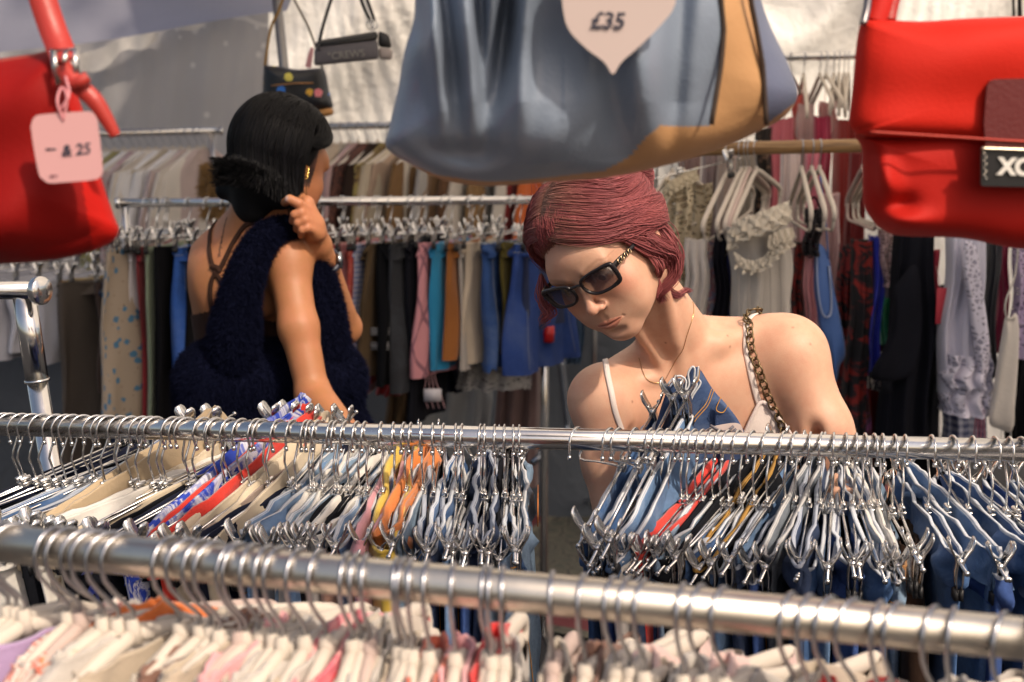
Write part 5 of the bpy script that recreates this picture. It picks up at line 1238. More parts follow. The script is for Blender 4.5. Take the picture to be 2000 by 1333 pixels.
b = MB(); b.tube([at(622, 86, 3.85), at(622, 100, 3.85)], .003, 6); b.tube([at(617, 91, 3.855), at(735, 74, 3.855)], .0022, 6); b.build('zip', plain((.03, .03, .03), .3), root)
for x in (723, 731):
    b = MB(); c = at(x, 48, 3.87); b.tube([c + Vector((.009 * math.cos(a), 0, .011 * math.sin(a))) for a in np.linspace(0, 6.283, 15)[:-1]], .0022, 6, closed=True); b.build('ring', CHROME, root)
def rib2(pts, w, mat, name): return ribbon(pts, w, .003, name, mat, root, 20)
rib2([(724, 42, 3.87), (708, 8, 3.88), (690, -50, 3.9)], .009, BLK, 'handle'); rib2([(732, 42, 3.87), (720, 8, 3.88), (706, -30, 3.9)], .009, BLK, 'handle'); rib2([(624, 80, 3.88), (634, 40, 3.89), (650, -10, 3.9), (668, -60, 3.9)], .009, BLK, 'handle')
# ---- dark bag with colourful prints behind the dark haired woman's head
root = empty('printed_shoulder_bag', at(575, 175, 4.2), 'black shoulder bag printed with bright flowers and paws, tan base', 'handbag')
MULTI = pattern('multi', (.008, .010, .016), (.5, .3, .1), None, 22, .35)
o = panel('body', '', '', [(515, 128), (545, 130), (580, 136), (620, 134), (634, 138), (642, 175), (648, 215), (600, 224), (560, 222), (516, 218), (513, 170)], 4.2, .045, MULTI, root, .003, 40)
o = panel('base', '', '', [(600, 222), (625, 215), (648, 212), (650, 224), (630, 229), (605, 232)], 4.17, .03, leather((.50, .24, .07), .5), root, 0)
b = MB(); b.tube([at(530, 168, 4.155), at(575, 163, 4.15), at(612, 163, 4.155)], .002, 6); b.build('zip', plain((.45, .22, .08), .4), root)
ribbon([(517, 130, 4.2), (528, 60, 4.2), (545, 20, 4.2), (562, -30, 4.2)], .008, .003, 'handle', leather((.34, .19, .05), .6), root); ribbon([(630, 134, 4.2), (605, 60, 4.2), (575, 0, 4.2), (566, -30, 4.2)], .007, .003, 'handle', leather((.22, .20, .17), .6), root)
tg = empty('small_pink_tag', at(603, 115, 4.15), 'small pink tag hanging between the barrel bag and the printed bag', 'price tag')
flat_card('card', [(608, 92), (613, 96), (607, 134), (596, 131), (602, 105)], 4.13, .002, plain((.62, .30, .32), .6), tg)
# grey rod with loops at the top right corner
b = MB(); b.tube([at(1978, -40, 4.0), at(1980, 34, 4.0)], .004, 8); b.tube([at(1990, -40, 4.0), at(1992, 34, 4.0)], .006, 8)
o = b.build('bag_strap', BLK, None); tag(o, 'dark hanging straps in the top right corner above the red bag', 'strap')
# ================================================================ people: smooth-blended distance fields meshed as one surface
A_ = lambda p: np.array([p[0], p[1], p[2]], float)
def smin(a, b, k):
    if k <= 0: return np.minimum(a, b)
    h = np.clip(.5 + .5 * (b - a) / k, 0, 1); return b + (a - b) * h - k * h * (1 - h)
def smax(a, b, k): return -smin(-a, -b, k)
def sd_sph(P, c, r): return np.linalg.norm(P - A_(c), axis=1) - r
def sd_ell(P, c, r, M=None):
    q = P - A_(c)
    if M is not None: q = q @ M
    r = np.array(r); k0 = np.linalg.norm(q / r, axis=1); k1 = np.linalg.norm(q / (r * r), axis=1) + 1e-9
    return k0 * (k0 - 1) / k1
def sd_cone(P, a, b, ra, rb):
    a = A_(a); b = A_(b); d = b - a; t = np.clip(((P - a) @ d) / (d @ d), 0, 1)
    return np.linalg.norm(P - a - t[:, None] * d, axis=1) - (ra + (rb - ra) * t)
class Field:
    """list of (op, fn, k) evaluated in order"""
    def __init__(s): s.ops = []
    def add(s, fn, k=.02): s.ops.append((0, fn, k)); return s
    def sub(s, fn, k=.01): s.ops.append((1, fn, k)); return s
    def __call__(s, P):
        d = None
        for op, fn, k in s.ops:
            v = fn(P)
            if d is None: d = v
            elif op == 0: d = smin(d, v, k)
            else: d = smax(d, -v, k)
        return d
def grad(f, P, e=.0008):
    g = np.stack([f(P + np.eye(3)[i] * e) - f(P - np.eye(3)[i] * e) for i in range(3)], 1); return g / (np.linalg.norm(g, axis=1)[:, None] + 1e-12)
def mesh_field(f, lo, hi, h, clip=None):
    lo = np.array(lo, float); hi = np.array(hi, float); c = 4
    n = (np.ceil((hi - lo) / (h * c)).astype(int)) * c + 1
    nc = (n - 1) // c + 1
    gx = [lo[i] + np.arange(nc[i]) * h * c for i in range(3)]
    G = np.stack(np.meshgrid(*gx, indexing='ij'), -1).reshape(-1, 3)
    D = np.concatenate([f(G[i:i + 200000]) for i in range(0, len(G), 200000)]).reshape(nc).astype(np.float32)
    near = np.abs(D) < h * c * 2.2
    V = np.repeat(np.repeat(np.repeat(D, c, 0), c, 1), c, 2)[:n[0], :n[1], :n[2]].copy()
    m = np.repeat(np.repeat(np.repeat(near, c, 0), c, 1), c, 2)[:n[0], :n[1], :n[2]]
    # cells are rounded to their lower corner: widen by one coarse cell
    m2 = m.copy(); 
    for ax in range(3):
        m2 |= np.roll(m2, c, ax)
    ii = np.argwhere(m2); P = lo + ii * h
    v = np.concatenate([f(P[i:i + 200000]) for i in range(0, len(P), 200000)])
    V[m2] = v
    S = V < 0
    cell = lambda A: [A[i:A.shape[0] - 1 + i, j:A.shape[1] - 1 + j, k:A.shape[2] - 1 + k] for i in (0, 1) for j in (0, 1) for k in (0, 1)]
    cs = cell(S); cnt = sum(x.astype(np.int8) for x in cs); act = np.argwhere((cnt > 0) & (cnt < 8))
    cor = np.array([(i, j, k) for i in (0, 1) for j in (0, 1) for k in (0, 1)])
    vals = np.stack([V[act[:, 0] + a, act[:, 1] + b_, act[:, 2] + c_] for a, b_, c_ in cor], 1)
    acc = np.zeros((len(act), 3)); w = np.zeros(len(act))
    for p in range(8):
        for q in range(p + 1, 8):
            if np.abs(cor[p] - cor[q]).sum() != 1: continue
            s = (vals[:, p] < 0) != (vals[:, q] < 0); t = vals[:, p] / (vals[:, p] - vals[:, q] + 1e-12)
            pt = cor[p] + t[:, None] * (cor[q] - cor[p]); acc[s] += pt[s]; w[s] += 1
    vert = lo + (act + acc / w[:, None]) * h
    idx = -np.ones(np.array(V.shape) - 1, np.int32); idx[act[:, 0], act[:, 1], act[:, 2]] = np.arange(len(act))
    F = []
    for ax in range(3):
        o1, o2 = [(1, 2), (2, 0), (0, 1)][ax]
        sl0 = [slice(None)] * 3; sl1 = [slice(None)] * 3; sl0[ax] = slice(0, -1); sl1[ax] = slice(1, None)
        ch = np.argwhere(S[tuple(sl0)] != S[tuple(sl1)])
        ok = (ch[:, o1] > 0) & (ch[:, o2] > 0) & (ch[:, o1] < idx.shape[o1]) & (ch[:, o2] < idx.shape[o2]) & (ch[:, ax] < idx.shape[ax]); ch = ch[ok]
        u = np.zeros(3, int); u[o1] = 1; v2 = np.zeros(3, int); v2[o2] = 1
        q = [ch - u - v2, ch - v2, ch, ch - u]
        q = np.stack([idx[a[:, 0], a[:, 1], a[:, 2]] for a in q], 1)
        ins = S[ch[:, 0], ch[:, 1], ch[:, 2]]
        q[~ins] = q[~ins][:, ::-1]; F.append(q[(q >= 0).all(1)])
    F = np.concatenate(F)
    for _ in range(2):
        d = f(vert); g = grad(f, vert); vert = vert - g * np.clip(d, -h, h)[:, None]
    return vert, F
def subset(V, F, keep):
    f = F[keep]; u, inv = np.unique(f, return_inverse=True); return V[u], inv.reshape(f.shape), u
def largest(V, F):
    p = np.arange(len(V))
    for _ in range(400):
        m_ = p[F].min(1); q = p.copy(); np.minimum.at(q, F.ravel(), np.repeat(m_, F.shape[1])); q = q[q]
        if (q == p).all(): break
        p = q
    lab = p[F[:, 0]]; u, c = np.unique(lab, return_counts=True); a, b_, _ = subset(V, F, lab == u[c.argmax()]); return a, b_
def cast(f, px, py, y0=1.2, y1=4.0):
    """first point of the surface met along the line of sight of photo pixel (px, py), used to lay straps and chains on the body"""
    d = np.array(ray(px, py)); d = d / d[1]; o = np.array([0, 0, CAMZ]); Y = np.linspace(y0, y1, 500); P = o + Y[:, None] * d
    v = f(P); i = np.argmax(v < 0)
    if v.min() >= 0: i = int(np.argmin(v)); return P[i]
    a, b_ = Y[i - 1], Y[i]
    for _ in range(20):
        m_ = (a + b_) / 2
        if f((o + m_ * d)[None])[0] < 0: b_ = m_
        else: a = m_
    return o + b_ * d
def project(f, P, off=0.0):
    P = np.array(P, float)
    for _ in range(8):
        P = P - grad(f, P) * (f(P) - off)[:, None]
    return P
def skin_mat(name, rough=.48, tone=(1, 1, 1)):
    m, t = newmat(name); o = objc(t); at_ = t.new('ShaderNodeAttribute', attribute_name='Col')
    n1 = noise(t, 26, 6, o, .7); n2 = noise(t, 500, 3, o, .7)
    b = mix(t, ramp(t, n1, [(.40, (0, 0, 0)), (.75, (.42, .42, .42))]), at_.outputs['Color'], (.52, .19, .12), 'MIX'); b = mix(t, fmath(t, 'MULTIPLY', n2, .16), b, (.30, .12, .07))
    t.link(b, t.b.inputs['Base Color']); t.b.inputs['Roughness'].default_value = rough
    t.b.inputs['Subsurface Weight'].default_value = .12; t.b.inputs['Subsurface Radius'].default_value = (.6, .22, .1); t.b.inputs['Subsurface Scale'].default_value = .012
    t.b.inputs['Specular IOR Level'].default_value = .4
    bump(t, n2, .0007, .4); return m

# ---- head in its own frame: x to the person's side, y forward, z up, origin between the ears at eye level
def head_ops(F, H, M, s=1.0, k0=.02, face=True):
    T = lambda p: H + M @ (np.array(p, float) * s)
    fr = lambda P: (P - H) @ M / s      # world -> local (M orthonormal columns)
    def L(fn): return lambda P: fn(fr(P)) * s
    F.add(L(lambda q: sd_ell(q, (0, -.012, .030), (.0735, .094, .084))), k0)
    F.add(L(lambda q: sd_ell(q, (0, .028, -.026), (.064, .061, .074))), .03)
    q_ = .028
    for sg in (-1, 1):
        F.add(L(lambda q, sg=sg: sd_cone(q, (sg * .052, .004, -.052), (sg * .010, .064, -.093), .017, .014)), .03)
        F.add(L(lambda q, sg=sg: sd_ell(q, (sg * .040, .058, -.036), (.025, .024, .026))), .022)
        F.add(L(lambda q, sg=sg: sd_ell(q, (sg * .030, .060, -.066), (.024, .020, .022))), .022)
    F.add(L(lambda q: sd_ell(q, (0, .0745, -.0955), (.018, .014, .012))), .018)
    F.add(L(lambda q: sd_ell(q, (0, .070, -.068), (.027, .022, .026))), .020)
    F.add(L(lambda q: sd_ell(q, (0, .072, .026), (.048, .020, .020))), .025)
    if face:
        for sg in (-1, 1):
            F.sub(L(lambda q, sg=sg: sd_ell(q, (sg * .031, .099, -.004), (.019, .015, .0125))), .016)
            F.add(L(lambda q, sg=sg: sd_sph(q, (sg * .0315, .0735, -.004), .0135)), .003)
            F.add(L(lambda q, sg=sg: sd_cone(q, (sg * .016, .0905, .0125), (sg * .046, .0790, .0150), .0034, .0030)), .014)
        F.add(L(lambda q: sd_cone(q, (0, .0880, .006), (0, .1050, -.0330), .0046, .0066)), .012)
        F.add(L(lambda q: sd_sph(q, (0, .1065, -.0375), .0074)), .008)
        for sg in (-1, 1):
            F.add(L(lambda q, sg=sg: sd_ell(q, (sg * .0105, .0970, -.0405), (.0055, .0080, .0055))), .006)
            F.sub(L(lambda q, sg=sg: sd_ell(q, (sg * .0055, .1000, -.0475), (.0028, .0045, .0026))), .003)
        F.sub(L(lambda q: sd_cone(q, (0, .1000, -.0520), (0, .0985, -.0610), .0022, .0026)), .006)
        F.sub(L(lambda q: sd_ell(q, (0, .0925, -.0885), (.014, .0045, .0042))), .008)
    for sg in (-1, 1):   # ears
        Me = np.array([[math.cos(.35 * sg), -math.sin(.35 * sg), 0], [math.sin(.35 * sg), math.cos(.35 * sg), 0], [0, 0, 1]])
        F.add(L(lambda q, sg=sg, Me=Me: sd_ell(q, (sg * .0765, -.006, -.008), (.0055, .0165, .0290), Me)), .006)
        F.sub(L(lambda q, sg=sg, Me=Me: sd_ell(q, (sg * .0830, -.001, -.004), (.0045, .0095, .0170), Me)), .004)
    return T, fr
def hand_ops(F, wrist, dirv, palmn, curl, spread=.25, s=1.0, thumb=1, ra=.026, k=.006, first=.012):
    """palm plus four unequal fingers and a thumb. dirv: wrist to knuckles, palmn: palm normal (fingers curl towards it), curl: per finger bends (radians)"""
    d = A_(dirv); d /= np.linalg.norm(d); n = A_(palmn); n = n - d * (n @ d); n /= np.linalg.norm(n); side = np.cross(d, n) * thumb
    W = A_(wrist); K = W + d * .085 * s
    F.add(lambda P: sd_cone(P, W - d * .01, W + d * .035 * s, .023 * s, .026 * s), first)
    for u in (-.030, -.010, .010, .028):
        F.add(lambda P, u=u: sd_cone(P, W + d * .02 * s + side * u * .6 * s, K + side * u * s, .014 * s, .0105 * s), .010)
    out = []
    for i, (u, L) in enumerate(((.030, .068), (.010, .076), (-.011, .071), (-.030, .056))):
        p = K + side * u * s; a = 0; dd = d + side * (u * 6 * spread); dd /= np.linalg.norm(dd); r = .0086 * s; ch = [p]
        for j, fr_ in enumerate((.45, .31, .24)):
            a += curl[i] * (1.0, 1.1, .7)[j]; v = dd * math.cos(a) + n * math.sin(a); q = p + v * L * fr_ * s
            F.add(lambda P, p=p, q=q, r=r: sd_cone(P, p, q, r, r * .90), k if j == 0 else .003); p = q; r *= .91; ch.append(q)
        out.append(ch)
    p = W + d * .022 * s + side * .026 * s; v1 = d * .6 + side * .75 + n * .35; v1 /= np.linalg.norm(v1); q = p + v1 * .040 * s; v2 = d * .85 + side * .25 + n * .5; v2 /= np.linalg.norm(v2); q2 = q + v2 * .030 * s; q3 = q2 + (v2 + n * .3) * .022 * s
    F.add(lambda P: sd_cone(P, p, q, .0135 * s, .0100 * s), .010); F.add(lambda P: sd_cone(P, q, q2, .0098 * s, .0088 * s), .003); F.add(lambda P: sd_cone(P, q2, q3, .0088 * s, .0072 * s), .003)
    return out

# ================================================================ the red haired woman
WH_ = np.array([.1335, 1.955, 1.468])
E_ = np.array([.7560, -.5175, .4010]); Fw = np.array([-.3450, -.8360, -.4270]); E_ /= np.linalg.norm(E_); Fw -= E_ * (Fw @ E_); Fw /= np.linalg.norm(Fw)
Up = -np.cross(E_, Fw)
if Up[2] < 0: Up = -Up
def turn(v, ax, a): v = Vector(v); v.rotate(Matrix.Rotation(a, 3, Vector(ax))); return np.array(v)
_s = 1 if turn(Fw, Up, .1)[0] < Fw[0] else -1
Fw, E_ = turn(Fw, Up, _s * R(4.5)), turn(E_, Up, _s * R(4.5))
_v = ray(1140, 580).normalized(); _s = 1 if turn(Up, _v, .1)[0] > Up[0] else -1
Fw, E_, Up = [turn(q, _v, _s * R(3.0)) for q in (Fw, E_, Up)]
_L = np.array([0, .095, -.045]); _old = np.stack([E_, Fw, Up], 1) @ _L
_s = 1 if turn(Up, _v, .1)[0] < Up[0] else -1
Fw, E_, Up = [turn(q, _v, _s * R(5.0)) for q in (Fw, E_, Up)]
MW = np.stack([E_, Fw, Up], 1); WH_ = WH_ + _old - MW @ _L
a3 = lambda px, py, Y: np.array(at(px, py, Y))
FW = Field(); HS = .95
TW, frW = head_ops(FW, WH_, MW, HS)
neck0 = TW((0, -.022, -.045)); neckT = TW((0, .012, -.075)); neck1 = a3(1352, 702, 2.12)
FW.add(lambda P: sd_cone(P, neck0, neck1, .0465, .051), .022)
S1 = a3(1546, 692, 2.10); S2 = a3(1174, 782, 2.03)
FW.add(lambda P: sd_cone(P, a3(1500, 705, 2.13), a3(1240, 775, 2.09), .060, .058), .045)      # shoulder girdle
FW.add(lambda P: sd_cone(P, a3(1395, 800, 2.17), a3(1410, 1150, 2.22), .095, .088), .05)      # rib cage
FW.add(lambda P: sd_ell(P, a3(1475, 830, 2.13), (.072, .055, .085)), .045)
FW.add(lambda P: sd_ell(P, a3(1270, 850, 2.11), (.066, .055, .080)), .045)
FW.add(lambda P: sd_cone(P, a3(1372, 664, 2.14), a3(1515, 672, 2.13), .032, .037), .035)      # trapezius, her left
FW.add(lambda P: sd_cone(P, a3(1300, 700, 2.12), a3(1190, 762, 2.06), .032, .036), .035)
FW.add(lambda P: sd_sph(P, S1, .0490), .035); FW.add(lambda P: sd_sph(P, S2, .0425), .035)
NOTCH = a3(1313, 722, 2.045)
FW.add(lambda P: sd_cone(P, a3(1330, 716, 2.056), a3(1400, 672, 2.068), .0055, .0065), .022)  # collar bones
FW.add(lambda P: sd_cone(P, a3(1400, 672, 2.068), a3(1495, 640, 2.110), .0065, .0080), .028)
FW.add(lambda P: sd_cone(P, a3(1290, 738, 2.045), a3(1215, 748, 2.035), .0065, .0075), .014)
FW.add(lambda P: sd_cone(P, TW((.052, -.006, -.070)), a3(1326, 712, 2.052), .0105, .0065), .014)   # neck tendon
FW.add(lambda P: sd_cone(P, TW((-.030, .010, -.085)), a3(1300, 722, 2.050), .0095, .0060), .014)
FW.sub(lambda P: sd_sph(P, a3(1314, 716, 2.010), .018), .016)
# arms
EL1 = a3(1672, 990, 2.03); WR1 = a3(1645, 955, 1.86)
FW.add(lambda P: sd_cone(P, S1, a3(1606, 836, 2.07), .0470, .0415), .03)
FW.add(lambda P: sd_cone(P, a3(1606, 836, 2.07), EL1, .0415, .035), .02)
FW.add(lambda P: sd_cone(P, EL1, WR1, .037, .026), .012)
EL2 = a3(1212, 1055, 1.965); WR2 = a3(1330, 905, 2.0)
FW.add(lambda P: sd_cone(P, S2, a3(1190, 900, 2.0), .0410, .0370), .03)
FW.add(lambda P: sd_cone(P, a3(1188, 900, 2.0), EL2, .0370, .031), .02)
FW.add(lambda P: sd_cone(P, EL2, WR2, .033, .024), .012)
FW.sub(lambda P: sd_cone(P, a3(1236, 850, 2.0), a3(1222, 905, 2.02), .008, .012), .018)       # armpit folds
FW.sub(lambda P: sd_cone(P, a3(1572, 800, 2.0), a3(1600, 870, 2.05), .006, .012), .016)
hand_ops(FW, WR1, A_((-.35, -.75, .12)), (0, -.1, -1), (.55, .5, .6, .7), s=.92, thumb=1)
hand_ops(FW, WR2, A_((.25, -.5, .45)), (.3, -.9, .0), (.6, .7, .7, .7), s=.92, thumb=-1)
# hips and legs, hidden behind the racks
FW.add(lambda P: sd_cone(P, a3(1410, 1150, 2.22), np.array([.34, 2.30, .98]), .10, .13), .05)
V, F = mesh_field(FW, (-.02, 1.70, 1.02), (.60, 2.36, 1.66), .0026)
def refine(V, F, f, fr, tests):
    bm = bmesh.new(); vs = [bm.verts.new(v) for v in V]
    for q in F:
        try: bm.faces.new([vs[k] for k in q])
        except ValueError: pass
    for test in tests:
        bm.verts.ensure_lookup_table(); P = np.array([v.co[:] for v in bm.verts]); ok = test(fr(P)); bm.verts.index_update()
        es = [e for e in bm.edges if ok[e.verts[0].index] and ok[e.verts[1].index]]
        bmesh.ops.subdivide_edges(bm, edges=es, cuts=1, use_grid_fill=True)
        bm.verts.ensure_lookup_table(); P = np.array([v.co[:] for v in bm.verts]); d = f(P); P2 = P - grad(f, P) * np.clip(d, -.002, .002)[:, None]
        for v, p in zip(bm.verts, P2): v.co = p
    bmesh.ops.triangulate(bm, faces=bm.faces[:]); bm.verts.index_update()
    V2 = np.array([v.co[:] for v in bm.verts]); F2 = np.array([[v.index for v in q.verts] for q in bm.faces]); bm.free(); return V2, F2
V, F = refine(V, F, FW, frW, [lambda q: (q[:, 1] > .035) & (q[:, 2] > -.12) & (q[:, 2] < .03), lambda q: (q[:, 1] > .06) & (q[:, 2] > -.088) & (q[:, 2] < -.030) & (np.abs(q[:, 0]) < .034)])
loc = frW(V)
# lips: modelled as a relief on the face
LX = loc[:, 0]; LZ = loc[:, 2]; u_ = np.clip(np.abs(LX) / .0240, 0, 1); zl = -.0700 - .0014 * (1 - u_ ** 2) + .0006 * u_
zu = zl + .0072 * (1 - u_ ** 2.0) - .0012 * np.exp(-(LX / .0026) ** 2); zb = zl - .0088 * (1 - u_ ** 2.4)
fm_ = (loc[:, 1] > .06) & (u_ < 1); tu = np.clip((LZ - zl) / (zu - zl + 1e-6), 0, 1); tb = np.clip((zl - LZ) / (zl - zb + 1e-6), 0, 1)
disp = .0013 * np.sin(math.pi * tu ** .7) + .0021 * np.sin(math.pi * tb ** .75) - .0014 * np.exp(-((LZ - zl) / .0010) ** 2) * (1 - u_ ** 2) ** .5
disp = np.where(fm_, disp * (1 - u_ ** 3), 0) + np.where(loc[:, 1] > .06, -.0012 * np.exp(-((np.abs(LX) - .025) / .0022) ** 2 - ((LZ + .0700) / .0022) ** 2), 0)
GN = grad(FW, V); V = V + GN * disp[:, None]
base = np.array([.64, .385, .265]); col = np.tile(base, (len(V), 1)).astype(float)
def blend(col, m, c): m = np.clip(m, 0, 1)[:, None]; return col * (1 - m) + np.array(c) * m
g3 = lambda q, c, r: np.exp(-(((q - np.array(c)) / np.array(r)) ** 2).sum(1))
hd = np.clip((.20 - np.linalg.norm(loc, axis=1)) / .05, 0, 1)
for sg in (-1, 1): col = blend(col, .38 * g3(loc, (sg * .046, .07, -.030), (.022, .04, .018)) * hd, (.70, .22, .15))
col = blend(col, .30 * g3(loc, (0, .108, -.040), (.014, .02, .012)) * hd, (.68, .24, .17))
lipm = np.where(fm_, np.clip(np.minimum(zu - LZ, LZ - zb) / .0009, 0, 1), 0)
col = blend(col, lipm * .62, (.50, .14, .10)); col = blend(col, np.where(fm_, np.exp(-((LZ - zl) / .0009) ** 2) * (1 - u_ ** 4), 0) * .75, (.16, .03, .022))
for sg in (-1, 1):
    bx = (np.abs(LX) * np.where(LX * sg > 0, 1, -1)); bz = np.interp(bx, [.010, .030, .044, .056], [.0125, .0195, .0215, .0150]); bw = np.interp(bx, [.008, .012, .034, .050, .060], [0, .0036, .0030, .0020, 0]) + 1e-6
    col = blend(col, np.where((loc[:, 1] > .045) & (bx > .008) & (bx < .060), np.clip(1.3 - np.abs(LZ - bz) / bw, 0, 1), 0) * .42, (.26, .12, .07))
    ey = g3(loc, (sg * .0315, .087, -.003), (.014, .02, .006)); col = blend(col, (ey > .45) * .8, (.55, .42, .38)); ir = g3(loc, (sg * .0315, .087, -.006), (.0055, .02, .0055)); col = blend(col, (ir > .4) * .95, (.03, .02, .015))
    col = blend(col, .35 * g3(loc, (sg * .078, -.004, -.008), (.012, .02, .028)), (.70, .24, .16))
for c in ((1548, 640, 2.0), (1582, 672, 2.0), (1426, 678, 2.0), (1421, 656, 2.0), (1235, 785, 2.0), (1300, 670, 2.0)):
    q = cast(FW, c[0], c[1]); col = blend(col, np.exp(-((np.linalg.norm(V - q, axis=1)) / .0016) ** 2), (.20, .08, .05))
scal = ((loc[:, 2] > .072) & (loc[:, 1] < .062)) | ((loc[:, 2] > .078)) | ((loc[:, 1] < .012 + .5 * loc[:, 2]) & (loc[:, 2] > -.055) & (np.linalg.norm(loc, axis=1) < .125) & (np.abs(loc[:, 0]) < .076)) | ((loc[:, 1] < -.018) & (loc[:, 2] > -.05))
col = blend(col, np.clip((LZ - .050) / .022, 0, 1) * (loc[:, 1] > .03) * hd * .45, (.42, .12, .10)); col[scal] = (.16, .055, .048)
SKIN = skin_mat('skin')
woman = empty('person', (WH_[0] + .15, 2.2, 0), 'red haired woman in sunglasses and white camisole, bending over the middle rack of jeans', 'person')
body = np_mesh('body', V, F, SKIN, woman, col=col)
# camisole: the torso surface below a neckline, pushed out by 3 mm
n_ = grad(FW, V); pxy = np.array([pix(v) for v in V])
neck = np.interp(pxy[:, 0], [1180, 1216, 1250, 1330, 1400, 1455, 1484, 1510, 1548, 1600], [838, 842, 905, 930, 905, 842, 782, 800, 846, 900])
arm = (sd_cone(V, S1, a3(1606, 836, 2.07), .0, .0) < .068) | (sd_cone(V, a3(1606, 836, 2.07), EL1, .0, .0) < .06) | (sd_cone(V, S2, EL2, .0, .0) < .056) | (sd_cone(V, EL1, WR1, 0, 0) < .05) | (sd_cone(V, EL2, WR2, 0, 0) < .045) | (sd_sph(V, WR2, 0) < .13) | (sd_sph(V, WR1, 0) < .14)
keepv = (pxy[:, 1] > neck) & ~((arm) & (pxy[:, 0] < 1230)) & ~((arm) & (pxy[:, 0] > 1560)) & (V[:, 2] < 1.40)
keepf = keepv[F].all(1); vs_, fs_, u_ = subset(V + n_ * .003, F, keepf); vs_, fs_ = largest(vs_, fs_)
CAMI = cloth((.72, .63, .585), .85, .06, .3, 60)
cs = np_mesh('camisole', vs_, fs_, CAMI, woman, uv=vs_[:, [0, 2]])
md = cs.modifiers.new('t', 'SOLIDIFY'); md.thickness = .002; md.offset = 1
def surf_path(f, pts, n=40, off=.002):
    P = np.array([cast(f, x, y) for x, y in pts]); P = spline(P, n); return project(f, P, off)
def strip(f, pts, w, th, name, mat, parent, n=40, off=.0015):
    P = surf_path(f, pts, n, off); N = grad(f, P); b = MB(); vs = []; fs = []
    for i in range(n):
        t = P[min(i + 1, n - 1)] - P[max(i - 1, 0)]; t /= np.linalg.norm(t) + 1e-9; s = np.cross(t, N[i]); s /= np.linalg.norm(s) + 1e-9
        for a, c in ((-1, 0), (-.8, 1), (.8, 1), (1, 0), (.8, -.6), (-.8, -.6)): vs.append(P[i] + s * w / 2 * a + N[i] * th * c)
    for i in range(n - 1):
        for k in range(6): fs.append((i * 6 + k, i * 6 + (k + 1) % 6, (i + 1) * 6 + (k + 1) % 6, (i + 1) * 6 + k))
    fs += [tuple(range(6)), tuple((n - 1) * 6 + k for k in range(6))[::-1]]
    b.add(vs, fs); return b.build(name, mat, parent)
strip(FW, [(1181, 699), (1186, 730), (1198, 790), (1212, 836), (1218, 852)], .0085, .0016, 'camisole_strap', CAMI, woman)
strip(FW, [(1474, 606), (1460, 630), (1456, 665), (1464, 720), (1476, 770), (1486, 800)], .0095, .0016, 'camisole_strap', CAMI, woman)
strip(FW, [(1452, 848), (1470, 808), (1486, 784), (1512, 806), (1552, 850)], .0065, .0020, 'neckline_binding', cloth((.66, .57, .54), .85, .06), woman, 50, .0045)
# necklace
P = surf_path(FW, [(1352, 590), (1346, 640), (1322, 700), (1295, 745), (1262, 740), (1248, 700)], 60, .0008)
b = MB(); b.tube(P, .00045, 5); b.build('necklace', metal((.75, .50, .22), .25), woman)
# ---- chain strap of her bag over the shoulder
def chain(name, pts, link, r, mat, parent, f=None):
    P = np.array(pts); L = np.concatenate([[0], np.cumsum(np.linalg.norm(np.diff(P, axis=0), axis=1))]); n = int(L[-1] / (link * .74)); b = MB()
    for i in range(n):
        s = (i + .5) * L[-1] / n; c = np.array([np.interp(s, L, P[:, k]) for k in range(3)]); c2 = np.array([np.interp(min(s + .002, L[-1]), L, P[:, k]) for k in range(3)])
        t = c2 - c; t /= np.linalg.norm(t) + 1e-9; a = np.cross(t, (0, 1, .2)); a /= np.linalg.norm(a); bb = np.cross(t, a)
        ang = .55 if i % 2 else -.55; w = a * math.cos(ang) + bb * math.sin(ang)
        b.tube([c + t * math.cos(q) * link / 2 + w * math.sin(q) * link * .36 for q in np.linspace(0, 2 * math.pi, 15)[:-1]], r, 6, closed=True)
    return b.build(name, mat, parent)
CP_ = surf_path(FW, [(1478, 604), (1463, 620), (1462, 655), (1470, 690), (1484, 725), (1498, 765), (1514, 800), (1535, 832), (1552, 862)], 80, .006)
CP_ = np.vstack([spline([CP_[0] + [.02, .07, -.05], CP_[0] + [.008, .025, -.004], CP_[0]], 8)[:-1], CP_, spline([CP_[-1], CP_[-1] + [.02, .03, -.06], CP_[-1] + [.05, .09, -.18]], 14)[1:]])
cb = empty('chain_bag', tuple(CP_[-1]), 'aged brass chain strap of a shoulder bag over the red haired woman\'s shoulder', 'bag')
chain('chain', CP_, .0155, .00155, BRASS, cb)
pb = CP_[-1]
b = MB(); b.box(pb + [.02, .03, -.09], (.20, .07, .15)); b.build('pouch', leather((.012, .012, .014), .4), cb, bevel=.02)
# ---- sunglasses
sg_ = empty('sunglasses', tuple(TW((0, .10, 0))), 'dark rectangular wraparound sunglasses with gold temple ornaments worn by the red haired woman', 'sunglasses')
fm = plain((.010, .008, .010), .3, .35, .1, 0, 40, .1)
m, t = newmat('tinted_lens'); o = t.new('ShaderNodeTexCoord').outputs['UV']; sp = t.new('ShaderNodeSeparateXYZ'); t.link(o, sp.inputs[0])
t.link(ramp(t, sp.outputs[1], [(0.0, (.10, .055, .065)), (1, (.010, .008, .012))]), t.b.inputs['Base Color']); t.b.inputs['Roughness'].default_value = .08; t.b.inputs['Coat Weight'].default_value = .5
t.link(ramp(t, sp.outputs[1], [(0.0, (.55, .55, .55)), (.9, (.97, .97, .97))]), t.b.inputs['Alpha']); LENS = m
def gl(x, z, off=0.0):   # point of the curved front, local
    y = .1045 - 3.3 * x * x + off + (z + .004) * .18
    return TW((x, y, z))
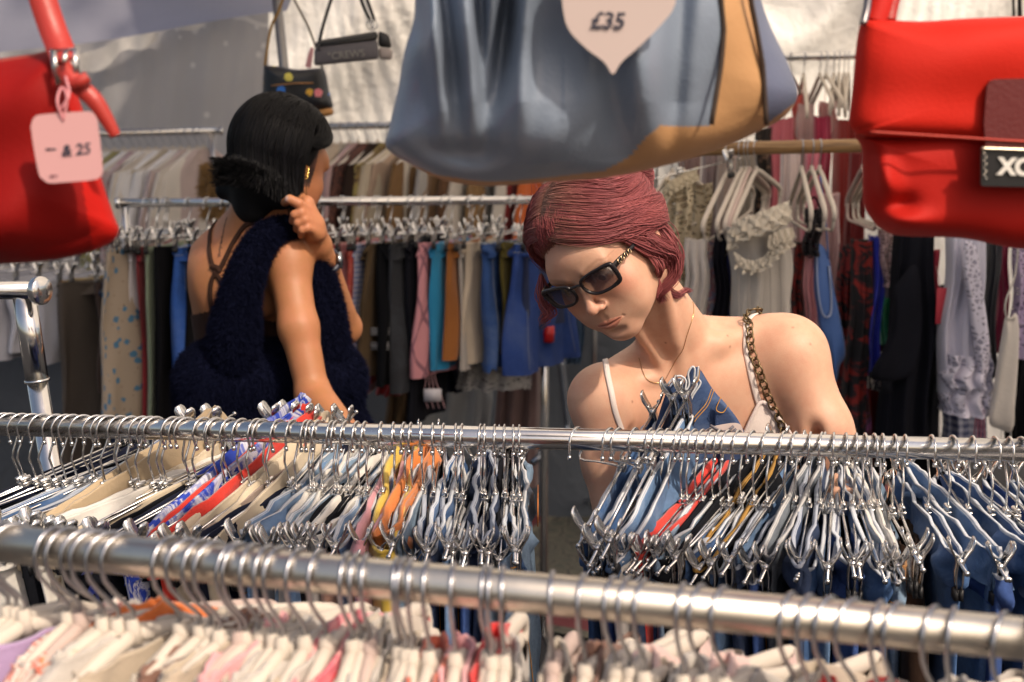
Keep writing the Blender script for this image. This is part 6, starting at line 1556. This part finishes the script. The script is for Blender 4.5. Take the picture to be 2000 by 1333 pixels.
for s in (-1, 1):
    # outline of one lens: tall rectangle rounded at the nose, squarer outside
    o2 = [(.0100, .005), (.0135, .0100), (.022, .0130), (.036, .0148), (.052, .0142), (.0605, .0125), (.0628, .0095), (.0625, -.001), (.0600, -.0140), (.0565, -.0182), (.048, -.0205), (.036, -.0212), (.022, -.0195), (.0130, -.0130), (.0092, -.0040)]
    S = spline([(x * s, z, 0) for x, z in o2] + [(o2[0][0] * s, o2[0][1], 0)], 61)[:-1, :2]
    b = MB(); b.tube([gl(x, z) for x, z in S], [.0021 + .0012 * max(0, (abs(x) - .045) / .016) for x, z in S], 8, closed=True, flat=1.2); b.build('rim', fm, sg_)
    c = S.mean(0); vs = [gl(*c)] ; uv = [(0, .5)]
    for q in (.5, 1.0):
        for p in S: w = c + (p - c) * q; vs.append(gl(w[0], w[1])); uv.append((0, (w[1] + .020) / .0345))
    n = 60; fs = [(0, 1 + k, 1 + (k + 1) % n) for k in range(n)] + [(1 + k, 1 + n + k, 1 + n + (k + 1) % n, 1 + (k + 1) % n) for k in range(n)]
    b = MB(); b.add(vs, fs, 0, uv); b.build('lens', LENS, sg_)
    # temple
    tp = [gl(.0605 * s, .004), TW((s * .0700, .080, .006)), TW((s * .0755, .060, .004)), TW((s * .0775, .025, .001)), TW((s * .0790, -.004, -.002)), TW((s * .0785, -.020, -.014))]
    b = MB(); b.tube(spline(tp, 26), [.0055 - .0030 * (i / 25) ** .5 for i in range(26)], 8, flat=.42, up=tuple(E_)); b.build('temple', fm, sg_)
    b = MB()
    for k in range(4):
        c = np.array(spline(tp, 26)[4 + 2 * k]) + E_ * s * .0022
        b.tube([c + Fw * math.cos(a) * .0032 + Up * math.sin(a) * .0036 for a in np.linspace(0, 6.283, 11)[:-1]], .0008, 5, closed=True)
    b.tube([gl(.0635 * s, .010) + Fw * .001, gl(.0640 * s, -.006) + Fw * .001], .0012, 6)
    b.build('ornament', metal((.75, .55, .33), .25), sg_)
b = MB(); b.tube(spline([gl(-.0105, .004), gl(-.004, .0065, .002), gl(.004, .0065, .002), gl(.0105, .004)], 12), .0021, 8); b.build('bridge', fm, sg_)

# ---- hair
def hair_mat(name, rough=.42, spec=.6):
    m, t = newmat(name); at_ = t.new('ShaderNodeAttribute', attribute_name='Col'); t.link(at_.outputs['Color'], t.b.inputs['Base Color'])
    t.b.inputs['Roughness'].default_value = rough; t.b.inputs['Specular IOR Level'].default_value = spec; return m
def strands(name, paths, r, cols, mat, parent):
    """paths (k, n, 3); cols (k, n, 3)"""
    K, n, _ = paths.shape; t = np.gradient(paths, axis=1); t /= np.linalg.norm(t, axis=2)[..., None] + 1e-9
    up = rng.normal(size=(K, 1, 3)); a = np.cross(t, up); a /= np.linalg.norm(a, axis=2)[..., None] + 1e-9; b_ = np.cross(t, a)
    w = r * np.interp(np.linspace(0, 1, n), [0, .1, .8, 1], [.8, 1, .9, .25])[None, :, None]
    V = np.stack([paths + (a * math.cos(q) + b_ * math.sin(q)) * w for q in (0, 2.094, 4.189)], 2).reshape(-1, 3)
    C = np.repeat(cols[:, :, None, :], 3, 2).reshape(-1, 3)
    i = (np.arange(K)[:, None, None] * n + np.arange(n - 1)[None, :, None]) * 3; j = np.arange(3)[None, None]; j2 = (j + 1) % 3
    F = np.stack([i + j, i + j2, i + 3 + j2, i + 3 + j], -1).reshape(-1, 4)
    return np_mesh(name, V, F, mat, parent, col=C)
def nrm(v): return v / np.linalg.norm(v, axis=-1)[..., None]
CC = np.array([0, -.012, .030]); RADS = np.array([.0775, .0985, .0885])
def on_cap(D, lift): return CC + nrm(D) * (RADS + lift)
def sweep(D0, D1, D2, n, lift0, lift1, lift2):
    """smooth path of directions D0 -> D1 -> D2 over the skull, arrays (k,3)"""
    t = np.linspace(0, 1, n)[None, :, None]; A, B, C = D0[:, None], D1[:, None], D2[:, None]
    B2 = 2 * B - .5 * (A + C); D = nrm(A * (1 - t) ** 2 + 2 * B2 * t * (1 - t) + C * t * t)
    lf = (np.asarray(lift0).reshape(-1, 1, 1) * (1 - t) ** 2 + (2 * np.asarray(lift1).reshape(-1, 1, 1) - .5 * (np.asarray(lift0).reshape(-1, 1, 1) + np.asarray(lift2).reshape(-1, 1, 1))) * 2 * t * (1 - t) + np.asarray(lift2).reshape(-1, 1, 1) * t * t)
    return CC + D * (RADS + lf)
RED_D = np.array([.16, .038, .048]); RED_L = np.array([.36, .095, .095]); ROOT = np.array([.23, .125, .080])
def colour(K, n, root=.12, light=None, a=RED_D, b_=RED_L):
    m_ = rng.beta(5, 6, K)[:, None, None] if light is None else np.clip(light + rng.normal(size=K) * .12, 0, 1)[:, None, None]
    c = a * (1 - m_) + b_ * m_; c = np.repeat(c, n, 1); t = np.linspace(0, 1, n)[None, :, None]
    w = np.clip(1 - t / max(root, 1e-3), 0, 1) * (.6 + .4 * rng.random((K, 1, 1))); return c * (1 - w) + ROOT * w
tow = lambda P: WH_ + (P * HS) @ MW.T
HAIRM = hair_mat('dyed_hair', .55, .35)
K = 8000; n = 22
s = rng.random(K) ** .9                                   # position along the parting: 0 hairline, 1 crown
part = lambda s, jit: nrm(np.stack([-.24 + .06 * s + jit * rng.normal(size=len(s)) * .02, .80 - 1.15 * s, .50 + .55 * np.sin(s * 2.4)], 1))
D0 = part(s, 1)
# her left side (right in the view): swept low over the temple and back to the clip
D1 = nrm(np.stack([.93 - .33 * s, .60 - .90 * s, .02 + .72 * s], 1) + rng.normal(size=(K, 3)) * .035)
D2 = nrm(np.stack([.58 + .12 * rng.normal(size=K), -.80 + 0 * s, -.22 + .5 * s + .22 * rng.random(K)], 1))
P1 = sweep(D0, D1, D2, n, .000 + .003 * rng.random(K), .007 + .009 * rng.random(K), .010 + .010 * rng.random(K))
wv = np.sin(np.linspace(0, 9, n)[None] + s[:, None] * 14) * .0022; P1 += (wv * np.linspace(0, 1, n)[None])[..., None] * np.array([.3, .2, 1])
K2 = 4200; s2 = rng.random(K2); D0 = part(s2, 1)
D1 = nrm(np.stack([-.90 + .15 * s2, .42 - .65 * s2, .28 + .30 * s2], 1) + rng.normal(size=(K2, 3)) * .035)
D2 = nrm(np.stack([-.95 + .4 * s2 * rng.random(K2), .22 - .8 * s2, -.66 + .45 * s2], 1) + rng.normal(size=(K2, 3)) * .05)
P2 = sweep(D0, D1, D2, n, .001, .011 + .008 * rng.random(K2), .006 + .012 * rng.random(K2))
allP = np.concatenate([P1, P2]); K4 = 2200; s4 = rng.random(K4) * .38; D0 = part(s4, 1)
D1 = nrm(np.stack([1.0 + 0 * s4, .46 - .5 * s4, -.08 + .3 * rng.random(K4)], 1) + rng.normal(size=(K4, 3)) * .06); D2 = nrm(np.stack([.80 + 0 * s4, -.52 - .3 * rng.random(K4), -.62 + .45 * rng.random(K4)], 1))
P4 = sweep(D0, D1, D2, n, .002, .010 + .006 * rng.random(K4), .014 + .012 * rng.random(K4)); P4 += (np.sin(np.linspace(0, 11, n)[None] + rng.uniform(0, 2, (K4, 1))) * .0022 * np.linspace(0, 1, n)[None])[..., None] * np.array([.3, .2, 1])
allP = np.concatenate([P1, P2, P4]); _k = len(allP); _t = np.linspace(0, 1, n)[None]
_f = rng.uniform(2, 9, (_k, 1)); _p = rng.uniform(0, 6.28, (_k, 1)); allP += (np.sin(_f * _t * 2 + _p) * .0018 * np.clip(_t * 3, 0, 1))[..., None] * nrm(rng.normal(size=(_k, 3)))[:, None]
_loose = rng.random(_k) < .05; allP[_loose] = CC + (allP[_loose] - CC) * (1 + (.05 * rng.random((_loose.sum(), 1, 1)) * np.sin(_t * 3.1)[..., None]))
strands('hair', tow(allP.reshape(-1, 3)).reshape(-1, n, 3), .00062, np.concatenate([colour(K, n, .34), colour(K2, n, .22, .35), colour(K4, n, .12, .62)]), HAIRM, woman)
def lock(pts, k, spread, wave, name='hair_lock', light=.55, r=.00065, local=False, taper=.4):
    n = 34; c = spline(pts, n); t = np.linspace(0, 1, n); o = rng.normal(size=(k, 3)) * spread
    P = c[None] + o[:, None] * np.interp(t, [0, .4, 1], [.2, 1, taper])[None, :, None]
    ph_ = rng.uniform(0, 1.2, k)[:, None]
    P += (np.sin(t[None] * 11 + ph_ * 2) * wave * t[None])[..., None] * np.array([1, .3, .2]) + (np.sin(t[None] * 7 + ph_) * wave * .6)[..., None] * np.array([.2, .3, 1])
    return strands(name, P, r, colour(k, n, 0.001, light), HAIRM, woman)
Y_ = 1.96
lock([a3(1240, 425, 1.95), a3(1290, 455, 1.94), a3(1318, 492, 1.94), a3(1316, 532, 1.94), a3(1294, 566, 1.94), a3(1296, 592, 1.95)], 120, .0050, .005)
lock([a3(1235, 400, 1.97), a3(1282, 430, 1.97), a3(1310, 470, 1.97), a3(1306, 520, 1.97), a3(1282, 552, 1.96)], 90, .0045, .004, light=.4)
None and lock([a3(1130, 436, 1.86), a3(1180, 462, 1.865), a3(1225, 480, 1.872), a3(1258, 484, 1.89), a3(1284, 500, 1.92), a3(1292, 530, 1.94), a3(1280, 560, 1.94)], 130, .0045, .003, light=.7)
lock([a3(1292, 490, 1.97), a3(1296, 530, 1.96), a3(1302, 562, 1.97), a3(1322, 576, 1.99), a3(1340, 568, 2.01), a3(1350, 572, 2.01)], 36, .003, .003, light=.4)
lock([a3(1274, 500, 1.92), a3(1276, 530, 1.92), a3(1283, 560, 1.92), a3(1281, 584, 1.92)], 50, .0035, .003, light=.8)
lock([a3(1056, 540, 1.95), a3(1058, 570, 1.95), a3(1068, 594, 1.95), a3(1070, 612, 1.95), a3(1062, 634, 1.96)], 45, .006, .005, light=.6)
None and lock([a3(1080, 500, 1.90), a3(1074, 545, 1.90), a3(1082, 585, 1.91), a3(1090, 606, 1.92)], 60, .004, .002, light=.3)
K5 = 900; hx = rng.uniform(-.9, 1.0, K5)   # short soft hairs along the hairline
hd_ = nrm(np.stack([hx, .98 - .45 * hx ** 2, .44 - .50 * np.clip(hx, 0, 1) ** 2 - .5 * np.clip(-hx - .25, 0, 1)], 1) + rng.normal(size=(K5, 3)) * .03); he_ = nrm(hd_ + np.stack([.18 + .2 * hx, -.15 + 0 * hx, .30 - .1 * hx], 1) + rng.normal(size=(K5, 3)) * .10)
P5 = sweep(hd_, nrm(hd_ + he_), he_, 12, -.004 + 0 * hx, .002 + .003 * rng.random(K5), .004 + .006 * rng.random(K5)); strands('baby_hair', tow(P5.reshape(-1, 3)).reshape(-1, 12, 3), .00040, colour(K5, 12, .5, .8), HAIRM, woman)
for k in range(60):  # flyaways
    q = on_cap(nrm(np.array([[rng.uniform(-.6, .9), rng.uniform(-.6, .3), .8]]))[0], .014); d = nrm(rng.normal(size=3) + np.array([.3, -.4, .5])) * .03
    lock([tow(q), tow(q + d * .5), tow(q + d + [0, -.01, 0])], 1, .0001, .001, name='flyaway', r=.0003)
def on_skin(pts, off):
    P = np.array([cast(FW, x, y) for x, y in pts]); return list(P + grad(FW, P) * np.linspace(off[0], off[1], len(P))[:, None])
for pts, k_n, sp, lt in (([(1192, 462), (1226, 474), (1256, 486), (1280, 500), (1292, 520), (1294, 544)], 170, .0060, .6), ([(1204, 448), (1244, 462), (1274, 478), (1294, 498), (1302, 530), (1296, 560)], 170, .0065, .5), ([(1216, 478), (1244, 486), (1266, 500), (1278, 524), (1276, 556), (1284, 582)], 60, .0035, .8)):
    lock(on_skin(pts[:4], (.004, .009)) + [a3(pts[4][0], pts[4][1], 1.945), a3(pts[5][0], pts[5][1], 1.95)], k_n, sp, .003, light=lt)
# twisted bun and claw clip behind
bun = TW((.040, -.098, .050))
def bun_f(P): return sd_ell(P, bun, (.036, .036, .034))
k_ = 900; u = rng.normal(size=(k_, 3)); u = nrm(u); tt = np.linspace(0, 2.4, 20); ax = nrm(np.array([.5, -.3, .8])); e1 = nrm(np.cross(u, ax)); 
cz = (u @ ax)[:, None]; rad = np.sqrt(1 - cz ** 2); e0 = nrm(u - ax * (u @ ax)[:, None])
BP = (e0[:, None] * np.cos(tt)[None, :, None] + e1[:, None] * np.sin(tt)[None, :, None]) * rad[..., None] + ax * cz[..., None]
strands('hair_bun', bun + BP * (.034 + .004 * rng.random((k_, 1, 1))), .0008, colour(k_, 20, .001, .3), HAIRM, woman)
tort = pattern('blotch', (.42, .16, .02), (.03, .012, .006), (.25, .09, .02), 60, .25)
cc = empty('hair_clip', tuple(a3(1236, 392, 2.0)), 'tortoiseshell claw clip in the back of the red hair', 'hair clip')
b = MB(); c = a3(1232, 392, 1.985)
for k in range(5):
    x = (k - 2) * 4.5; b.tube(spline([a3(1222 + x * .9, 384 + x, 1.99), a3(1240 + x * .6, 384 + x * 1.2, 1.965), a3(1246 + x * .5, 404 + x, 1.985)], 10), [.0034 - .0002 * j for j in range(10)], 7)
b.tube(spline([a3(1214, 378, 1.99), a3(1232, 382, 1.97), a3(1246, 400, 1.98), a3(1250, 420, 1.99)], 14), .004, 8); b.build('claw', tort, cc)
# ================================================================ the dark haired woman
H2 = a3(553, 316, 2.86)
f2 = nrm(np.array([.62, .74, -.30])); e2 = nrm(np.cross(f2, (0, 0, 1)) + np.array([0, 0, -.10])); e2 = nrm(e2 - f2 * (e2 @ f2)); u2 = np.cross(e2, f2)
if u2[2] < 0: u2 = -u2
M2 = np.stack([e2, f2, u2], 1)
FB = Field(); T2, fr2 = head_ops(FB, H2, M2, .95)
FB.add(lambda P: sd_cone(P, T2((0, -.025, -.05)), a3(486, 462, 2.88), .048, .058), .02)
FB.add(lambda P: sd_cone(P, a3(440, 520, 2.92), a3(545, 520, 2.86), .070, .066), .05)
FB.add(lambda P: sd_cone(P, a3(470, 560, 2.93), a3(500, 860, 3.0), .105, .095), .05)
FB.add(lambda P: sd_cone(P, a3(480, 440, 2.9), a3(552, 492, 2.84), .035, .038), .035)
FB.add(lambda P: sd_cone(P, a3(470, 450, 2.92), a3(420, 500, 2.95), .035, .038), .035)
FB.add(lambda P: sd_sph(P, a3(413, 515, 2.98), .042), .03)
FB.add(lambda P: sd_sph(P, a3(562, 508, 2.80), .045), .03)
FB.add(lambda P: sd_ell(P, a3(430, 560, 2.86), (.035, .02, .06)), .04)                        # shoulder blades
FB.add(lambda P: sd_ell(P, a3(515, 560, 2.82), (.035, .02, .06)), .04)
FB.sub(lambda P: sd_cone(P, a3(455, 470, 2.78), a3(470, 700, 2.84), .012, .014), .04)         # spine furrow
EB = a3(612, 772, 2.70)
FB.add(lambda P: sd_cone(P, a3(562, 512, 2.80), a3(583, 640, 2.74), .041, .037), .03)
FB.add(lambda P: sd_cone(P, a3(583, 640, 2.74), EB, .037, .031), .02)
FB.add(lambda P: sd_cone(P, EB, a3(700, 880, 2.52), .036, .026), .014)
hand_ops(FB, a3(706, 888, 2.50), A_((.30, -.7, -.35)), (0, -.2, -1), (.4, .4, .4, .5), s=.95)
# raised left arm with the hand at her hair
EL = a3(672, 640, 3.02); WRB = a3(622, 478, 2.82)
FB.add(lambda P: sd_cone(P, a3(560, 560, 3.05), EL, .042, .036), .02)
FB.add(lambda P: sd_cone(P, EL, WRB, .036, .025), .015)
# fist closed on the hair: palm plus individually bent fingers
KN = a3(600, 418, 2.76)
FB.add(lambda P: sd_cone(P, WRB, a3(610, 440, 2.78), .023, .025), .012)
for (k0, k1, k2, k3, r) in (((600, 414), (583, 398), (566, 390), (556, 396), .0092), ((606, 426), (588, 416), (576, 420), (572, 432), .0092), ((611, 438), (594, 430), (582, 436), (580, 448), .0088), ((614, 452), (600, 446), (590, 450), (588, 460), .0080)):
    y = 2.765
    c = [a3(k0[0] + 8, k0[1] + 4, y + .01), a3(*k1, y - .022), a3(*k2, y - .024), a3(*k3, y - .004)]
    FB.add(lambda P, c=c, r=r: sd_cone(P, c[0], c[1], r * 1.25, r * 1.08), .006)
    FB.add(lambda P, c=c, r=r: sd_cone(P, c[1], c[2], r * 1.08, r), .002); FB.add(lambda P, c=c, r=r: sd_cone(P, c[2], c[3], r, r * .86), .002)
FB.add(lambda P: sd_cone(P, a3(618, 456, 2.775), a3(600, 396, 2.775), .017, .013), .010)
FB.add(lambda P: sd_cone(P, a3(602, 398, 2.775), a3(585, 384, 2.79), .0105, .0095), .006)
FB.add(lambda P: sd_cone(P, a3(585, 384, 2.79), a3(562, 386, 2.775), .0095, .008), .003)
lo = a3(350, 880, 2.9); V, F = mesh_field(FB, (-.66, 2.36, .86), (-.20, 3.14, 1.92), .0036)
loc = fr2(V); col = np.tile(np.array([.36, .155, .064]), (len(V), 1))
col = blend(col, .3 * g3(loc, (.05, .05, -.03), (.03, .04, .03)), (.5, .17, .09))
pxy = np.array([pix(v) for v in V])
col = blend(col, .35 * np.exp(-(((pxy[:, 0] - 592) / 40) ** 2 + ((pxy[:, 1] - 425) / 50) ** 2)) * (V[:, 1] < 2.85), (.55, .19, .10))
inn = np.linalg.norm(loc, axis=1) < .13
sc = inn & ((loc[:, 2] > .05) | ((loc[:, 1] < .03) & (loc[:, 2] > -.04) & (np.abs(loc[:, 0]) < .0745)))
col[sc] = (.008, .007, .008)
q = cast(FB, 558, 388, 2.0, 3.4); col = blend(col, np.exp(-((np.linalg.norm(V - q, axis=1)) / .005) ** 2), (.62, .50, .50))
w2 = empty('person', (H2[0] + .0, 2.95, 0), 'dark haired woman seen from behind in a strappy brown top, carrying a navy furry bag', 'person')
np_mesh('body', V, F, skin_mat('tan_skin', .5), w2, col=col)
TOP = cloth((.040, .018, .012), .8, .2)
n_ = grad(FB, V)
armd = np.minimum.reduce([sd_cone(V, a3(562, 512, 2.80), a3(585, 640, 2.74), 0, 0), sd_cone(V, a3(585, 640, 2.74), EB, 0, 0), sd_cone(V, EB, a3(700, 880, 2.52), 0, 0), sd_cone(V, a3(560, 560, 3.05), EL, 0, 0) + .012, sd_cone(V, EL, WRB, 0, 0)])
kv = (pxy[:, 1] > 600 + .25 * np.abs(pxy[:, 0] - 430)) & (armd > .056); kf = kv[F].all(1); vs_, fs_, u_ = subset(V + n_ * .004, F, kf); vs_, fs_ = largest(vs_, fs_)
np_mesh('top', vs_, fs_, TOP, w2, uv=vs_[:, [0, 2]])
strip(FB, [(421, 432), (413, 450), (410, 480), (413, 510), (420, 530), (434, 555), (446, 580), (460, 610)], .010, .002, 'top_strap', TOP, w2)
strip(FB, [(508, 432), (480, 440), (458, 470), (443, 500), (430, 525), (415, 545), (411, 580), (414, 610)], .010, .002, 'top_strap', TOP, w2)
strip(FB, [(412, 520), (424, 524), (430, 532)], .012, .003, 'strap_knot', TOP, w2, 12)
# small line tattoo running down between the shoulder blades
b = MB(); q_ = random.Random(3)
tp = surf_path(FB, [(443, 426), (439, 440), (436, 455), (433, 470), (430, 485), (427, 503)], 60, .0004)
px_ = np.array([1.0, 0, 0])
P = [tp[i] + px_ * .0030 * math.sin(i * 1.9) * (1 + .6 * math.sin(i * .7)) + np.array([0, 0, .001 * math.cos(i * 2.7)]) for i in range(60)]
P = project(FB, spline(P, 240), .0003); b.tube(P, .0006, 4); b.build('tattoo', plain((.035, .03, .035), .8), w2)
# gold hoop and thin wire earphone, ring, watch
eb = T2((.079, -.004, -.036)); b = MB(); e_c = cast(FB, 598, 338, 2.2, 3.4) + [0, -.008, 0]
for k in range(3):
    c = a3(598 - k, 330 + 7 * k, e_c[1]); b.tube([c + np.array([.0052 * math.cos(a), .003 * math.sin(a), .0062 * math.sin(a)]) for a in np.linspace(0, 6.283, 13)[:-1]], .0011, 6, closed=True)
b.build('earring', metal((.85, .55, .15), .2), w2)
b = MB(); b.tube(spline([a3(603, 338, e_c[1]), a3(599, 360, e_c[1]), a3(597, 395, e_c[1] + .01)], 12), .0006, 5); b.build('earring_chain', metal((.3, .22, .1), .4), w2)
wt = empty('wristwatch', tuple(a3(630, 500, 2.83)), 'dark wristwatch on the raised wrist of the dark haired woman', 'watch')
c = WRB * .80 + EL * .20; ax = nrm(EL - WRB); e_1 = nrm(np.cross(ax, (0, 1, 0))); e_2 = np.cross(ax, e_1)
b = MB(); b.tube([c + (e_1 * math.cos(a) + e_2 * math.sin(a)) * .0315 for a in np.linspace(0, 6.283, 25)[:-1]], .0055, 8, closed=True, flat=1.2); b.build('watch_strap', plain((.02, .025, .045), .4), wt)
b = MB(); cc2 = c + e_1 * .033; b.disc_prism(cc2, e_1, .017, .008, 24); b.build('watch_case', metal((.35, .38, .42), .2), wt)
# ---- black bob
CC2 = np.array([0, -.012, .032]); R2 = np.array([.081, .102, .092])
BLACK_D = np.array([.0022, .0022, .0028]); BLACK_L = np.array([.008, .008, .011])
K = 6000; n = 22; th = rng.uniform(0, 2 * math.pi, K)
# strands from the crown / parting fall all round the head; ends flip outwards at the neck
ang = th; crown = np.array([.05, .02, 1.0])
D0 = nrm(crown + rng.normal(size=(K, 3)) * np.array([.12, .42, .05]))
mask_face = (np.sin(ang) > .50) 
D1 = nrm(np.stack([np.cos(ang), np.sin(ang), .42 + 0 * ang], 1)); D2 = nrm(np.stack([np.cos(ang), np.sin(ang), -.30 + 0 * ang], 1))
t = np.linspace(0, 1, n)[None, :, None]
lf = .014 + .010 * rng.random(K)[:, None, None]
B2 = 2 * D1[:, None] - .5 * (D0[:, None] + D2[:, None]); D = nrm(D0[:, None] * (1 - t) ** 2 + 2 * B2 * t * (1 - t) + D2[:, None] * t * t)
P = CC2 + D * (R2 + lf * np.clip(t * 4, .2, 1))
P = H2 + (P * .93) @ M2.T
# world space: continue straight down and flip
end = P[:, -1]; out = end - (H2 + M2 @ CC2); out[:, 2] = 0; out = nrm(out); m_ = 14
tt = np.linspace(0, 1, m_ + 1)[1:][None, :, None]; L = (.042 + .058 * rng.random(K) ** 1.3)[:, None, None]
flip = (-.006 + .026 * rng.random(K) + .018 * np.clip(-out[:, 0], 0, 1))[:, None, None]
# the right side is gathered towards the hand
hnd = a3(566, 412, 2.80); gat = np.clip(out[:, 0] * .8 + .25, 0, 1)[:, None, None] * (.5 + .5 * rng.random(K))[:, None, None]
Q = end[:, None] + np.array([0, 0, -1]) * L * tt + out[:, None] * flip * np.clip(tt - .35, 0, 1) ** 1.5 * 2.2 + np.array([0, 0, 1]) * .03 * np.clip(tt - .6, 0, 1) ** 2 * 4 * (1 - gat)
Q = Q * (1 - gat * tt ** .8) + (hnd + rng.normal(size=(K, 1, 3)) * .010 + np.array([0, 0, -.03]) * tt) * (gat * tt ** .8)
PP = np.concatenate([P, Q], 1)
face_side = ((PP[:, 18] - H2) @ M2); keep = ~((face_side[:, 1] > .052) & (face_side[:, 0] > -.2))
# leave the ear and cheek on the right free
ear = (face_side[:, 0] > .03) & (face_side[:, 1] > -.022); keep &= ~ear
# but sweep a fringe from the parting down to the temple
PP = PP[keep]; k2 = len(PP)
mm = rng.beta(1.2, 4, k2)[:, None, None]; colr = np.repeat(BLACK_D * (1 - mm) + BLACK_L * mm, PP.shape[1], 1)
HM2 = hair_mat('black_hair', .5, .2)
strands('hair', PP, .0013, colr, HM2, w2)
K3 = 1800; s3 = rng.random(K3); D0 = nrm(np.stack([.05 + 0 * s3, .75 - 1.0 * s3, .65 + .3 * s3], 1)); D1 = nrm(np.stack([.80 + 0 * s3, .62 - .5 * s3, .42 + 0 * s3], 1) + rng.normal(size=(K3, 3)) * .03); D2 = nrm(np.stack([.95 + 0 * s3, .10 - .4 * s3, .10 + .0 * s3], 1) + rng.normal(size=(K3, 3)) * .03)
t = np.linspace(0, 1, n)[None, :, None]; B2 = 2 * D1[:, None] - .5 * (D0[:, None] + D2[:, None]); D = nrm(D0[:, None] * (1 - t) ** 2 + 2 * B2 * t * (1 - t) + D2[:, None] * t * t)
P = H2 + (CC2 + D * (R2 + .006 + .010 * rng.random(K3)[:, None, None])) * .93 @ M2.T
mm = rng.beta(1.2, 4, K3)[:, None, None]; strands('hair_fringe', P, .0013, np.repeat(BLACK_D * (1 - mm) + BLACK_L * mm, n, 1), HM2, w2)
# dense under-layer so that no skin shows through
def cap_f(P):
    q = (P - H2) @ M2; d = sd_ell(q, (0, -.020, .024), (.079, .088, .086)); d = smin(d, sd_cone(P, H2 + M2 @ np.array([0, -.045, -.02]), a3(505, 400, 2.84), .066, .050), .03)
    d = smin(d, sd_cone(P, H2 + M2 @ np.array([.03, -.045, -.04]), a3(566, 405, 2.80), .045, .020), .03)
    d = smin(d, sd_cone(P, a3(500, 370, 2.86), a3(440, 372, 2.88), .045, .020), .03)
    return smax(d, (q[:, 1] - .02 - .35 * (q[:, 2])) , .02)
V, F = mesh_field(cap_f, H2 - [.22, .20, .2], H2 + [.18, .2, .16], .005)
np_mesh('hair_mass', V, F, plain((.003, .003, .004), .7, .2, .2), w2)
# ---- navy furry tote: looped handles over the shoulder and a plump body
NAVYF = cloth((.0022, .0036, .018), .95, .4, .03)
tote = empty('furry_tote', tuple(a3(530, 760, 2.75)), 'navy blue furry tote bag slung over the shoulder of the dark haired woman', 'tote bag')
hp1 = spline([a3(455, 690, 2.76), a3(462, 620, 2.75), a3(478, 540, 2.74), a3(510, 476, 2.76), a3(552, 455, 2.80), a3(596, 470, 2.84), a3(618, 530, 2.84), a3(634, 600, 2.84), a3(645, 690, 2.84)], 26)
hr = [.045, .045, .044, .042, .038, .034, .032, .030, .029, .028, .028, .028, .028, .028, .028, .028, .028, .028, .028, .028, .030, .032, .034, .036, .038, .040]
def tote_handle(P):
    d = None
    for i in range(25):
        v = sd_cone(P, hp1[i], hp1[i + 1], hr[i], hr[i + 1]); d = v if d is None else smin(d, v, .008)
    return smax(d, -np.minimum.reduce([sd_cone(P, a3(562, 512, 2.80), a3(585, 640, 2.74), .050, .047), sd_cone(P, a3(585, 640, 2.74), EB, .047, .040)]), .006)
def tote_body(P):
    d = sd_cone(P, a3(425, 745, 2.80), a3(640, 740, 2.86), .085, .078)
    d = smin(d, sd_cone(P, a3(420, 860, 2.80), a3(650, 860, 2.88), .090, .085), .05)
    return smax(d, -np.minimum(sd_cone(P, a3(585, 640, 2.74), EB, .048, .041), sd_cone(P, EB, a3(700, 880, 2.52), .042, .034)), .01)
for nm, f, lo, hi, cnt in (('handle', tote_handle, (-.66, 2.60, 1.12), (-.22, 3.0, 1.62), 70000), ('body', tote_body, (-.80, 2.60, .84), (-.16, 3.05, 1.30), 90000)):
    V, F = mesh_field(f, lo, hi, .006); o = np_mesh(nm, V, F, NAVYF, tote); N = grad(f, V); ii = rng.integers(0, len(V), cnt)
    fur(nm.replace('body', 'pile').replace('handle', 'handle_pile'), V[ii] + rng.normal(size=(cnt, 3)) * .002, N[ii], .0110, .00055, NAVYF, tote, 11, droop=.35)
# price tag clipped to the raised jeans
tg = empty('jeans_price_tag', at(1415, 835, 1.84), 'pale pink rounded price tag clipped to the raised jeans', 'price tag')
flat_card('card', [(1371, 862), (1372, 848), (1382, 838), (1400, 832), (1430, 827), (1444, 829), (1450, 838), (1449, 862)], 1.79, .0012, CARD, tg, smooth_n=60)
b = MB(); c = at(1414, 843, 1.786)
b.tube(spline([c + Vector((-.016, 0, .004)), c + Vector((-.008, -.001, -.003)), c, c + Vector((.008, -.001, -.003)), c + Vector((.016, 0, .003))], 14), .0024, 6); b.tube([c + Vector((-.018, 0, .008)), c + Vector((-.006, -.002, .001))], .002, 6); b.tube([c + Vector((.012, 0, .007)), c + Vector((.004, -.002, 0))], .002, 6)
b.build('printed_bow', plain((.12, .11, .13), .5), tg)
